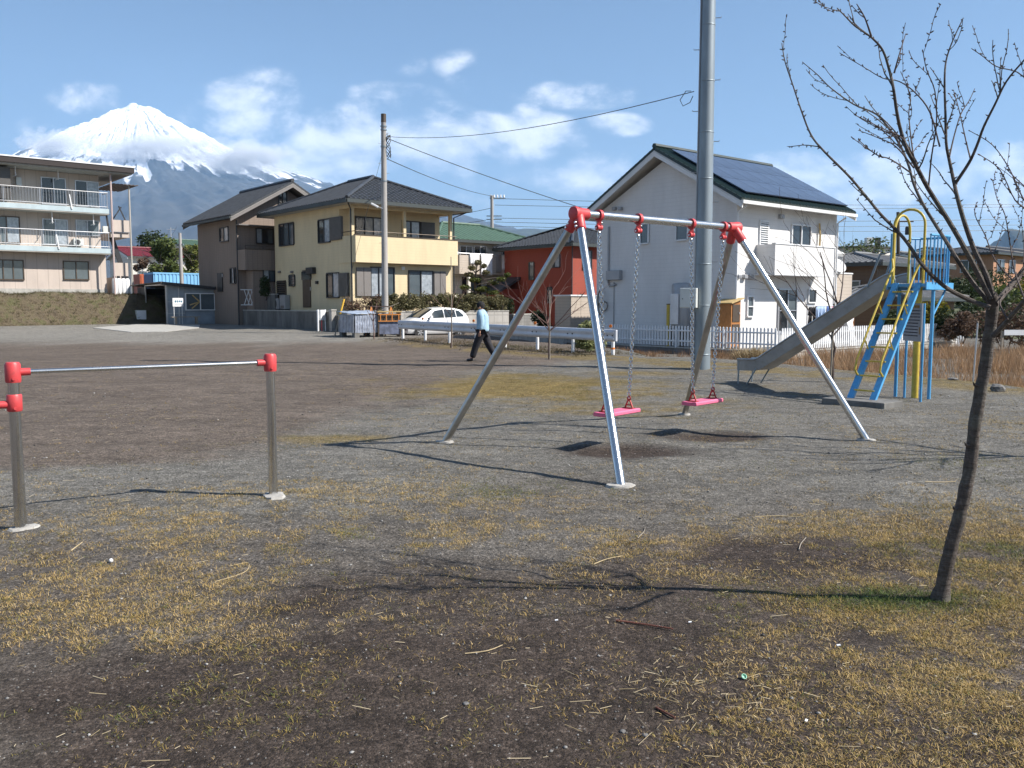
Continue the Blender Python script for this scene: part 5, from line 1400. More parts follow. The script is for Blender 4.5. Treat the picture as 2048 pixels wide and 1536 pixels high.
def footing(parent, x, y, z, r, seed, mt='concrete', h=.035):
    r_ = random.Random(seed); n = 18; vs = [(x, y, z + h)]; 
    for q, (f_, zz) in enumerate(((.55, h), (.85, h * .8), (1.0, -.02))):
        for k in range(n): a = k / n * 6.283; rr_ = r * f_ * (1 + .22 * math.sin(a * 2 + seed) + r_.uniform(-.09, .09)); vs.append((x + math.cos(a) * rr_, y + math.sin(a) * rr_, z + zz * r_.uniform(.75, 1.05)))
    fs = [(0, 1 + k, 1 + (k + 1) % n) for k in range(n)]
    for q in range(2):
        b_ = 1 + q * n
        fs += [(b_ + k, b_ + n + k, b_ + n + (k + 1) % n, b_ + (k + 1) % n) for k in range(n)]
    mb = MB(); mb.add(vs, fs); return mb.build('footing', M[mt], parent, smooth=True)
footing(HB, .02, 0, zl, .095, 1, 'concrete_pale', .016); footing(HB, hlen, -.02, zr_, .12, 5, 'concrete_pale', .02)

# ---------------------------------------------------------------- swing frame
b1, b2, b3, b4 = G(1242, 968), G(890, 884), G(1733, 879), G(1369, 827)
for b_ in (b1, b2, b3, b4): b_.z = ghf(b_.x, b_.y)
lm = (b1 + b2) / 2; rm = (b3 + b4) / 2; sd_ = (rm - lm); sd_.z = 0; sd_.normalize()
tA = D(1157, 425, lm.y + sd_.y * .80); tB = D(1468, 457, rm.y - sd_.y * .68)
SW = thing('swing_set', 'A-frame swing set of steel tubes with red joints', 'swing set', (lm.x, lm.y, 0), 0)
inv = lambda p: Vector(p) - Vector((lm.x, lm.y, 0))
ztop = (tA.z + tB.z) / 2; tA.z = ztop; tB.z = ztop
LR = .043
A_, B_ = inv(tA), inv(tB); bd = (B_ - A_).normalized()
mb = MB(); mb.tube([A_ - bd * .02, B_ + bd * .02], LR, 20); mb.build('top_bar', M['steel'], SW, smooth=True)
for tp_, bs_ in ((A_, b1), (A_, b2), (B_, b3), (B_, b4)):
    bl_ = inv(bs_); dd = (bl_ - tp_).normalized()
    mb = MB(); mb.tube([tp_ + dd * .08, bl_ + dd * .12], LR * .98, 20); mb.build('leg', M['steel' if bs_ in (b1, b3) else 'steelworn'], SW, smooth=True)
for tp_, pair, s in ((A_, (b1, b2), -1), (B_, (b3, b4), 1)):
    mb = MB()
    prof = [(.05, -.13), (.060, -.122), (.064, .0), (.073, .04), (.073, .08), (.058, .09)]
    ax = bd * s; rotm = ax.to_track_quat('Z', 'Y').to_matrix().to_4x4()
    mb.lathe(prof, 24, Matrix.Translation(tp_) @ rotm)
    for bs_ in pair:
        dd = (inv(bs_) - tp_).normalized(); mb.tube([tp_ + dd * .03, tp_ + dd * .20, tp_ + dd * .212], [.054, .056, .049], 18)
    jo = mb.build('joint', M['redcap'], SW, smooth=True)
    for bs_ in pair:
        dd = (inv(bs_) - tp_).normalized(); sidev = dd.cross(bd).normalized()
        for q in (.12, .17):
            mb = MB(); c_ = tp_ + dd * q + bd * s * .046; mb.tube([c_, c_ + bd * s * .028], .012, 8); mb.build('bolt', M['steel'], jo)
for i, bs_ in enumerate((b1, b2, b3, b4)):
    p = inv(bs_); footing(SW, p.x, p.y, bs_.z, .10 if i else .12, 20 + i, 'concrete_pale', .022)
# hangers on the bar, then the two swings
def on_bar(px): 
    rx, ry, _ = ray(px, 440); k = rx / ry; O = Vector((tA.x, tA.y, 0)); d_ = Vector((bd.x, bd.y, 0))
    s = (k * O.y - O.x) / (d_.x - k * d_.y); return A_ + bd * s
hang_pts = [on_bar(1198), on_bar(1277), on_bar(1383), on_bar(1447)]
perp = Vector((-bd.y, bd.x, 0)).normalized()
for p in hang_pts:
    mb = MB(); rotm = bd.to_track_quat('Z', 'Y').to_matrix().to_4x4()
    mb.lathe([(.052, -.022), (.062, -.02), (.062, .02), (.052, .022)], 20, Matrix.Translation(p) @ rotm)
    mb.bar(p - Vector((0, 0, .05)), p - Vector((0, 0, .15)), .045, .05); mb.tube([p - Vector((0, 0, .13)) - bd * .035, p - Vector((0, 0, .13)) + bd * .035], .03, 12)
    h_ = mb.build('hanger', M['redcap'], SW, smooth=True)
    for q in (.075, .135):
        mb = MB(); c_ = p - Vector((0, 0, q)) + bd * .03; mb.tube([c_ - bd * .075, c_ + bd * .02], .009, 8); mb.build('bolt', M['steel'], h_)
def link_mesh(mb, c, axis, side, L=.056, w=.028, r=.0056):
    axis = Vector(axis).normalized(); side = Vector(side); side = (side - axis * side.dot(axis)).normalized()
    pts = []; n = 12; a_ = L / 2 - w * .5
    for k in range(n):
        t_ = 2 * math.pi * k / n; pts.append(c + axis * (math.sin(t_) * w * .62 + (a_ if math.sin(t_) > 0.01 else (-a_ if math.sin(t_) < -.01 else 0))) + side * math.cos(t_) * w * .62)
    m_ = 5; vs = []; fs = []; nrm = axis.cross(side)
    for k, p in enumerate(pts):
        tg = (pts[(k + 1) % n] - pts[k - 1]).normalized(); b_ = tg.cross(nrm)
        for j in range(m_): a2 = 2 * math.pi * j / m_; vs.append(p + (nrm * math.cos(a2) + b_ * math.sin(a2)) * r)
    for k in range(n):
        for j in range(m_): fs.append((k * m_ + j, ((k + 1) % n) * m_ + j, ((k + 1) % n) * m_ + (j + 1) % m_, k * m_ + (j + 1) % m_))
    mb.add(vs, fs)
def swing(label, hp0, hp1, seat0, seat1):
    mid = (seat0 + seat1) / 2
    o = thing('swing', label, 'swing', mid, math.atan2(seat1.y - seat0.y, seat1.x - seat0.x), 'swings hanging from the steel frame')
    loc = Matrix.Translation(-mid); rot = Matrix.Rotation(-o.rotation_euler.z, 4, 'Z'); tf = rot @ loc
    L = (seat1 - seat0).length / 2 + .06
    mb = MB(); prof = [(-.105, -.018), (-.105, .012), (-.09, .024), (-.03, .018), (.03, .018), (.09, .024), (.105, .012), (.105, -.018), (.09, -.026), (-.09, -.026)]
    mb.prism([(-L, y, z) for y, z in prof], (2 * L, 0, 0)); mb.build('seat', M['pink'], o, bevel=.006)
    for hp, st, sx_ in ((hp0, seat0, -1), (hp1, seat1, 1)):
        top_p = tf @ (Vector((lm.x, lm.y, 0)) + hp - Vector((0, 0, .155))); x = sx_ * (L - .085); bot = Vector((x, 0, .155))
        mb = MB(); ax = (top_p - bot); n = int(ax.length / .040); d_ = ax.normalized()
        mb.tube([top_p + Vector((math.cos(a) * .022, 0, math.sin(a) * .03 + .0)) for a in np.linspace(0, 6.283, 13)], .006, 6, False)
        for k in range(n): link_mesh(mb, bot + d_ * (k + .5) * ax.length / n, d_, (1, .3, 0) if k % 2 else (-.3, 1, 0))
        mb.build('chain', M['chain'], o, smooth=True, fix=False)
        mb = MB(); mb.tube([(x, -.055, .015), (x, -.02, .10), (x, 0, .125), (x, .02, .10), (x, .055, .015)], .010, 8); mb.tube([(x, -.035, .06), (x, .035, .06)], .008, 6); mb.tube([(x, math.cos(a) * .022, .135 + math.sin(a) * .028) for a in np.linspace(0, 6.283, 12)], .008, 6, False)
        mb.box((x - .03, -.07, .02), (x + .03, .07, .03)); mb.build('shackle', M['redrust'], o, smooth=True)
    return o
w0 = Vector((lm.x, lm.y, 0))
def under(hp, px, py):
    q = w0 + hp; return D(px, py, q.y)
swing('pink swing seat seen through the front left leg of the frame', hang_pts[0], hang_pts[1], under(hang_pts[0], 1208, 826), under(hang_pts[1], 1260, 822))
swing('pink swing seat hanging before the rear leg of the frame', hang_pts[2], hang_pts[3], under(hang_pts[2], 1383, 805), under(hang_pts[3], 1427, 801))

# ---------------------------------------------------------------- slide
PS = thing('playground_slide', 'playground slide with steel chute, blue ladder and yellow hoops', 'slide', (6.62, 14.78, 0), UA)
o = PS; zp = 1.94
g0 = ghf(6.72, 14.78)
mb = MB(); mb.box((0, -.32, zp - .05), (.98, .32, zp)); mb.box((0, -.34, zp - .1), (1.0, -.321, zp + .02)); mb.box((0, .321, zp - .1), (1.0, .34, zp + .02)); mb.box((.982, -.32, zp - .1), (1.0, .32, zp + .02)); mb.build('platform', M['bluep'], o)
RUN = 1.36
for s in (-1, 1):
    mb = MB(); mb.bar((-RUN, s * .19, .06), (.03, s * .19, zp), .05, .1, (0, 1, 0)); mb.build('stringer', M['bluep'], o)
for k in range(8):
    f_ = (k + .7) / 8.3; mb = MB(); mb.bar((-RUN + (RUN) * f_, -.17, .06 + (zp - .06) * f_), (-RUN + RUN * f_, .17, .06 + (zp - .06) * f_), .07, .025); mb.build('rung', M['yellowp'], o)
cl = Vector((-1, 0, 0)); perp_l = Vector((-(zp - .06), 0, RUN)).normalized()
for s in (-1, 1):
    base = lambda f_: Vector((-RUN + RUN * f_, s * .21, .06 + (zp - .06) * f_))
    pts = [base(.20), base(.20) + perp_l * .13 + Vector((.0, 0, .02)), base(.27) + perp_l * .2, base(.6) + perp_l * .22, base(.98) + perp_l * .22, base(1.08) + perp_l * .20, Vector((.0, s * .26, zp + .42))]
    mb = MB(); mb.tube(pts, .018, 8); hr_ = mb.build('handrail', M['yellowp'], o, smooth=True)
    for f_ in (.45, .76):
        mb = MB(); mb.tube([base(f_ - .03), base(f_) + perp_l * .21], .012, 6); mb.build('brace', M['yellowp'], hr_)
def hoop(p0, p1, h, r=.021):
    p0, p1 = Vector(p0), Vector(p1); w_ = (p1 - p0).length / 2; m_ = (p0 + p1) / 2; d_ = (p1 - p0).normalized()
    pts = [p0, p0 + Vector((0, 0, (h - w_) * .5))] + [m_ - d_ * w_ * math.cos(a) + Vector((0, 0, h - w_ + w_ * math.sin(a))) for a in np.linspace(0, math.pi, 13)] + [p1 + Vector((0, 0, (h - w_) * .5)), p1]
    mb = MB(); mb.tube(pts, r, 10); return mb.build('hoop', M['yellowp'], o, smooth=True)
hoop((.03, -.26, zp), (.03, .26, zp), 1.23); hoop((.16, .31, zp), (.70, .31, zp), 1.18)
# blue cage round the far end
rail_pts = [(.10, -.33, zp), (.32, -.35, zp), (.56, -.36, zp), (.78, -.34, zp), (.94, -.24, zp), (.98, 0, zp), (.94, .24, zp), (.78, .33, zp)]
mb = MB(); mb.tube([Vector(p) + Vector((0, 0, .80)) for p in rail_pts], .02, 8); cg = mb.build('guard_rail', M['bluep'], o, smooth=True)
for i in range(15):
    f_ = i / 14 * (len(rail_pts) - 1); k = min(int(f_), len(rail_pts) - 2); p = Vector(rail_pts[k]).lerp(Vector(rail_pts[k + 1]), f_ - k)
    mb = MB(); mb.tube([p, p + Vector((0, 0, .80))], .012, 8); mb.build('baluster', M['bluep'], cg)
mb = MB(); mb.tube([(.1, .33, zp), (.1, .33, zp + .85), (.17, .33, zp + .85)], .02, 8); mb.build('guard_post', M['bluep'], o)
# posts
mb = MB(); mb.tube([(.42, -.02, g0 - .1), (.42, -.02, zp - .05)], .055, 14); mb.build('post', M['yellowp'], o, smooth=True)
for x, y in ((.36, -.29), (.36, .29)):
    mb = MB(); mb.tube([(x, y, g0 - .1), (x, y, zp - .05)], .03, 10); mb.build('leg', M['bluep'], o, smooth=True)
mb = MB(); mb.tube([(.45, -.25, zp - .55), (.92, -.25, zp - .08)], .018, 8); mb.build('brace', M['bluep'], o)
mb = MB(); mb.box((-RUN - .32, -.55, -.05), (-RUN + .28, .5, .09)); mb.build('step_block', M['concrete_dark'], o, bevel=.015)
# chute: polished trough with rolled side lips
cx0, cx1 = .24, .70
path = [Vector((0, .30, zp + .02)), Vector((0, .44, zp - .01)), Vector((0, .54, zp - .06)), Vector((0, 2.92, .40)), Vector((0, 3.02, .35)), Vector((0, 3.15, .33)), Vector((0, 3.5, .32))]
sec = [(cx0 - .02, .17), (cx0, .17), (cx0 + .012, .0), (cx1 - .012, .0), (cx1, .17), (cx1 + .02, .17), (cx1 + .02, -.05), (cx0 - .02, -.05)]
vs = []; fs = []
for i, p in enumerate(path):
    tg = (path[min(i + 1, len(path) - 1)] - path[max(i - 1, 0)]).normalized(); up_ = Vector((1, 0, 0)).cross(tg)
    for x, h in sec: vs.append(Vector((x, 0, 0)) + p + up_ * h)
n_ = len(sec)
for i in range(len(path) - 1):
    for k in range(n_): fs.append((i * n_ + k, i * n_ + (k + 1) % n_, (i + 1) * n_ + (k + 1) % n_, (i + 1) * n_ + k))
fs += [tuple(range(n_)), tuple(range((len(path) - 1) * n_, len(path) * n_))]
mb = MB(); mb.add(vs, fs); ch = mb.build('chute', M['chute'], o)
for x in (cx0 - .01, cx1 + .01):
    pts = []
    for i, p in enumerate(path):
        tg = (path[min(i + 1, len(path) - 1)] - path[max(i - 1, 0)]).normalized(); up_ = Vector((1, 0, 0)).cross(tg); pts.append(Vector((x, 0, 0)) + p + up_ * .172)
    mb = MB(); mb.tube(pts, .022, 8); mb.build('lip', M['steelworn'], ch, smooth=True)
    ge = ghf(4.7, 17.6)
    mb = MB(); mb.tube([(x, 3.46, .5), (x, 3.48, ge - .05)], .016, 8); mb.tube([(x, 3.05, .34), (x, 3.3, ge - .05)], .016, 8); mb.build('support', M['galv'], o)
mb = MB(); mb.tube([(cx0 - .1, .32, zp), (cx0 - .1, .34, zp + .55), (cx0, .6, zp + .52), (cx0 - .02, .8, zp - .05)], .02, 8); mb.build('side_guard', M['galv'], o)
mb = MB(); mb.tube([(cx1 + .1, .32, zp), (cx1 + .1, .34, zp + .55), (cx1, .6, zp + .52), (cx1 + .02, .8, zp - .05)], .02, 8); mb.build('side_guard', M['galv'], o)
# notice board behind the ladder
nb = Vector((6.74, 15.02, 0))
SB = thing('notice_board', 'grey playground notice board with printed rules on blue legs behind the slide ladder', 'sign', (nb.x, nb.y, 0), R(-90))
fS = Face(SB, 'A', 0); s0, z0, s1, z1 = -.03, .98, .63, 1.61
for s in (s0 + .03, s1 - .03):
    mb = MB(); mb.tube([(s, .03, ghf(nb.x, nb.y) - .1), (s, .03, z1)], .022, 8); mb.build('leg', M['bluep'], SB)
bd_ = fbox(fS, 'board', 'board_grey', (s0, z0, s1, z1), 0, .02, px=False)
ink2 = M['tank_dark']; rs = random.Random(9)
mb = MB(); 
for k in range(5): mb.box((s0 + .07 + k * .105, -.0235, z1 - .075), (s0 + .155 + k * .105, -.0215, z1 - .03))
mb.build('heading', M['ochre_ink'], bd_)['kind'] = 'stuff'
for j in range(9):
    mb = MB(); x = s0 + .035
    while x < s1 - (.06 if j < 4 else .12):
        w_ = rs.uniform(.006, .016); mb.box((x, -.0235, z1 - .13 - j * .052), (x + w_, -.0215, z1 - .112 - j * .052)); x += w_ + rs.uniform(.002, .008)
    mb.build('text_line', ink2, bd_)['kind'] = 'stuff'
mb = MB(); mb.box((s1 - .075, -.0235, z0 + .12), (s1 - .045, -.0215, z0 + .24)); mb.build('mark', M['ochre_ink'], bd_)

# ---------------------------------------------------------------- big steel pole
bp = G(1402, 738); bp.z = ghf(bp.x, bp.y)
BP = thing('steel_pole', 'tall grey steel utility pole standing in the park behind the swings', 'pole', bp)
mb = MB(); hts = [-.3, 3.2, 6.4, 9.6, 12.8, 14.2]; rad0 = [.222 - .0055 * max(0, h) for h in hts]
mb.lathe([(r_, h) for r_, h in zip(rad0, hts)], 32); mb.build('shaft', M['galv'], BP, smooth=True)
for h in (.35, 1.55, 2.55, 4.6, 5.7, 6.9, 8.2, 9.6, 11):
    mb = MB(); r_ = .222 - .0055 * h + .003; mb.lathe([(r_, h), (r_ + .004, h + .005), (r_ + .004, h + .02), (r_, h + .025)], 28); mb.build('seam', M['galv'], BP, smooth=True)
for k in range(16):
    h = 1.9 + k * .72; a = R(-10) if k % 2 else R(172); r_ = .222 - .0055 * h
    mb = MB(); mb.tube([(math.cos(a) * r_, math.sin(a) * r_, h), (math.cos(a) * (r_ + .13), math.sin(a) * (r_ + .13), h), (math.cos(a) * (r_ + .135), math.sin(a) * (r_ + .135), h + .03)], .009, 6); mb.build('step_bolt', M['steelworn'], BP)
mb = MB(); mb.tube([(-.215, -.09, 0), (-.21, -.09, 1.4)], .022, 6); mb.tube([(-.21, -.06, 0), (-.19, -.06, 6), (-.17, -.05, 13.5)], .018, 6); mb.build('cable', M['tank'], BP)
cxw = D(1378, 596, bp.y - .2) - bp
CB = thing('control_box', 'white metal cabinet strapped to the tall steel pole', 'cabinet', (bp.x + cxw.x, bp.y - .18, bp.z + cxw.z), R(-22))
mb = MB(); mb.box((-.2, -.1, -.24), (.2, .1, .24)); mb.build('body', M['boxwhite'], CB, bevel=.012)
mb = MB(); mb.box((-.185, -.112, -.225), (.185, -.1005, .225)); d2 = mb.build('door', M['boxwhite'], CB); mb = MB(); mb.tube([(-.13, -.112, -.02), (-.13, -.125, -.02)], .014, 8); mb.build('lock', M['dkgrey'], d2)
mb = MB(); mb.tube([(.1, 0, -.24), (.12, .03, -.5), (.05, .1, -.75)], .012, 6); mb.build('cable', M['tank'], CB)

# ---------------------------------------------------------------- concrete utility pole, guy wire and far pole
up = D(770, 640, 42.0); up.z = gzf(up.x, up.y)
top_ = D(767, 228, 42.0)
UP = thing('utility_pole', 'concrete utility pole with a street lamp in front of the yellow house', 'pole', up)
lean = Vector((top_.x - up.x, 0, top_.z - up.z))
mb = MB(); mb.tube([(0, 0, -.2), lean * .5, lean * .965], [.165, .142, .118], 20); mb.build('shaft', M['pole_conc'], UP, smooth=True)
mb = MB(); mb.tube([lean * .962, lean], [.125, .122], 16); mb.build('cap', M['bronze'], UP)
for k in range(12):
    c_ = lean * (.42 + k * .045); s = 1 if k % 2 else -1; mb = MB(); mb.tube([c_, c_ + Vector((s * .26, 0, 0))], .01, 5); mb.build('step_bolt', M['steelworn'], UP)
for f_ in (.945, .93, .855, .70):
    mb = MB(); c_ = lean * f_; mb.lathe([(.14, -.03), (.15, -.03), (.15, .03), (.14, .03)], 16, Matrix.Translation(c_)); mb.build('band', M['galv'], UP)
rs = random.Random(3); mb = MB()
for k in range(6):
    z0_ = lean.z * .90; pts = [Vector((.13, -.02, z0_ - k * .1))]
    for q in range(7): pts.append(Vector((.22 + .16 * math.sin(q * .9 + k), rs.uniform(-.1, .1), z0_ + .12 - q * .17 - k * .03)))
    mb.tube(pts, .018, 5)
mb.build('cable_coil', M['wire'], UP)
lz = D(752, 414, 42.0).z - up.z; lx = D(752, 414, 42.0).x - up.x
mb = MB(); mb.bar((lean.x * .5, -.1, lz - .1), (lx + .12, -.2, lz), .03); la_ = mb.build('lamp_arm', M['alu'], UP)
mb = MB(); mb.bar((lx + .14, -.2, lz - .03), (lx - .2, -.24, lz + .14), .13, .1); mb.build('lamp_head', M['whitep'], UP, bevel=.03)
gy0 = G(668, 676, .05); gtop = up + lean * .85
GW = thing('guy_wire', 'stay wire with a yellow sleeve anchored beside the caged refuse box', 'guy wire', gy0)
d_ = gtop - gy0
mb = MB(); mb.tube([(0, 0, 0), d_], .008, 5); mb.build('wire', M['wire'], GW)
mb = MB(); mb.tube([d_ * .095, d_ * .20], .042, 10); mb.build('sleeve', M['yellow_sleeve'], GW)
mb = MB(); mb.tube([(0, 0, -.05), d_ * .094], .030, 8); mb.build('anchor_rod', M['stake'], GW)
def wire(label, a, b, sag, r=.010, name='power_line'):
    a, b = Vector(a), Vector(b); pts = [a.lerp(b, t_) - Vector((0, 0, sag * 4 * t_ * (1 - t_))) for t_ in np.linspace(0, 1, 17)]
    mb = MB(); mb.tube([p - a for p in pts], r, 5); w_ = mb.build(name, M['wire'], fix=False); w_.location = a
    return tag(w_, label, 'cable')
jn = up + lean * .90
wire('slack overhead cable from the concrete pole to the tall steel pole', jn + Vector((.15, 0, .0)), D(1388, 183, bp.y) , .42, .011)
wire('overhead cable from the concrete pole to the roof of the white house', jn + Vector((.2, 0, -.1)), D(1215, 432, 41.0), .12, .017)
fp = D(984, 470, 82); ftop = D(984, 391, 82)
wire('overhead cable from the concrete pole to the distant pole', up + lean * .80 + Vector((.15, 0, 0)), D(985, 392, 82), .25, .02)
mb = MB(); pts = [D(1384, 182, bp.y) + Vector((-.02, 0, 0)), D(1372, 182, bp.y), D(1360, 200, bp.y), D(1366, 212, bp.y), D(1380, 205, bp.y), D(1386, 192, bp.y)]
mb.tube([p - bp for p in pts], .01, 5); mb.build('cable_loop', M['wire'], BP)
FP = thing('utility_pole', 'distant concrete utility pole above the green roof', 'pole', (fp.x, fp.y, 0))
mb = MB(); mb.tube([(0, 0, 0), (0, 0, ftop.z)], [.2, .14], 12); mb.build('shaft', M['pole_conc'], FP)
mb = MB(); zz = D(1000, 397, 82); mb.bar((-.2, 0, zz.z), (zz.x - fp.x + .5, 0, zz.z), .1); ca = mb.build('crossarm', M['galv'], FP)
for k in range(5):
    mb = MB(); mb.lathe([(.05, 0), (.09, .1), (.05, .3)], 8, Matrix.Translation((-.1 + k * .3, 0, zz.z + .05))); mb.build('insulator', M['whitep'], ca)
for py_ in (432, 439):
    mb = MB(); z_ = D(984, py_, 82).z; mb.bar((-.5, 0, z_), (.9, 0, z_), .09); mb.build('crossarm', M['galv'], FP)
far = [(391, 400, 401), (404, 402, 404), (430, 426, 428), (438, 434, 441), (446, 440, 452)]
for i, (y0_, y1_, y2_) in enumerate(far):
    wire(('upper ' if i < 2 else 'lower ') + ['', 'thin ', '', 'middle ', 'slack '][i] + 'power line strung from the distant pole past the white house', D(990, y0_ + 6, 82), D(2300, y2_ + 2, 105), .5, .022)
for i, (a_, b_) in enumerate((((905, 422), (984, 416)), ((900, 432), (984, 438)))):
    wire(['upper', 'lower'][i] + ' power line from behind the yellow roof to the distant pole', D(640, a_[1] + 25, 100), D(984, b_[1], 82), .6, .022)
# a pole line far right
rp = D(1801, 560, 75); rt = D(1796, 424, 75)
RP = thing('utility_pole', 'dark distant utility pole behind the slide hoops', 'pole', (rp.x, rp.y, -.4))
mb = MB(); mb.tube([(0, 0, 0), (rt.x - rp.x, 0, rt.z + .4)], [.2, .13], 10); mb.build('shaft', M['bronze'], RP)
mb = MB(); mb.bar((-.3, 0, rt.z - .4), (.9, 0, rt.z - .4), .1); mb.build('crossarm', M['bronze'], RP)
mb = MB(); mb.lathe([(.2, 0), (.22, .1), (.22, .6), (.15, .7)], 12, Matrix.Translation((.45, 0, rt.z - 1.5))); mb.build('transformer', M['dkgrey'], RP)

# ---------------------------------------------------------------- guardrail
g1 = D(1227, 712, 27.3); g2 = D(801, 674, 38.6)
g1.z = gzf(g1.x, g1.y); g2.z = gzf(g2.x, g2.y)
gv = g2 - g1; glen = math.hypot(gv.x, gv.y)
GR = thing('guardrail', 'white W-beam guardrail with white posts beside the road', 'guardrail', g1, math.atan2(gv.y, gv.x))
slope = gv.z / glen
prof = [(.02, .40), (.05, .42), (.075, .48), (.06, .54), (.045, .585), (.06, .63), (.075, .69), (.05, .76), (.02, .78)]
vs = []; fs = []
for i, x in enumerate(np.linspace(-.05, glen + .1, 9)):
    for y, z in prof: vs.append((x, y - .0, z + .03 + slope * x))
    for y, z in prof[::-1]: vs.append((x, y - .012, z + .03 + slope * x))
n_ = len(prof) * 2
for i in range(8):
    for k in range(n_): fs.append((i * n_ + k, i * n_ + (k + 1) % n_, (i + 1) * n_ + (k + 1) % n_, (i + 1) * n_ + k))
mb = MB(); mb.add(vs, fs); mb.build('beam', M['rail'], GR, smooth=True)
mb = MB(); mb.box((-.16, -.02, .44), (-.051, .06, .80)); mb.build('end_cap', M['rail'], GR, bevel=.02)
for i in range(8):
    x = .12 + (glen - .2) * i / 7; zz = slope * x
    mb = MB(); mb.tube([(x, -.08, zz - .3), (x, -.08, zz + (.80 if i in (0, 7) else .74))], .057, 12); po = mb.build('post', M['whitep'], GR, smooth=True)
    mb = MB(); mb.box((x - .05, -.06, zz + .50), (x + .05, .028, zz + .66)); mb.build('bracket', M['rail'], po)
    mb = MB(); mb.lathe([(.0585, zz + .18), (.0595, zz + .185), (.0595, zz + .235), (.0585, zz + .24)], 12, Matrix.Translation((x, -.08, 0)))
    if i == 0: mb.build('reflective_band', M['orange'], po)
    for bx_ in (-.12, .12):
        mb = MB(); mb.tube([(x + bx_, .03, zz + .615), (x + bx_, .068, zz + .615)], .022, 8); mb.build('bolt', M['dkgrey'], po)
    if i in (0, 2, 4, 6):
        mb = MB(); mb.tube([(x, .03, zz + .78), (x, .03, zz + .86)], .01, 6); mb.build('reflector_stem', M['rail'], po)
        mb = MB(); mb.lathe([(.001, -.012), (.052, -.012), (.055, 0), (.052, .012), (.001, .012)], 14, Matrix.Translation((x, .03, zz + .91)) @ Matrix.Rotation(R(90), 4, 'X') @ Matrix.Rotation(R(25), 4, 'Y')); mb.build('reflector', M['orange'], po)
# ================================================================== TREES
# ---------------------------------------------------------------- the bare cherry in front
tb = G(1882, 1197); tb.z = ghf(tb.x, tb.y)
CT = thing('cherry_tree', 'bare young cherry tree with a leaning trunk in the near grass', 'tree', tb)
TY = tb.y
def poly(pts, y0, y1, jit=0.0, seed=0):
    n = len(pts); rs = random.Random(seed)
    return [D(px, py, y0 + (y1 - y0) * i / max(1, n - 1) + rs.uniform(-jit, jit)) - tb for i, (px, py) in enumerate(pts)]
def smooth_path(pts, k=4):
    out = []
    for i in range(len(pts) - 1):
        p0, p1, p2, p3 = pts[max(i - 1, 0)], pts[i], pts[i + 1], pts[min(i + 2, len(pts) - 1)]
        for j in range(k):
            t_ = j / k
            out.append(.5 * ((2 * p1) + (p2 - p0) * t_ + (2 * p0 - 5 * p1 + 4 * p2 - p3) * t_ ** 2 + (-p0 + 3 * p1 - 3 * p2 + p3) * t_ ** 3))
    out.append(pts[-1]); return out
trunk = smooth_path(poly([(1880, 1203), (1893, 1130), (1917, 1040), (1936, 955), (1947, 870), (1960, 790), (1972, 720), (1981, 660), (1985, 612), (1984, 590)], TY, TY - .24))
mb = MB(); nT = len(trunk); rs = random.Random(8)
rad_ = [.038 - .012 * (i / nT) ** .7 + .022 * max(0, 1 - i / 3) ** 2 + .0018 * math.sin(i * 1.9) + rs.uniform(-.0015, .0015) for i in range(nT)]
trunk = [p + Vector((rs.uniform(-.003, .003), 0, 0)) for p in trunk]
trunk[0] = trunk[0] - Vector((0, 0, .06))
mb.tube(trunk, rad_, 16)
for i_, s in ((15, -1), (21, -1), (9, -1), (28, 1)):
    p = trunk[i_]; mb.tube([p + Vector((s * .02, -.01, 0)), p + Vector((s * .045, -.02, .006)), p + Vector((s * .055, -.025, .02))], [.010, .007, .003], 6)
mb.build('trunk', M['bark'], CT, smooth=True)
def buds(mb, pts, r0, r1, rs, gap=.035):
    L = 0
    for i in range(len(pts) - 1):
        seg = (pts[i + 1] - pts[i]); d_ = seg.normalized(); L += seg.length
        while L > gap:
            L -= gap * rs.uniform(.7, 1.4); r_ = r0 + (r1 - r0) * i / len(pts)
            ax = Vector((rs.gauss(0, 1), rs.gauss(0, 1), rs.gauss(0, 1))); ax = (ax - d_ * ax.dot(d_)).normalized()
            b_ = pts[i] + seg * rs.random(); e_ = b_ + ax * (r_ + rs.uniform(.006, .013)) + d_ * rs.uniform(.004, .012)
            mb.tube([b_, b_.lerp(e_, .6), e_], [.0028, .0034, .001], 4, False)
def branch(pts, y0, y1, r0, r1, seed, twigs=6, tl=(.12, .4), k=4, jit=.03):
    rs = random.Random(seed); P_ = smooth_path(poly(pts, y0, y1, jit, seed), k); n = len(P_)
    mb = MB(); rr_ = [r0 + (r1 - r0) * (i / (n - 1)) ** .75 for i in range(n)]
    mb.tube(P_, rr_, 8); buds(mb, P_[int(n * .25):], r0, r1, rs)
    for t_ in range(twigs):
        i = rs.randint(int(n * .2), n - 2); d_ = (P_[i + 1] - P_[i]).normalized()
        ax = Vector((rs.gauss(0, .8), rs.gauss(0, 1), rs.gauss(0, .5))); ax = (ax - d_ * ax.dot(d_)).normalized()
        dd = (d_ + ax * rs.uniform(.45, .95) + Vector((0, 0, .25))).normalized(); L = rs.uniform(*tl); q = [P_[i]]
        for j in range(6):
            dd = (dd + Vector((rs.gauss(0, .1), rs.gauss(0, .1), rs.gauss(0, .08) + .06))).normalized(); q.append(q[-1] + dd * L / 6)
        rt_ = min(rr_[i] * .6, .004); mb.tube(q, [rt_ + (.0016 - rt_) * j / 6 for j in range(7)], 5); buds(mb, q, rt_, .0016, rs, .03)
    return mb.build('branch', M['twig'] if r0 < .008 else M['bark'], CT, smooth=True, fix=False)
TF = TY - .23
z = lambda x, y: (1440 + x / 3.072, y / 3.072)
F_ = (1984, 600)
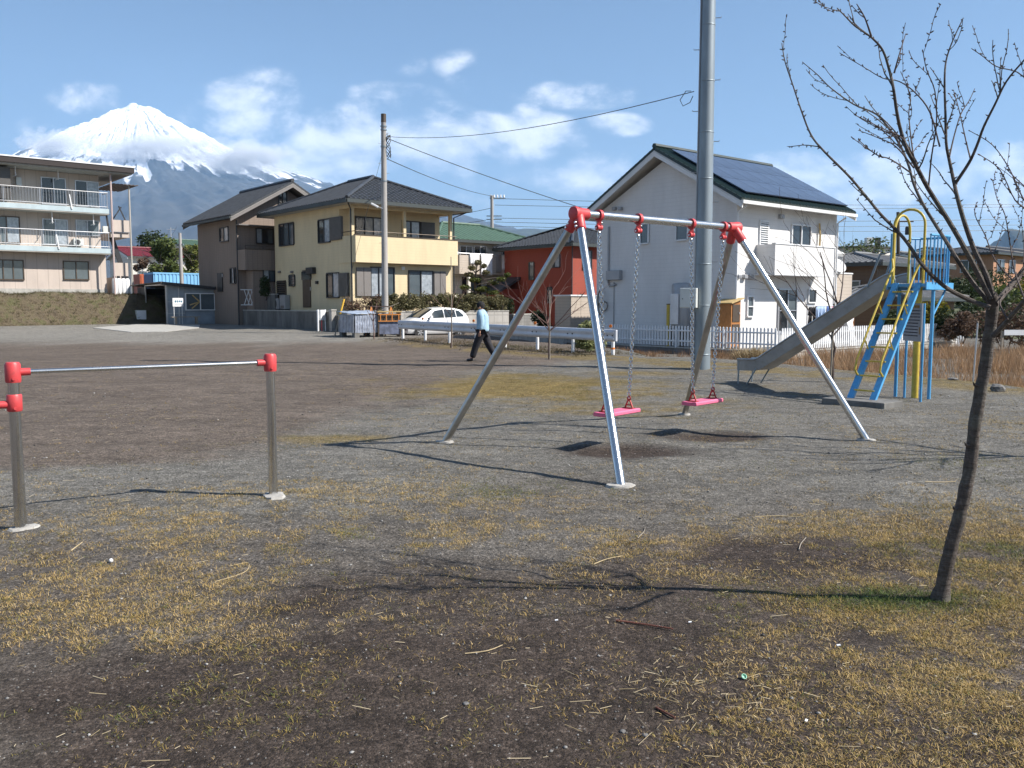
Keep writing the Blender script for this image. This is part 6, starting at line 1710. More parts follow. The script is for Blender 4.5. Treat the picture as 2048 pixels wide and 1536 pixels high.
branch([(1980, 615), (1935, 598), (1888, 572), (1845, 530), z(1150, 1490), z(1070, 1400), z(990, 1320), z(900, 1210), z(790, 1080), z(640, 930), z(560, 830), z(500, 680), z(450, 530), z(400, 380), z(380, 265)], TF, TF + .25, .0128, .0022, 1, 5, (.1, .3))
branch([(1980, 606), (1945, 565), (1915, 520), z(1400, 1500), z(1330, 1390), z(1250, 1260), z(1190, 1130), z(1160, 1020), z(1100, 880), z(1000, 740), z(940, 690), z(820, 640), z(680, 540), z(600, 460), z(505, 380)], TF, TF + .75, .0132, .002, 2, 7, (.12, .35))
branch([(1982, 598), (1955, 545), z(1500, 1520), z(1400, 1350), z(1280, 1160), z(1200, 1010), z(1150, 920), z(1110, 800), z(1085, 680), z(1065, 540), z(1040, 430), z(1000, 310), z(930, 230), z(830, 160), z(770, 100), z(720, 50)], TF, TF - .3, .0162, .0022, 3, 9, (.12, .4))
branch([(1986, 596), (1972, 550), z(1560, 1530), z(1500, 1360), z(1460, 1220), z(1440, 1130), z(1410, 990), z(1390, 880), z(1385, 700), z(1380, 500), z(1390, 370), z(1430, 250), z(1495, 110)], TF, TF + .1, .0162, .0024, 4, 7, (.12, .35))
branch([z(1440, 1135), z(1530, 1000), z(1580, 890), z(1620, 780), z(1690, 640), z(1760, 500), z(1868, 370), (2085, 80), (2110, 20)], TF + .03, TF - .35, .009, .0025, 5, 5, (.1, .3))
branch([z(1410, 960), z(1440, 830), z(1480, 700), z(1530, 620), z(1565, 545)], TF + .05, TF + .3, .0045, .0018, 6, 2, (.1, .2))
branch([z(1200, 1010), z(1180, 900), z(1160, 700), z(1170, 590), z(1110, 440)], TF - .1, TF + .3, .0045, .0018, 7, 5, (.1, .3))
branch([z(1280, 1160), z(1300, 960), z(1330, 760), z(1320, 560), z(1270, 430), z(1245, 305)], TF - .05, TF - .5, .0045, .0018, 8, 4, (.1, .25))
branch([z(1350, 900), z(1290, 690), z(1200, 570), z(1100, 500), z(1000, 480), z(880, 410), z(735, 325)], TF + .1, TF + .6, .0045, .0018, 9, 4, (.1, .25))
branch([z(1190, 1030), z(1080, 900), z(980, 850), z(850, 800)], TF + .2, TF + .7, .0045, .0018, 10, 3, (.1, .2))
branch([z(1170, 1060), z(1050, 980), z(960, 950), z(850, 860)], TF + .2, TF - .4, .0045, .0018, 11, 3, (.1, .2))
branch([z(1210, 1000), z(1120, 850), z(1000, 790), z(825, 705)], TF, TF - .5, .0045, .0018, 12, 3, (.1, .2))
branch([z(1540, 980), z(1510, 860), z(1470, 680), z(1435, 555)], TF, TF + .5, .0045, .0018, 13, 2, (.08, .2))
branch([z(930, 225), z(890, 110), z(840, 25)], TF - .25, TF - .4, .005, .002, 14, 1, (.05, .1))
branch([z(1070, 450), z(1100, 340), z(1140, 210)], TF - .2, TF - .1, .005, .002, 15, 1, (.05, .1))
branch([(1990, 608), (2018, 575), (2050, 535), (2095, 470), (2130, 400), (2150, 300), (2160, 200)], TF, TF + .35, .017, .004, 16, 9, (.2, .5))
branch([(1986, 672), (2016, 640), (2050, 600), (2100, 545), (2160, 470), (2210, 380)], TF - .03, TF - .5, .014, .004, 17, 8, (.2, .5))
branch([(2050, 600), (2030, 545), (2022, 500), (2010, 430), (1995, 400), (1985, 360)], TF - .15, TF + .4, .0045, .0018, 18, 4, (.1, .3))
branch([(2095, 470), (2048, 400), (2020, 340), (1985, 290), (1940, 262)], TF + .15, TF + .5, .0045, .0018, 19, 3, (.1, .2))
branch([(2095, 470), (2060, 425), (2030, 400), (2000, 340), (1960, 310)], TF + .15, TF - .3, .0045, .0018, 20, 3, (.1, .2))
branch([(2130, 400), (2090, 240), (2048, 154), (1993, 133), (1965, 112), (1943, 97)], TF + .2, TF + .3, .0045, .0018, 21, 2, (.1, .2))
branch([(2016, 640), (2000, 600), (2040, 560), (2048, 500), (2042, 440)], TF - .2, TF + .5, .0045, .0018, 22, 4, (.1, .3))
branch([(2025, 560), (1990, 520), (1970, 470), (1950, 430), (1953, 405)], TF + .05, TF + .6, .0045, .0018, 23, 3, (.1, .3))

def bare_tree(name, label, pos, h, r, seed, lean=(0, 0), spread=.75, levels=3, mt='twig', fork=.45, arms=5, kids=(2, 3), group=None, stake=None, cat='tree'):
    o = thing(name, label, cat, pos, 0, group); rs = random.Random(seed)
    mb = MB(); pts = [Vector((lean[0] * t_ + rs.uniform(-.02, .02) * t_ * h, lean[1] * t_, t_ * h * fork)) for t_ in np.linspace(0, 1, 6)]; pts[0].z = -.1
    mb.tube(pts, [r * (1 - .3 * i / 5) for i in range(6)], 8); mb.build('trunk', M[mt], o, smooth=True)
    for k in range(arms):
        a = 6.283 * k / arms + rs.uniform(-.4, .4); b_ = MB()
        limbs(b_, pts[-1 if k % 2 else -2], (math.cos(a) * spread, math.sin(a) * spread, rs.uniform(.6, 1.2)), h * (1 - fork) * rs.uniform(.75, 1.05), r * .5, levels - 1, rs, .6, kids, .3, 6, .09, .6, .5, .003)
        b_.build('branch', M[mt], o, fix=False)
    if stake:
        b_ = MB(); b_.tube([(stake[0], stake[1], -.1), (stake[0] * .6, stake[1], stake[2])], stake[3], 8); b_.build('stake', M['stake'], o)
    return o
def gp_(px, py): p = G(px, py); p.z = ghf(p.x, p.y); return p
bare_tree('sapling', 'staked bare sapling with reddish twigs near the middle of the guardrail', gp_(1098, 718), 2.7, .028, 3, spread=1.25, levels=3, mt='twig_red', fork=.38, arms=7, kids=(2, 3), stake=(.02, -.05, 2.0, .016))
bare_tree('sapling', 'slim bare sapling tied to a tall pale stake beside the walking person', gp_(902, 696), 2.6, .024, 5, spread=.7, levels=2, mt='twig_red', fork=.55, arms=4, stake=(.04, -.04, 3.3, .015))
bare_tree('sapling', 'bare many twigged sapling behind the slide chute', gp_(1665, 764), 3.0, .035, 9, spread=.6, levels=3, mt='twig', fork=.38, arms=5, kids=(2, 4), stake=(-.06, -.05, 1.6, .02))
bare_tree('sapling', 'small bare sapling before the caged refuse box', gp_(748, 682), 1.9, .03, 12, spread=.7, levels=2, mt='twig_red', fork=.5, arms=4)
bare_tree('cherry_tree', 'bare cherry tree whose shadow reaches toward the slide side swing leg', (6.55, 8.85, ghf(6.55, 8.85)), 3.4, .05, 21, spread=.8, levels=3, mt='twig', fork=.42, arms=6, kids=(2, 3))

# ================================================================== PERSON
def skin_obj(name, verts, edges, radii, mt, parent, sub=2, root=0):
    me = bpy.data.meshes.new(name); me.from_pydata(verts, edges, []); me.update()
    o = link(bpy.data.objects.new(name, me), parent)
    o.modifiers.new('Skin', 'SKIN').use_smooth_shade = True
    if not me.skin_vertices: me.skin_vertices.new()
    for i, sv in enumerate(me.skin_vertices[0].data):
        r_ = radii[i]; sv.radius = (r_, r_) if isinstance(r_, (int, float)) else r_; sv.use_root = (i == root)
    ss = o.modifiers.new('Subdivision', 'SUBSURF'); ss.levels = sub; ss.render_levels = sub
    me.materials.append(mt); return o
chain_e = lambda *idx: [(idx[i], idx[i + 1]) for i in range(len(idx) - 1)]
pg = G(966, 723); pg.z = ghf(pg.x, pg.y)
PE = thing('person', 'person in light blue jacket, black cap and dark trousers walking toward the cars', 'person', pg, R(168))
PE['label'] = 'person in light blue jacket, black cap and dark trousers walking past the guardrail'
skin_m = mat('skin', (.55, .30, .21), .5, 0, .05); jacket_m = mat('light_blue_jacket', (.33, .50, .62), .75, 0, .12, 5, .5, 9); trouser_m = mat('dark_trousers', (.018, .017, .022), .85, 0, .2, 6, .5, 10); cap_m = mat('black_knit', (.012, .011, .013), .9, 0, .2, 20, .4, 80)
bv = [(0, 0, .88), (.01, 0, 1.05), (.02, 0, 1.22), (.03, 0, 1.36), (.045, 0, 1.44), (.065, 0, 1.50), (.075, 0, 1.56), (.07, 0, 1.62),
      (.02, .10, .86), (.16, .10, .50), (.30, .10, .10), (.42, .10, .035), (-.02, -.10, .86), (-.13, -.10, .48), (-.36, -.10, .13), (-.26, -.10, .035),
      (.02, .17, 1.34), (-.03, .225, 1.08), (.02, .24, .86), (.02, -.17, 1.34), (.06, -.225, 1.08), (.16, -.23, .88), (.155, 0, 1.525)]
be = chain_e(0, 1, 2, 3, 4, 5, 6, 7) + chain_e(0, 8, 9, 10, 11) + chain_e(0, 12, 13, 14, 15) + chain_e(3, 16, 17, 18) + chain_e(3, 19, 20, 21) + [(5, 22)]
br = [(.12, .14), .115, .125, (.10, .13), .052, .075, .085, .06, .085, .055, .038, .03, .085, .055, .038, .03, .055, .04, .028, .055, .04, .028, .014]
skin_obj('body', bv, be, br, skin_m, PE)
for sy, w_ in ((1, Vector((.02, .24, .86))), (-1, Vector((.16, -.23, .88)))):
    fv = [w_, w_ + Vector((.005, .0, -.05)), w_ + Vector((.01, 0, -.09))]; fe = [(0, 1), (1, 2)]; fr = [.026, (.03, .018), (.034, .018)]
    skin_obj('hand', [tuple(v) for v in fv], fe, fr, skin_m, PE, 1)
    for k, (fx, L) in enumerate(((-.028, .06), (-.010, .07), (.010, .075), (.027, .066))):
        b_ = w_ + Vector((fx + .01, 0, -.085)); skin_obj('finger', [tuple(b_), tuple(b_ + Vector((.006, -sy * .004, -L * .5))), tuple(b_ + Vector((.016, -sy * .014, -L)))], [(0, 1), (1, 2)], [.0095, .009, .0075], skin_m, PE, 1)
    b_ = w_ + Vector((.03, 0, -.045)); skin_obj('thumb', [tuple(b_), tuple(b_ + Vector((.022, 0, -.025))), tuple(b_ + Vector((.026, -sy * .01, -.055)))], [(0, 1), (1, 2)], [.011, .010, .008], skin_m, PE, 1)
jv = [(0, 0, .80), (0, 0, .92), (.005, 0, 1.08), (.01, 0, 1.22), (.02, 0, 1.345), (.035, 0, 1.425), (.02, .185, 1.335), (-.03, .24, 1.08), (.02, .255, .88), (.02, -.185, 1.335), (.06, -.24, 1.08), (.155, -.245, .90), (.02, .10, 1.36), (.02, -.10, 1.36)]
je = chain_e(0, 1, 2, 3, 4, 5) + chain_e(4, 12, 6, 7, 8) + chain_e(4, 13, 9, 10, 11)
jr = [(.19, .225), (.19, .225), (.18, .215), (.185, .22), (.15, .175), .078, .098, .085, .066, .098, .085, .066, .118, .118]
skin_obj('jacket', jv, je, jr, jacket_m, PE)
tv = [(0, 0, .92), (.01, .085, .82), (.09, .095, .66), (.165, .10, .48), (.225, .10, .30), (.285, .10, .10), (-.01, -.085, .82), (-.07, -.095, .66), (-.135, -.10, .48), (-.24, -.10, .30), (-.345, -.10, .13)]
te = chain_e(0, 1, 2, 3, 4, 5) + chain_e(0, 6, 7, 8, 9, 10)
skin_obj('trousers', tv, te, [(.15, .17), .135, .12, .105, .098, .09, .135, .12, .105, .098, .09], trouser_m, PE)
for sy, an, toe in ((1, (.29, .10, .07), (.45, .10, .035)), (-1, (-.37, -.10, .10), (-.24, -.10, .03))):
    a_ = Vector(an); t_ = Vector(toe); skin_obj('shoe', [tuple(a_ - (t_ - a_) * .25), tuple(a_.lerp(t_, .45) - Vector((0, 0, .005))), tuple(t_)], [(0, 1), (1, 2)], [.052, .05, .038], M['black'], PE, 1)
mb = MB(); mb.lathe([(.098, -.055), (.107, -.02), (.107, .02), (.10, .06), (.08, .095), (.045, .118), (.005, .125)], 20, Matrix.Translation((.062, 0, 1.555)) @ Matrix.Rotation(R(-8), 4, 'Y') @ Matrix.Scale(1.06, 4, (1, 0, 0))); mb.build('cap', cap_m, PE, smooth=True)
for s in (-1, 1):
    mb = MB(); mb.lathe([(.005, -.03), (.016, -.01), (.016, .012), (.005, .03)], 8, Matrix.Translation((.06, s * .098, 1.50))); mb.build('ear', skin_m, PE, smooth=True)

# ================================================================== CAR
cc = D(882, 674, 42.1) + V * .84; cc.z = gzf(cc.x, cc.y) - .13
CA = thing('parked_car', 'white compact hatchback parked in front of the hedge wall', 'car', cc, UA + math.pi); CA.scale = (.95, .95, .95)
white_car = mat('white_car_paint', (.80, .81, .82), .22, 0, .02, 2, coat=.8)
stn = [(1.93, .32, .52, .56, .50, .60, .42), (1.86, .22, .72, .64, .68, .68, .58), (1.55, .20, .81, .76, .77, .82, .62), (1.12, .19, .84, .89, .80, .95, .67), (.70, .18, .845, .92, .81, 1.20, .645),
       (.25, .18, .845, .93, .815, 1.42, .61), (-.35, .18, .845, .945, .815, 1.495, .605), (-1.05, .18, .845, .965, .81, 1.46, .595), (-1.55, .20, .84, .99, .80, 1.36, .575), (-1.78, .24, .82, 1.0, .78, 1.16, .61), (-1.90, .32, .76, .84, .74, .90, .66), (-1.93, .38, .70, .70, .68, .74, .62)]
def sect(s):
    x, zb, wm, zbe, wb, zrf, wr = s
    h = [(wm * .88, zb), (wm, zb + .14), (wm, zbe - .18), (wb, zbe), (wr, zrf), (wr * .55, zrf + .032), (0, zrf + .042)]
    return [(x, y, z_) for y, z_ in h] + [(x, -y, z_) for y, z_ in h[-2::-1]]
vs = []; fs = []
for s in stn: vs += sect(s)
n_ = 13
for i in range(len(stn) - 1):
    for k in range(n_): fs.append((i * n_ + k, i * n_ + (k + 1) % n_, (i + 1) * n_ + (k + 1) % n_, (i + 1) * n_ + k))
fs += [tuple(range(n_)), tuple(range((len(stn) - 1) * n_, len(stn) * n_))]
mb = MB(); mb.add(vs, fs); body = mb.build('body', white_car, CA, smooth=True)
sa = np.array(stn)[::-1]
def at_x(x): return [np.interp(x, sa[:, 0], sa[:, k]) for k in range(1, 7)]
def side_pt(x, t_, s, off=.01):
    zb, wm, zbe, wb, zrf, wr = at_x(x); return Vector((x, s * (wb + (wr - wb) * t_ + off), zbe + (zrf - zbe) * t_ + off * .5))
for s in (1, -1):
    for nm, xa, xb, ta, tb_ in (('side_window', .72, -.27, .08, .84), ('side_window', -.34, -1.02, .08, .84), ('side_window', -1.08, -1.52, .12, .80)):
        xs_ = np.linspace(xa, xb, 7); mb = MB(); vv = []
        for i, x in enumerate(xs_):
            taper = min(1, (.72 + .12 - x) / .55) if xa > .5 else 1.0
            if xb < -1.4: taper = min(1, (x + 1.62) / .3)
            vv += [side_pt(x, ta, s), side_pt(x, ta + (tb_ - ta) * max(.12, taper), s)]
        mb.add(vv, [(2 * i, 2 * i + 2, 2 * i + 3, 2 * i + 1) for i in range(6)]); mb.build(nm, M['carglass'], CA, smooth=True)
    mb = MB(); p = side_pt(.62, .12, s, .02); mb.lathe([(.02, -.09), (.07, -.08), (.075, .05), (.03, .09)], 12, Matrix.Translation(p + Vector((0, s * .1, .06))) @ Matrix.Rotation(R(90), 4, 'X')); mb.tube([p - Vector((0, s * .06, 0)), p + Vector((0, s * .08, .04))], .025, 6); mb.build('mirror', white_car, CA, smooth=True)
    for xd in (-.05, -.85):
        zb, wm, zbe, wb, zrf, wr = at_x(xd); mb = MB(); mb.box((xd - .09, s * (wm - .01) - .02, zbe - .16), (xd + .09, s * (wm - .01) + .02, zbe - .13)); mb.build('door_handle', white_car, CA)
    for xd in (.78, -.30, -1.06):
        zb, wm, zbe, wb, zrf, wr = at_x(xd); mb = MB(); mb.box((xd - .006, s * wm - .004, .32), (xd + .006, s * wm + .004, zbe - .19)); mb.build('door_seam', M['tank'], CA)
    mb = MB(); pts = [Vector((1.83, s * .56, .64)), Vector((1.70, s * .70, .69)), Vector((1.42, s * .76, .82)), Vector((1.5, s * .66, .83)), Vector((1.75, s * .52, .74))]
    mb.prism([p + Vector((.01, s * .02, .012)) for p in pts], (.02, s * .012, .012)); mb.build('headlight', M['glass2'], CA)
    for xw in (1.22, -1.23):
        zb, wm, *_ = at_x(xw)
        ar = MB(); ar.lathe([(.01, 0), (.335, 0), (.335, .006), (.01, .006)], 24, Matrix.Translation((xw, s * (wm - .002), .30)) @ Matrix.Rotation(R(-90 * s), 4, 'X')); ar.build('wheel_arch', M['black'], CA)
        wm_ = MB(); wm_.lathe([(.19, -.09), (.27, -.09), (.295, -.06), (.295, .06), (.27, .09), (.19, .09)], 26, Matrix.Translation((xw, s * (wm - .075), .295)) @ Matrix.Rotation(R(-90 * s), 4, 'X')); wh = wm_.build('wheel', M['tyre'], CA, smooth=True)
        rm_ = MB(); rm_.lathe([(.19, .07), (.19, .088), (.17, .089), (.165, .06), (.05, .075), (.04, .09), (.01, .09)], 22, Matrix.Translation((xw, s * (wm - .075), .295)) @ Matrix.Rotation(R(-90 * s), 4, 'X')); rm = rm_.build('rim', M['tank'], wh, smooth=True)
        for q in range(6):
            a = q * 1.0472 + .3; sp_ = MB(); c_ = Vector((xw, s * (wm - .075 + .085), .295)); sp_.bar(c_ + Vector((math.cos(a) * .03, 0, math.sin(a) * .03)), c_ + Vector((math.cos(a) * .18, 0, math.sin(a) * .18)), .05, .02, (0, 1, 0)); sp_.build('spoke', M['alu'], wh)
mb = MB(); vv = []
for x in (1.08, .88, .68, .47, .27):
    zb, wm, zbe, wb, zrf, wr = at_x(x)
    for yy in np.linspace(-1, 1, 7): vv.append((x + .012, yy * wr * .93, zrf + .042 * (1 - abs(yy) ** 2) + .014))
mb.add(vv, [(i * 7 + k, i * 7 + k + 1, (i + 1) * 7 + k + 1, (i + 1) * 7 + k) for i in range(4) for k in range(6)]); mb.build('windscreen', M['carglass'], CA, smooth=True)
mb = MB(); mb.box((1.915, -.42, .30), (1.945, .42, .42)); mb.build('lower_grille', M['black'], CA); mb = MB(); mb.box((1.92, -.3, .52), (1.945, .3, .575)); mb.build('upper_grille', M['black'], CA)
mb = MB(); mb.box((1.947, -.165, .425), (1.957, .165, .505)); mb.build('number_plate', M['whitep'], CA)
mb = MB(); mb.box((-1.5, -.72, .14), (1.6, .72, .22)); mb.build('underbody', M['black'], CA)

# ================================================================== REFUSE CAGE AND RACK
ccg = D(710, 676, 39.0); ccg.z = gzf(ccg.x, ccg.y)
CG = thing('refuse_cage', 'wire refuse cage wrapped in clear blue-grey plastic sheet standing on blocks', 'cage', ccg, UA)
L1, L2, HZ = 1.5, 1.35, 1.0
mb = MB(); rs = random.Random(6)
def wavy(mb, p0, dx, dz, n, m, nrm, amp):
    vs = []
    for j in range(m + 1):
        for i in range(n + 1): vs.append(Vector(p0) + Vector(dx) * i / n + Vector(dz) * j / m + Vector(nrm) * rs.uniform(-amp, amp))
    mb.add(vs, [(j * (n + 1) + i, j * (n + 1) + i + 1, (j + 1) * (n + 1) + i + 1, (j + 1) * (n + 1) + i) for j in range(m) for i in range(n)])
wavy(mb, (0, -.03, .22), (L1, 0, 0), (0, 0, HZ - .2), 14, 8, (0, 1, 0), .025); wavy(mb, (-.03, 0, .22), (0, L2, 0), (0, 0, HZ - .2), 12, 8, (1, 0, 0), .025); wavy(mb, (L1 + .02, 0, .22), (0, L2, 0), (0, 0, HZ - .2), 12, 8, (1, 0, 0), .02); wavy(mb, (0, L2 + .02, .22), (L1, 0, 0), (0, 0, HZ - .2), 12, 8, (0, 1, 0), .02)
mb.build('plastic_sheet', M['plastic_sheet'], CG, smooth=True, fix=False)
mb = MB(); wavy(mb, (-.08, -.1, HZ + .06), (L1 + .16, 0, .06), (0, L2 + .2, .1), 12, 10, (0, 0, 1), .02); ld = mb.build('lid', M['lidblue'], CG, smooth=True, fix=False); ld.modifiers.new('thickness', 'SOLIDIFY').thickness = .02
mb = MB()
for k in range(13): mb.tube([(k * L1 / 12, -.055, .22), (k * L1 / 12, -.055, HZ)], .008, 5)
for k in range(11): mb.tube([(-.06, k * L2 / 10, .22), (-.06, k * L2 / 10, HZ)], .008, 5)
mb.build('wire_bars', M['alu'], CG)['kind'] = 'stuff'
for x, y in ((.1, .1), (L1 - .15, .1), (.1, L2 - .1), (L1 - .15, L2 - .1)):
    mb = MB(); mb.box((x - .12, y - .12, 0), (x + .12, y + .12, .21)); mb.build('block', M['concrete_dark'], CG)
mb = MB(); mb.box((.03, .03, .215), (L1 - .03, L2 - .03, .62)); mb.build('refuse_bag', M['bag'], CG, bevel=.05)
kc = D(757, 672, 39.6); kc.z = gzf(kc.x, kc.y)
RK = thing('crate_rack', 'orange framed crate rack filled with odds beside the refuse cage', 'rack', kc, R(22))
mb = MB()
for zz in (.72, 1.02): mb.bar((0, 0, zz), (1.05, 0, zz), .04)
mb.build('rail', M['orange_wood'], RK)['kind'] = 'stuff'
for x in (.1, .37, .64, .95):
    mb = MB(); mb.bar((x, .0, .74), (x, 0, 1.0), .035); mb.build('upright', M['orange_wood'], RK)
mb = MB(); mb.box((0, .05, .12), (1.05, .6, .68)); mb.build('crate', M['bag'], RK, bevel=.02)
mb = MB(); mb.box((.05, .08, .69), (1.0, .55, 1.05)); mb.build('load', M['bronze'], RK, bevel=.03)
mb = MB(); mb.box((-.05, 0, 1.12), (1.1, .65, 1.17)); mb.build('board', M['straw_wood'], RK)
for x in (.02, 1.03):
    mb = MB(); mb.box((x - .03, .02, 0), (x + .03, .6, 1.118)); mb.build('side', M['bronze'], RK)
mb = MB(); mb.bar((.1, .1, 1.19), (1.0, .1, 1.55), .02); mb.build('stick', M['stake'], RK)
tz = D(758, 622, 40.6)
TB = thing('barrier', 'orange folding barrier trestle behind the refuse cage', 'barrier', (tz.x, tz.y, gzf(tz.x, tz.y)), R(15))
hb = D(758, 613, 40.6).z - TB.location.z
for x in (-.35, .55):
    mb = MB(); mb.bar((x - .3, -.1, 0), (x, 0, hb), .05); mb.bar((x + .3, .1, 0), (x, 0, hb), .05); mb.build('leg', M['orange_wood'], TB)
mb = MB(); mb.bar((-.45, 0, hb), (.65, 0, hb), .05); mb.build('crossbar', M['twig'], TB)
# ================================================================== BACKGROUND, left
def simple_house(label, px, py, Y, zbase, lu, lv, wall, roofm, ze, zr, along='x', gable=False, wins=(), rz=UA, name='house'):
    p = D(px, py, Y); o = thing(name, label, 'house', (p.x, p.y, zbase), rz)
    mb = MB(); mb.box((0, 0, -.5), (lu, lv, ze))
    if gable:
        if along == 'x': mb.prism([(0, 0, ze), (0, lv, ze), (0, lv / 2, ze + (zr - ze) * .85)], (lu, 0, 0))
        else: mb.prism([(0, 0, ze), (lu, 0, ze), (lu / 2, 0, ze + (zr - ze) * .85)], (0, lv, 0))
    mb.build('wall', wall, o)
    if gable: gable_roof(o, -.5, lu + .5, -.5, lv + .5, ze + .05, zr, along, roofm, rib=.35, board='eave', gutter='eave_dark')
    else: hip_roof(o, -.55, lu + .55, -.55, lv + .55, ze + .08, zr, along, roofm, rib=.35)
    for fc, s0, z0, w_, h_, pn in wins: window(Face(o, fc, 0.0), (s0, z0, s0 + w_, z0 + h_), pn, px=False, frame='alu')
    return o
z_at = lambda py, Y: D(1024, py, Y).z
simple_house('cream house with a crimson roof beyond the blue container', 262, 540, 100, 2.2, 7.5, 8, W_PALE, 'roof_red', z_at(512, 100) - 2.2, z_at(491, 100) - 2.2, 'x', True,
             [('A', .8, 2.0, .9, 1.1, ('glass2',)), ('A', 2.0, 2.0, .9, 1.1, ('curtain',)), ('A', 3.4, 2.0, 1.0, 1.1, ('curtain',)), ('A', 5.0, 2.0, 1.0, 1.1, ('glass2',))])
simple_house('pale house with a grey green roof behind the leafy trees', 366, 540, 112, 2.2, 9, 8, W_PALE, 'roof_green', z_at(492, 112) - 2.2, z_at(476, 112) - 2.2, 'x', True, [('A', 1, 2.5, 1.4, 1.2, ('glass', 'glass2'))])
mb = MB()
kp = D(307, 560, 74); CN = thing('shipping_container', 'light blue shipping container behind the shed', 'container', (kp.x, kp.y, 2.2), UA)
hh_ = z_at(545, 74) - 2.2
mb = MB(); mb.box((0, 0, .1), (6.0, 2.4, hh_)); mb.build('body', M['container'], CN)
for k in range(20):
    mb = MB(); mb.box((.12 + k * .3, -.05, .2), (.26 + k * .3, -.001, hh_ - .12)); mb.build('rib', M['container'], CN)
mb = MB(); mb.box((-.03, -.07, hh_ - .11), (6.03, 2.43, hh_ + .02)); mb.build('top_rail', M['container'], CN); mb = MB(); mb.box((-.03, -.07, 0), (6.03, 2.43, .099)); mb.build('bottom_rail', M['dkgrey'], CN)
mb = MB(); mb.box((-.06, .1, .2), (-.001, 2.3, hh_ - .15)); mb.build('end_door', M['container_shade'], CN)  # end turned from the sun: its shade is put into a darker blue
kp = D(280, 565, 78); C2 = thing('shipping_container', 'rusty orange container beside the light blue one', 'container', (kp.x, kp.y, 2.2), UA)
mb = MB(); mb.box((0, 0, .05), (1.1, 2.2, z_at(548, 78) - 2.2)); mb.build('body', M['container_or'], C2)
for k in range(4):
    mb = MB(); mb.box((.1 + k * .27, -.05, .1), (.22 + k * .27, -.001, z_at(548, 78) - 2.3)); mb.build('rib', M['container_or'], C2)
op = D(363, 560, 70); ot = D(361, 466, 70)
o = thing('utility_pole', 'slender concrete pole rising behind the shed roof', 'pole', (op.x, op.y, 2.1))
mb = MB(); mb.tube([(0, 0, 0), (0, 0, ot.z - 2.1)], [.17, .11], 12); mb.build('shaft', M['pole_conc'], o); mb = MB(); mb.bar((-.25, 0, ot.z - 3.0), (.25, 0, ot.z - 3.0), .12); mb.build('crossarm', M['galv'], o)
at_ = D(343, 500, 100); tt = D(343, 455, 100)
o = thing('tv_antenna', 'thin television antenna above the leafy trees', 'antenna', (at_.x, at_.y, 2.2))
mb = MB(); mb.tube([(0, 0, 0), (0, 0, tt.z - 2.2)], .05, 6); mb.build('mast', M['alu'], o); mb = MB(); mb.bar((-.4, 0, tt.z - 2.4), (.45, 0, tt.z - 2.4), .04)
for k in range(5): mb.bar((-.35 + k * .18, -.3, tt.z - 2.4), (-.35 + k * .18, .3, tt.z - 2.4), .03)
mb.build('elements', M['alu'], o)
def leafy_tree(label, px, py_top, Y, zb, w, mt, n, seed, size=.16, trunk=.15, cat='tree', group=None, squash=.8):
    top_ = D(px, py_top, Y); H_ = top_.z - zb; o = thing('leafy_tree', label, cat, (top_.x, Y, zb), 0, group); r_ = np.random.RandomState(seed); rs = random.Random(seed)
    mb = MB(); mb.tube([(0, 0, -.2), (.05, 0, H_ * .35), (-.05, .05, H_ * .7), (0, 0, H_ * .9)], [trunk, trunk * .8, trunk * .5, .03], 8)
    for k in range(7): limbs(mb, (0, 0, H_ * rs.uniform(.25, .6)), (rs.gauss(0, 1), rs.gauss(0, 1), .8), w * .6, trunk * .4, 1, rs, .6, (2, 3))
    mb.build('trunk', M['bark'], o, smooth=True)
    cs = []; rd = []
    for k in range(22):
        a = r_.rand() * 6.28; h = r_.rand() ** .8; q = r_.rand() ** .5 * w * .42 * (1.15 - .75 * h)
        cs.append((math.cos(a) * q, math.sin(a) * q, H_ * (.16 + .78 * h))); s = r_.uniform(.13, .24) * w; rd.append((s, s, s * squash))
    leaves('crown', mt, cs, rd, n, size, seed, o, .4, .45); return o
leafy_tree('broad dark evergreen tree between the crimson roof and the pole', 328, 474, 86, 2.2, 4.2, M['leaf_green'], 7000, 41, .16)
leafy_tree('lighter feathery tree behind the slender pole', 382, 490, 90, 2.2, 3.4, M['leaf_yellow_g'], 3600, 42, .17)
leafy_tree('low dark wood beyond the crimson roof', 305, 470, 130, 2.2, 8, M['leaf_dark'], 4000, 43, .25)
leafy_tree('low dark grove behind the pale house with grey green roof', 352, 472, 140, 2.2, 8, M['leaf_dark'], 4000, 44, .25)
bush('shrub', 'round brown garden shrub before the crimson roofed house', D(279, 545, 88), 1.0, 1.0, .9, M['leaf_brown'], 900, .12, 45)

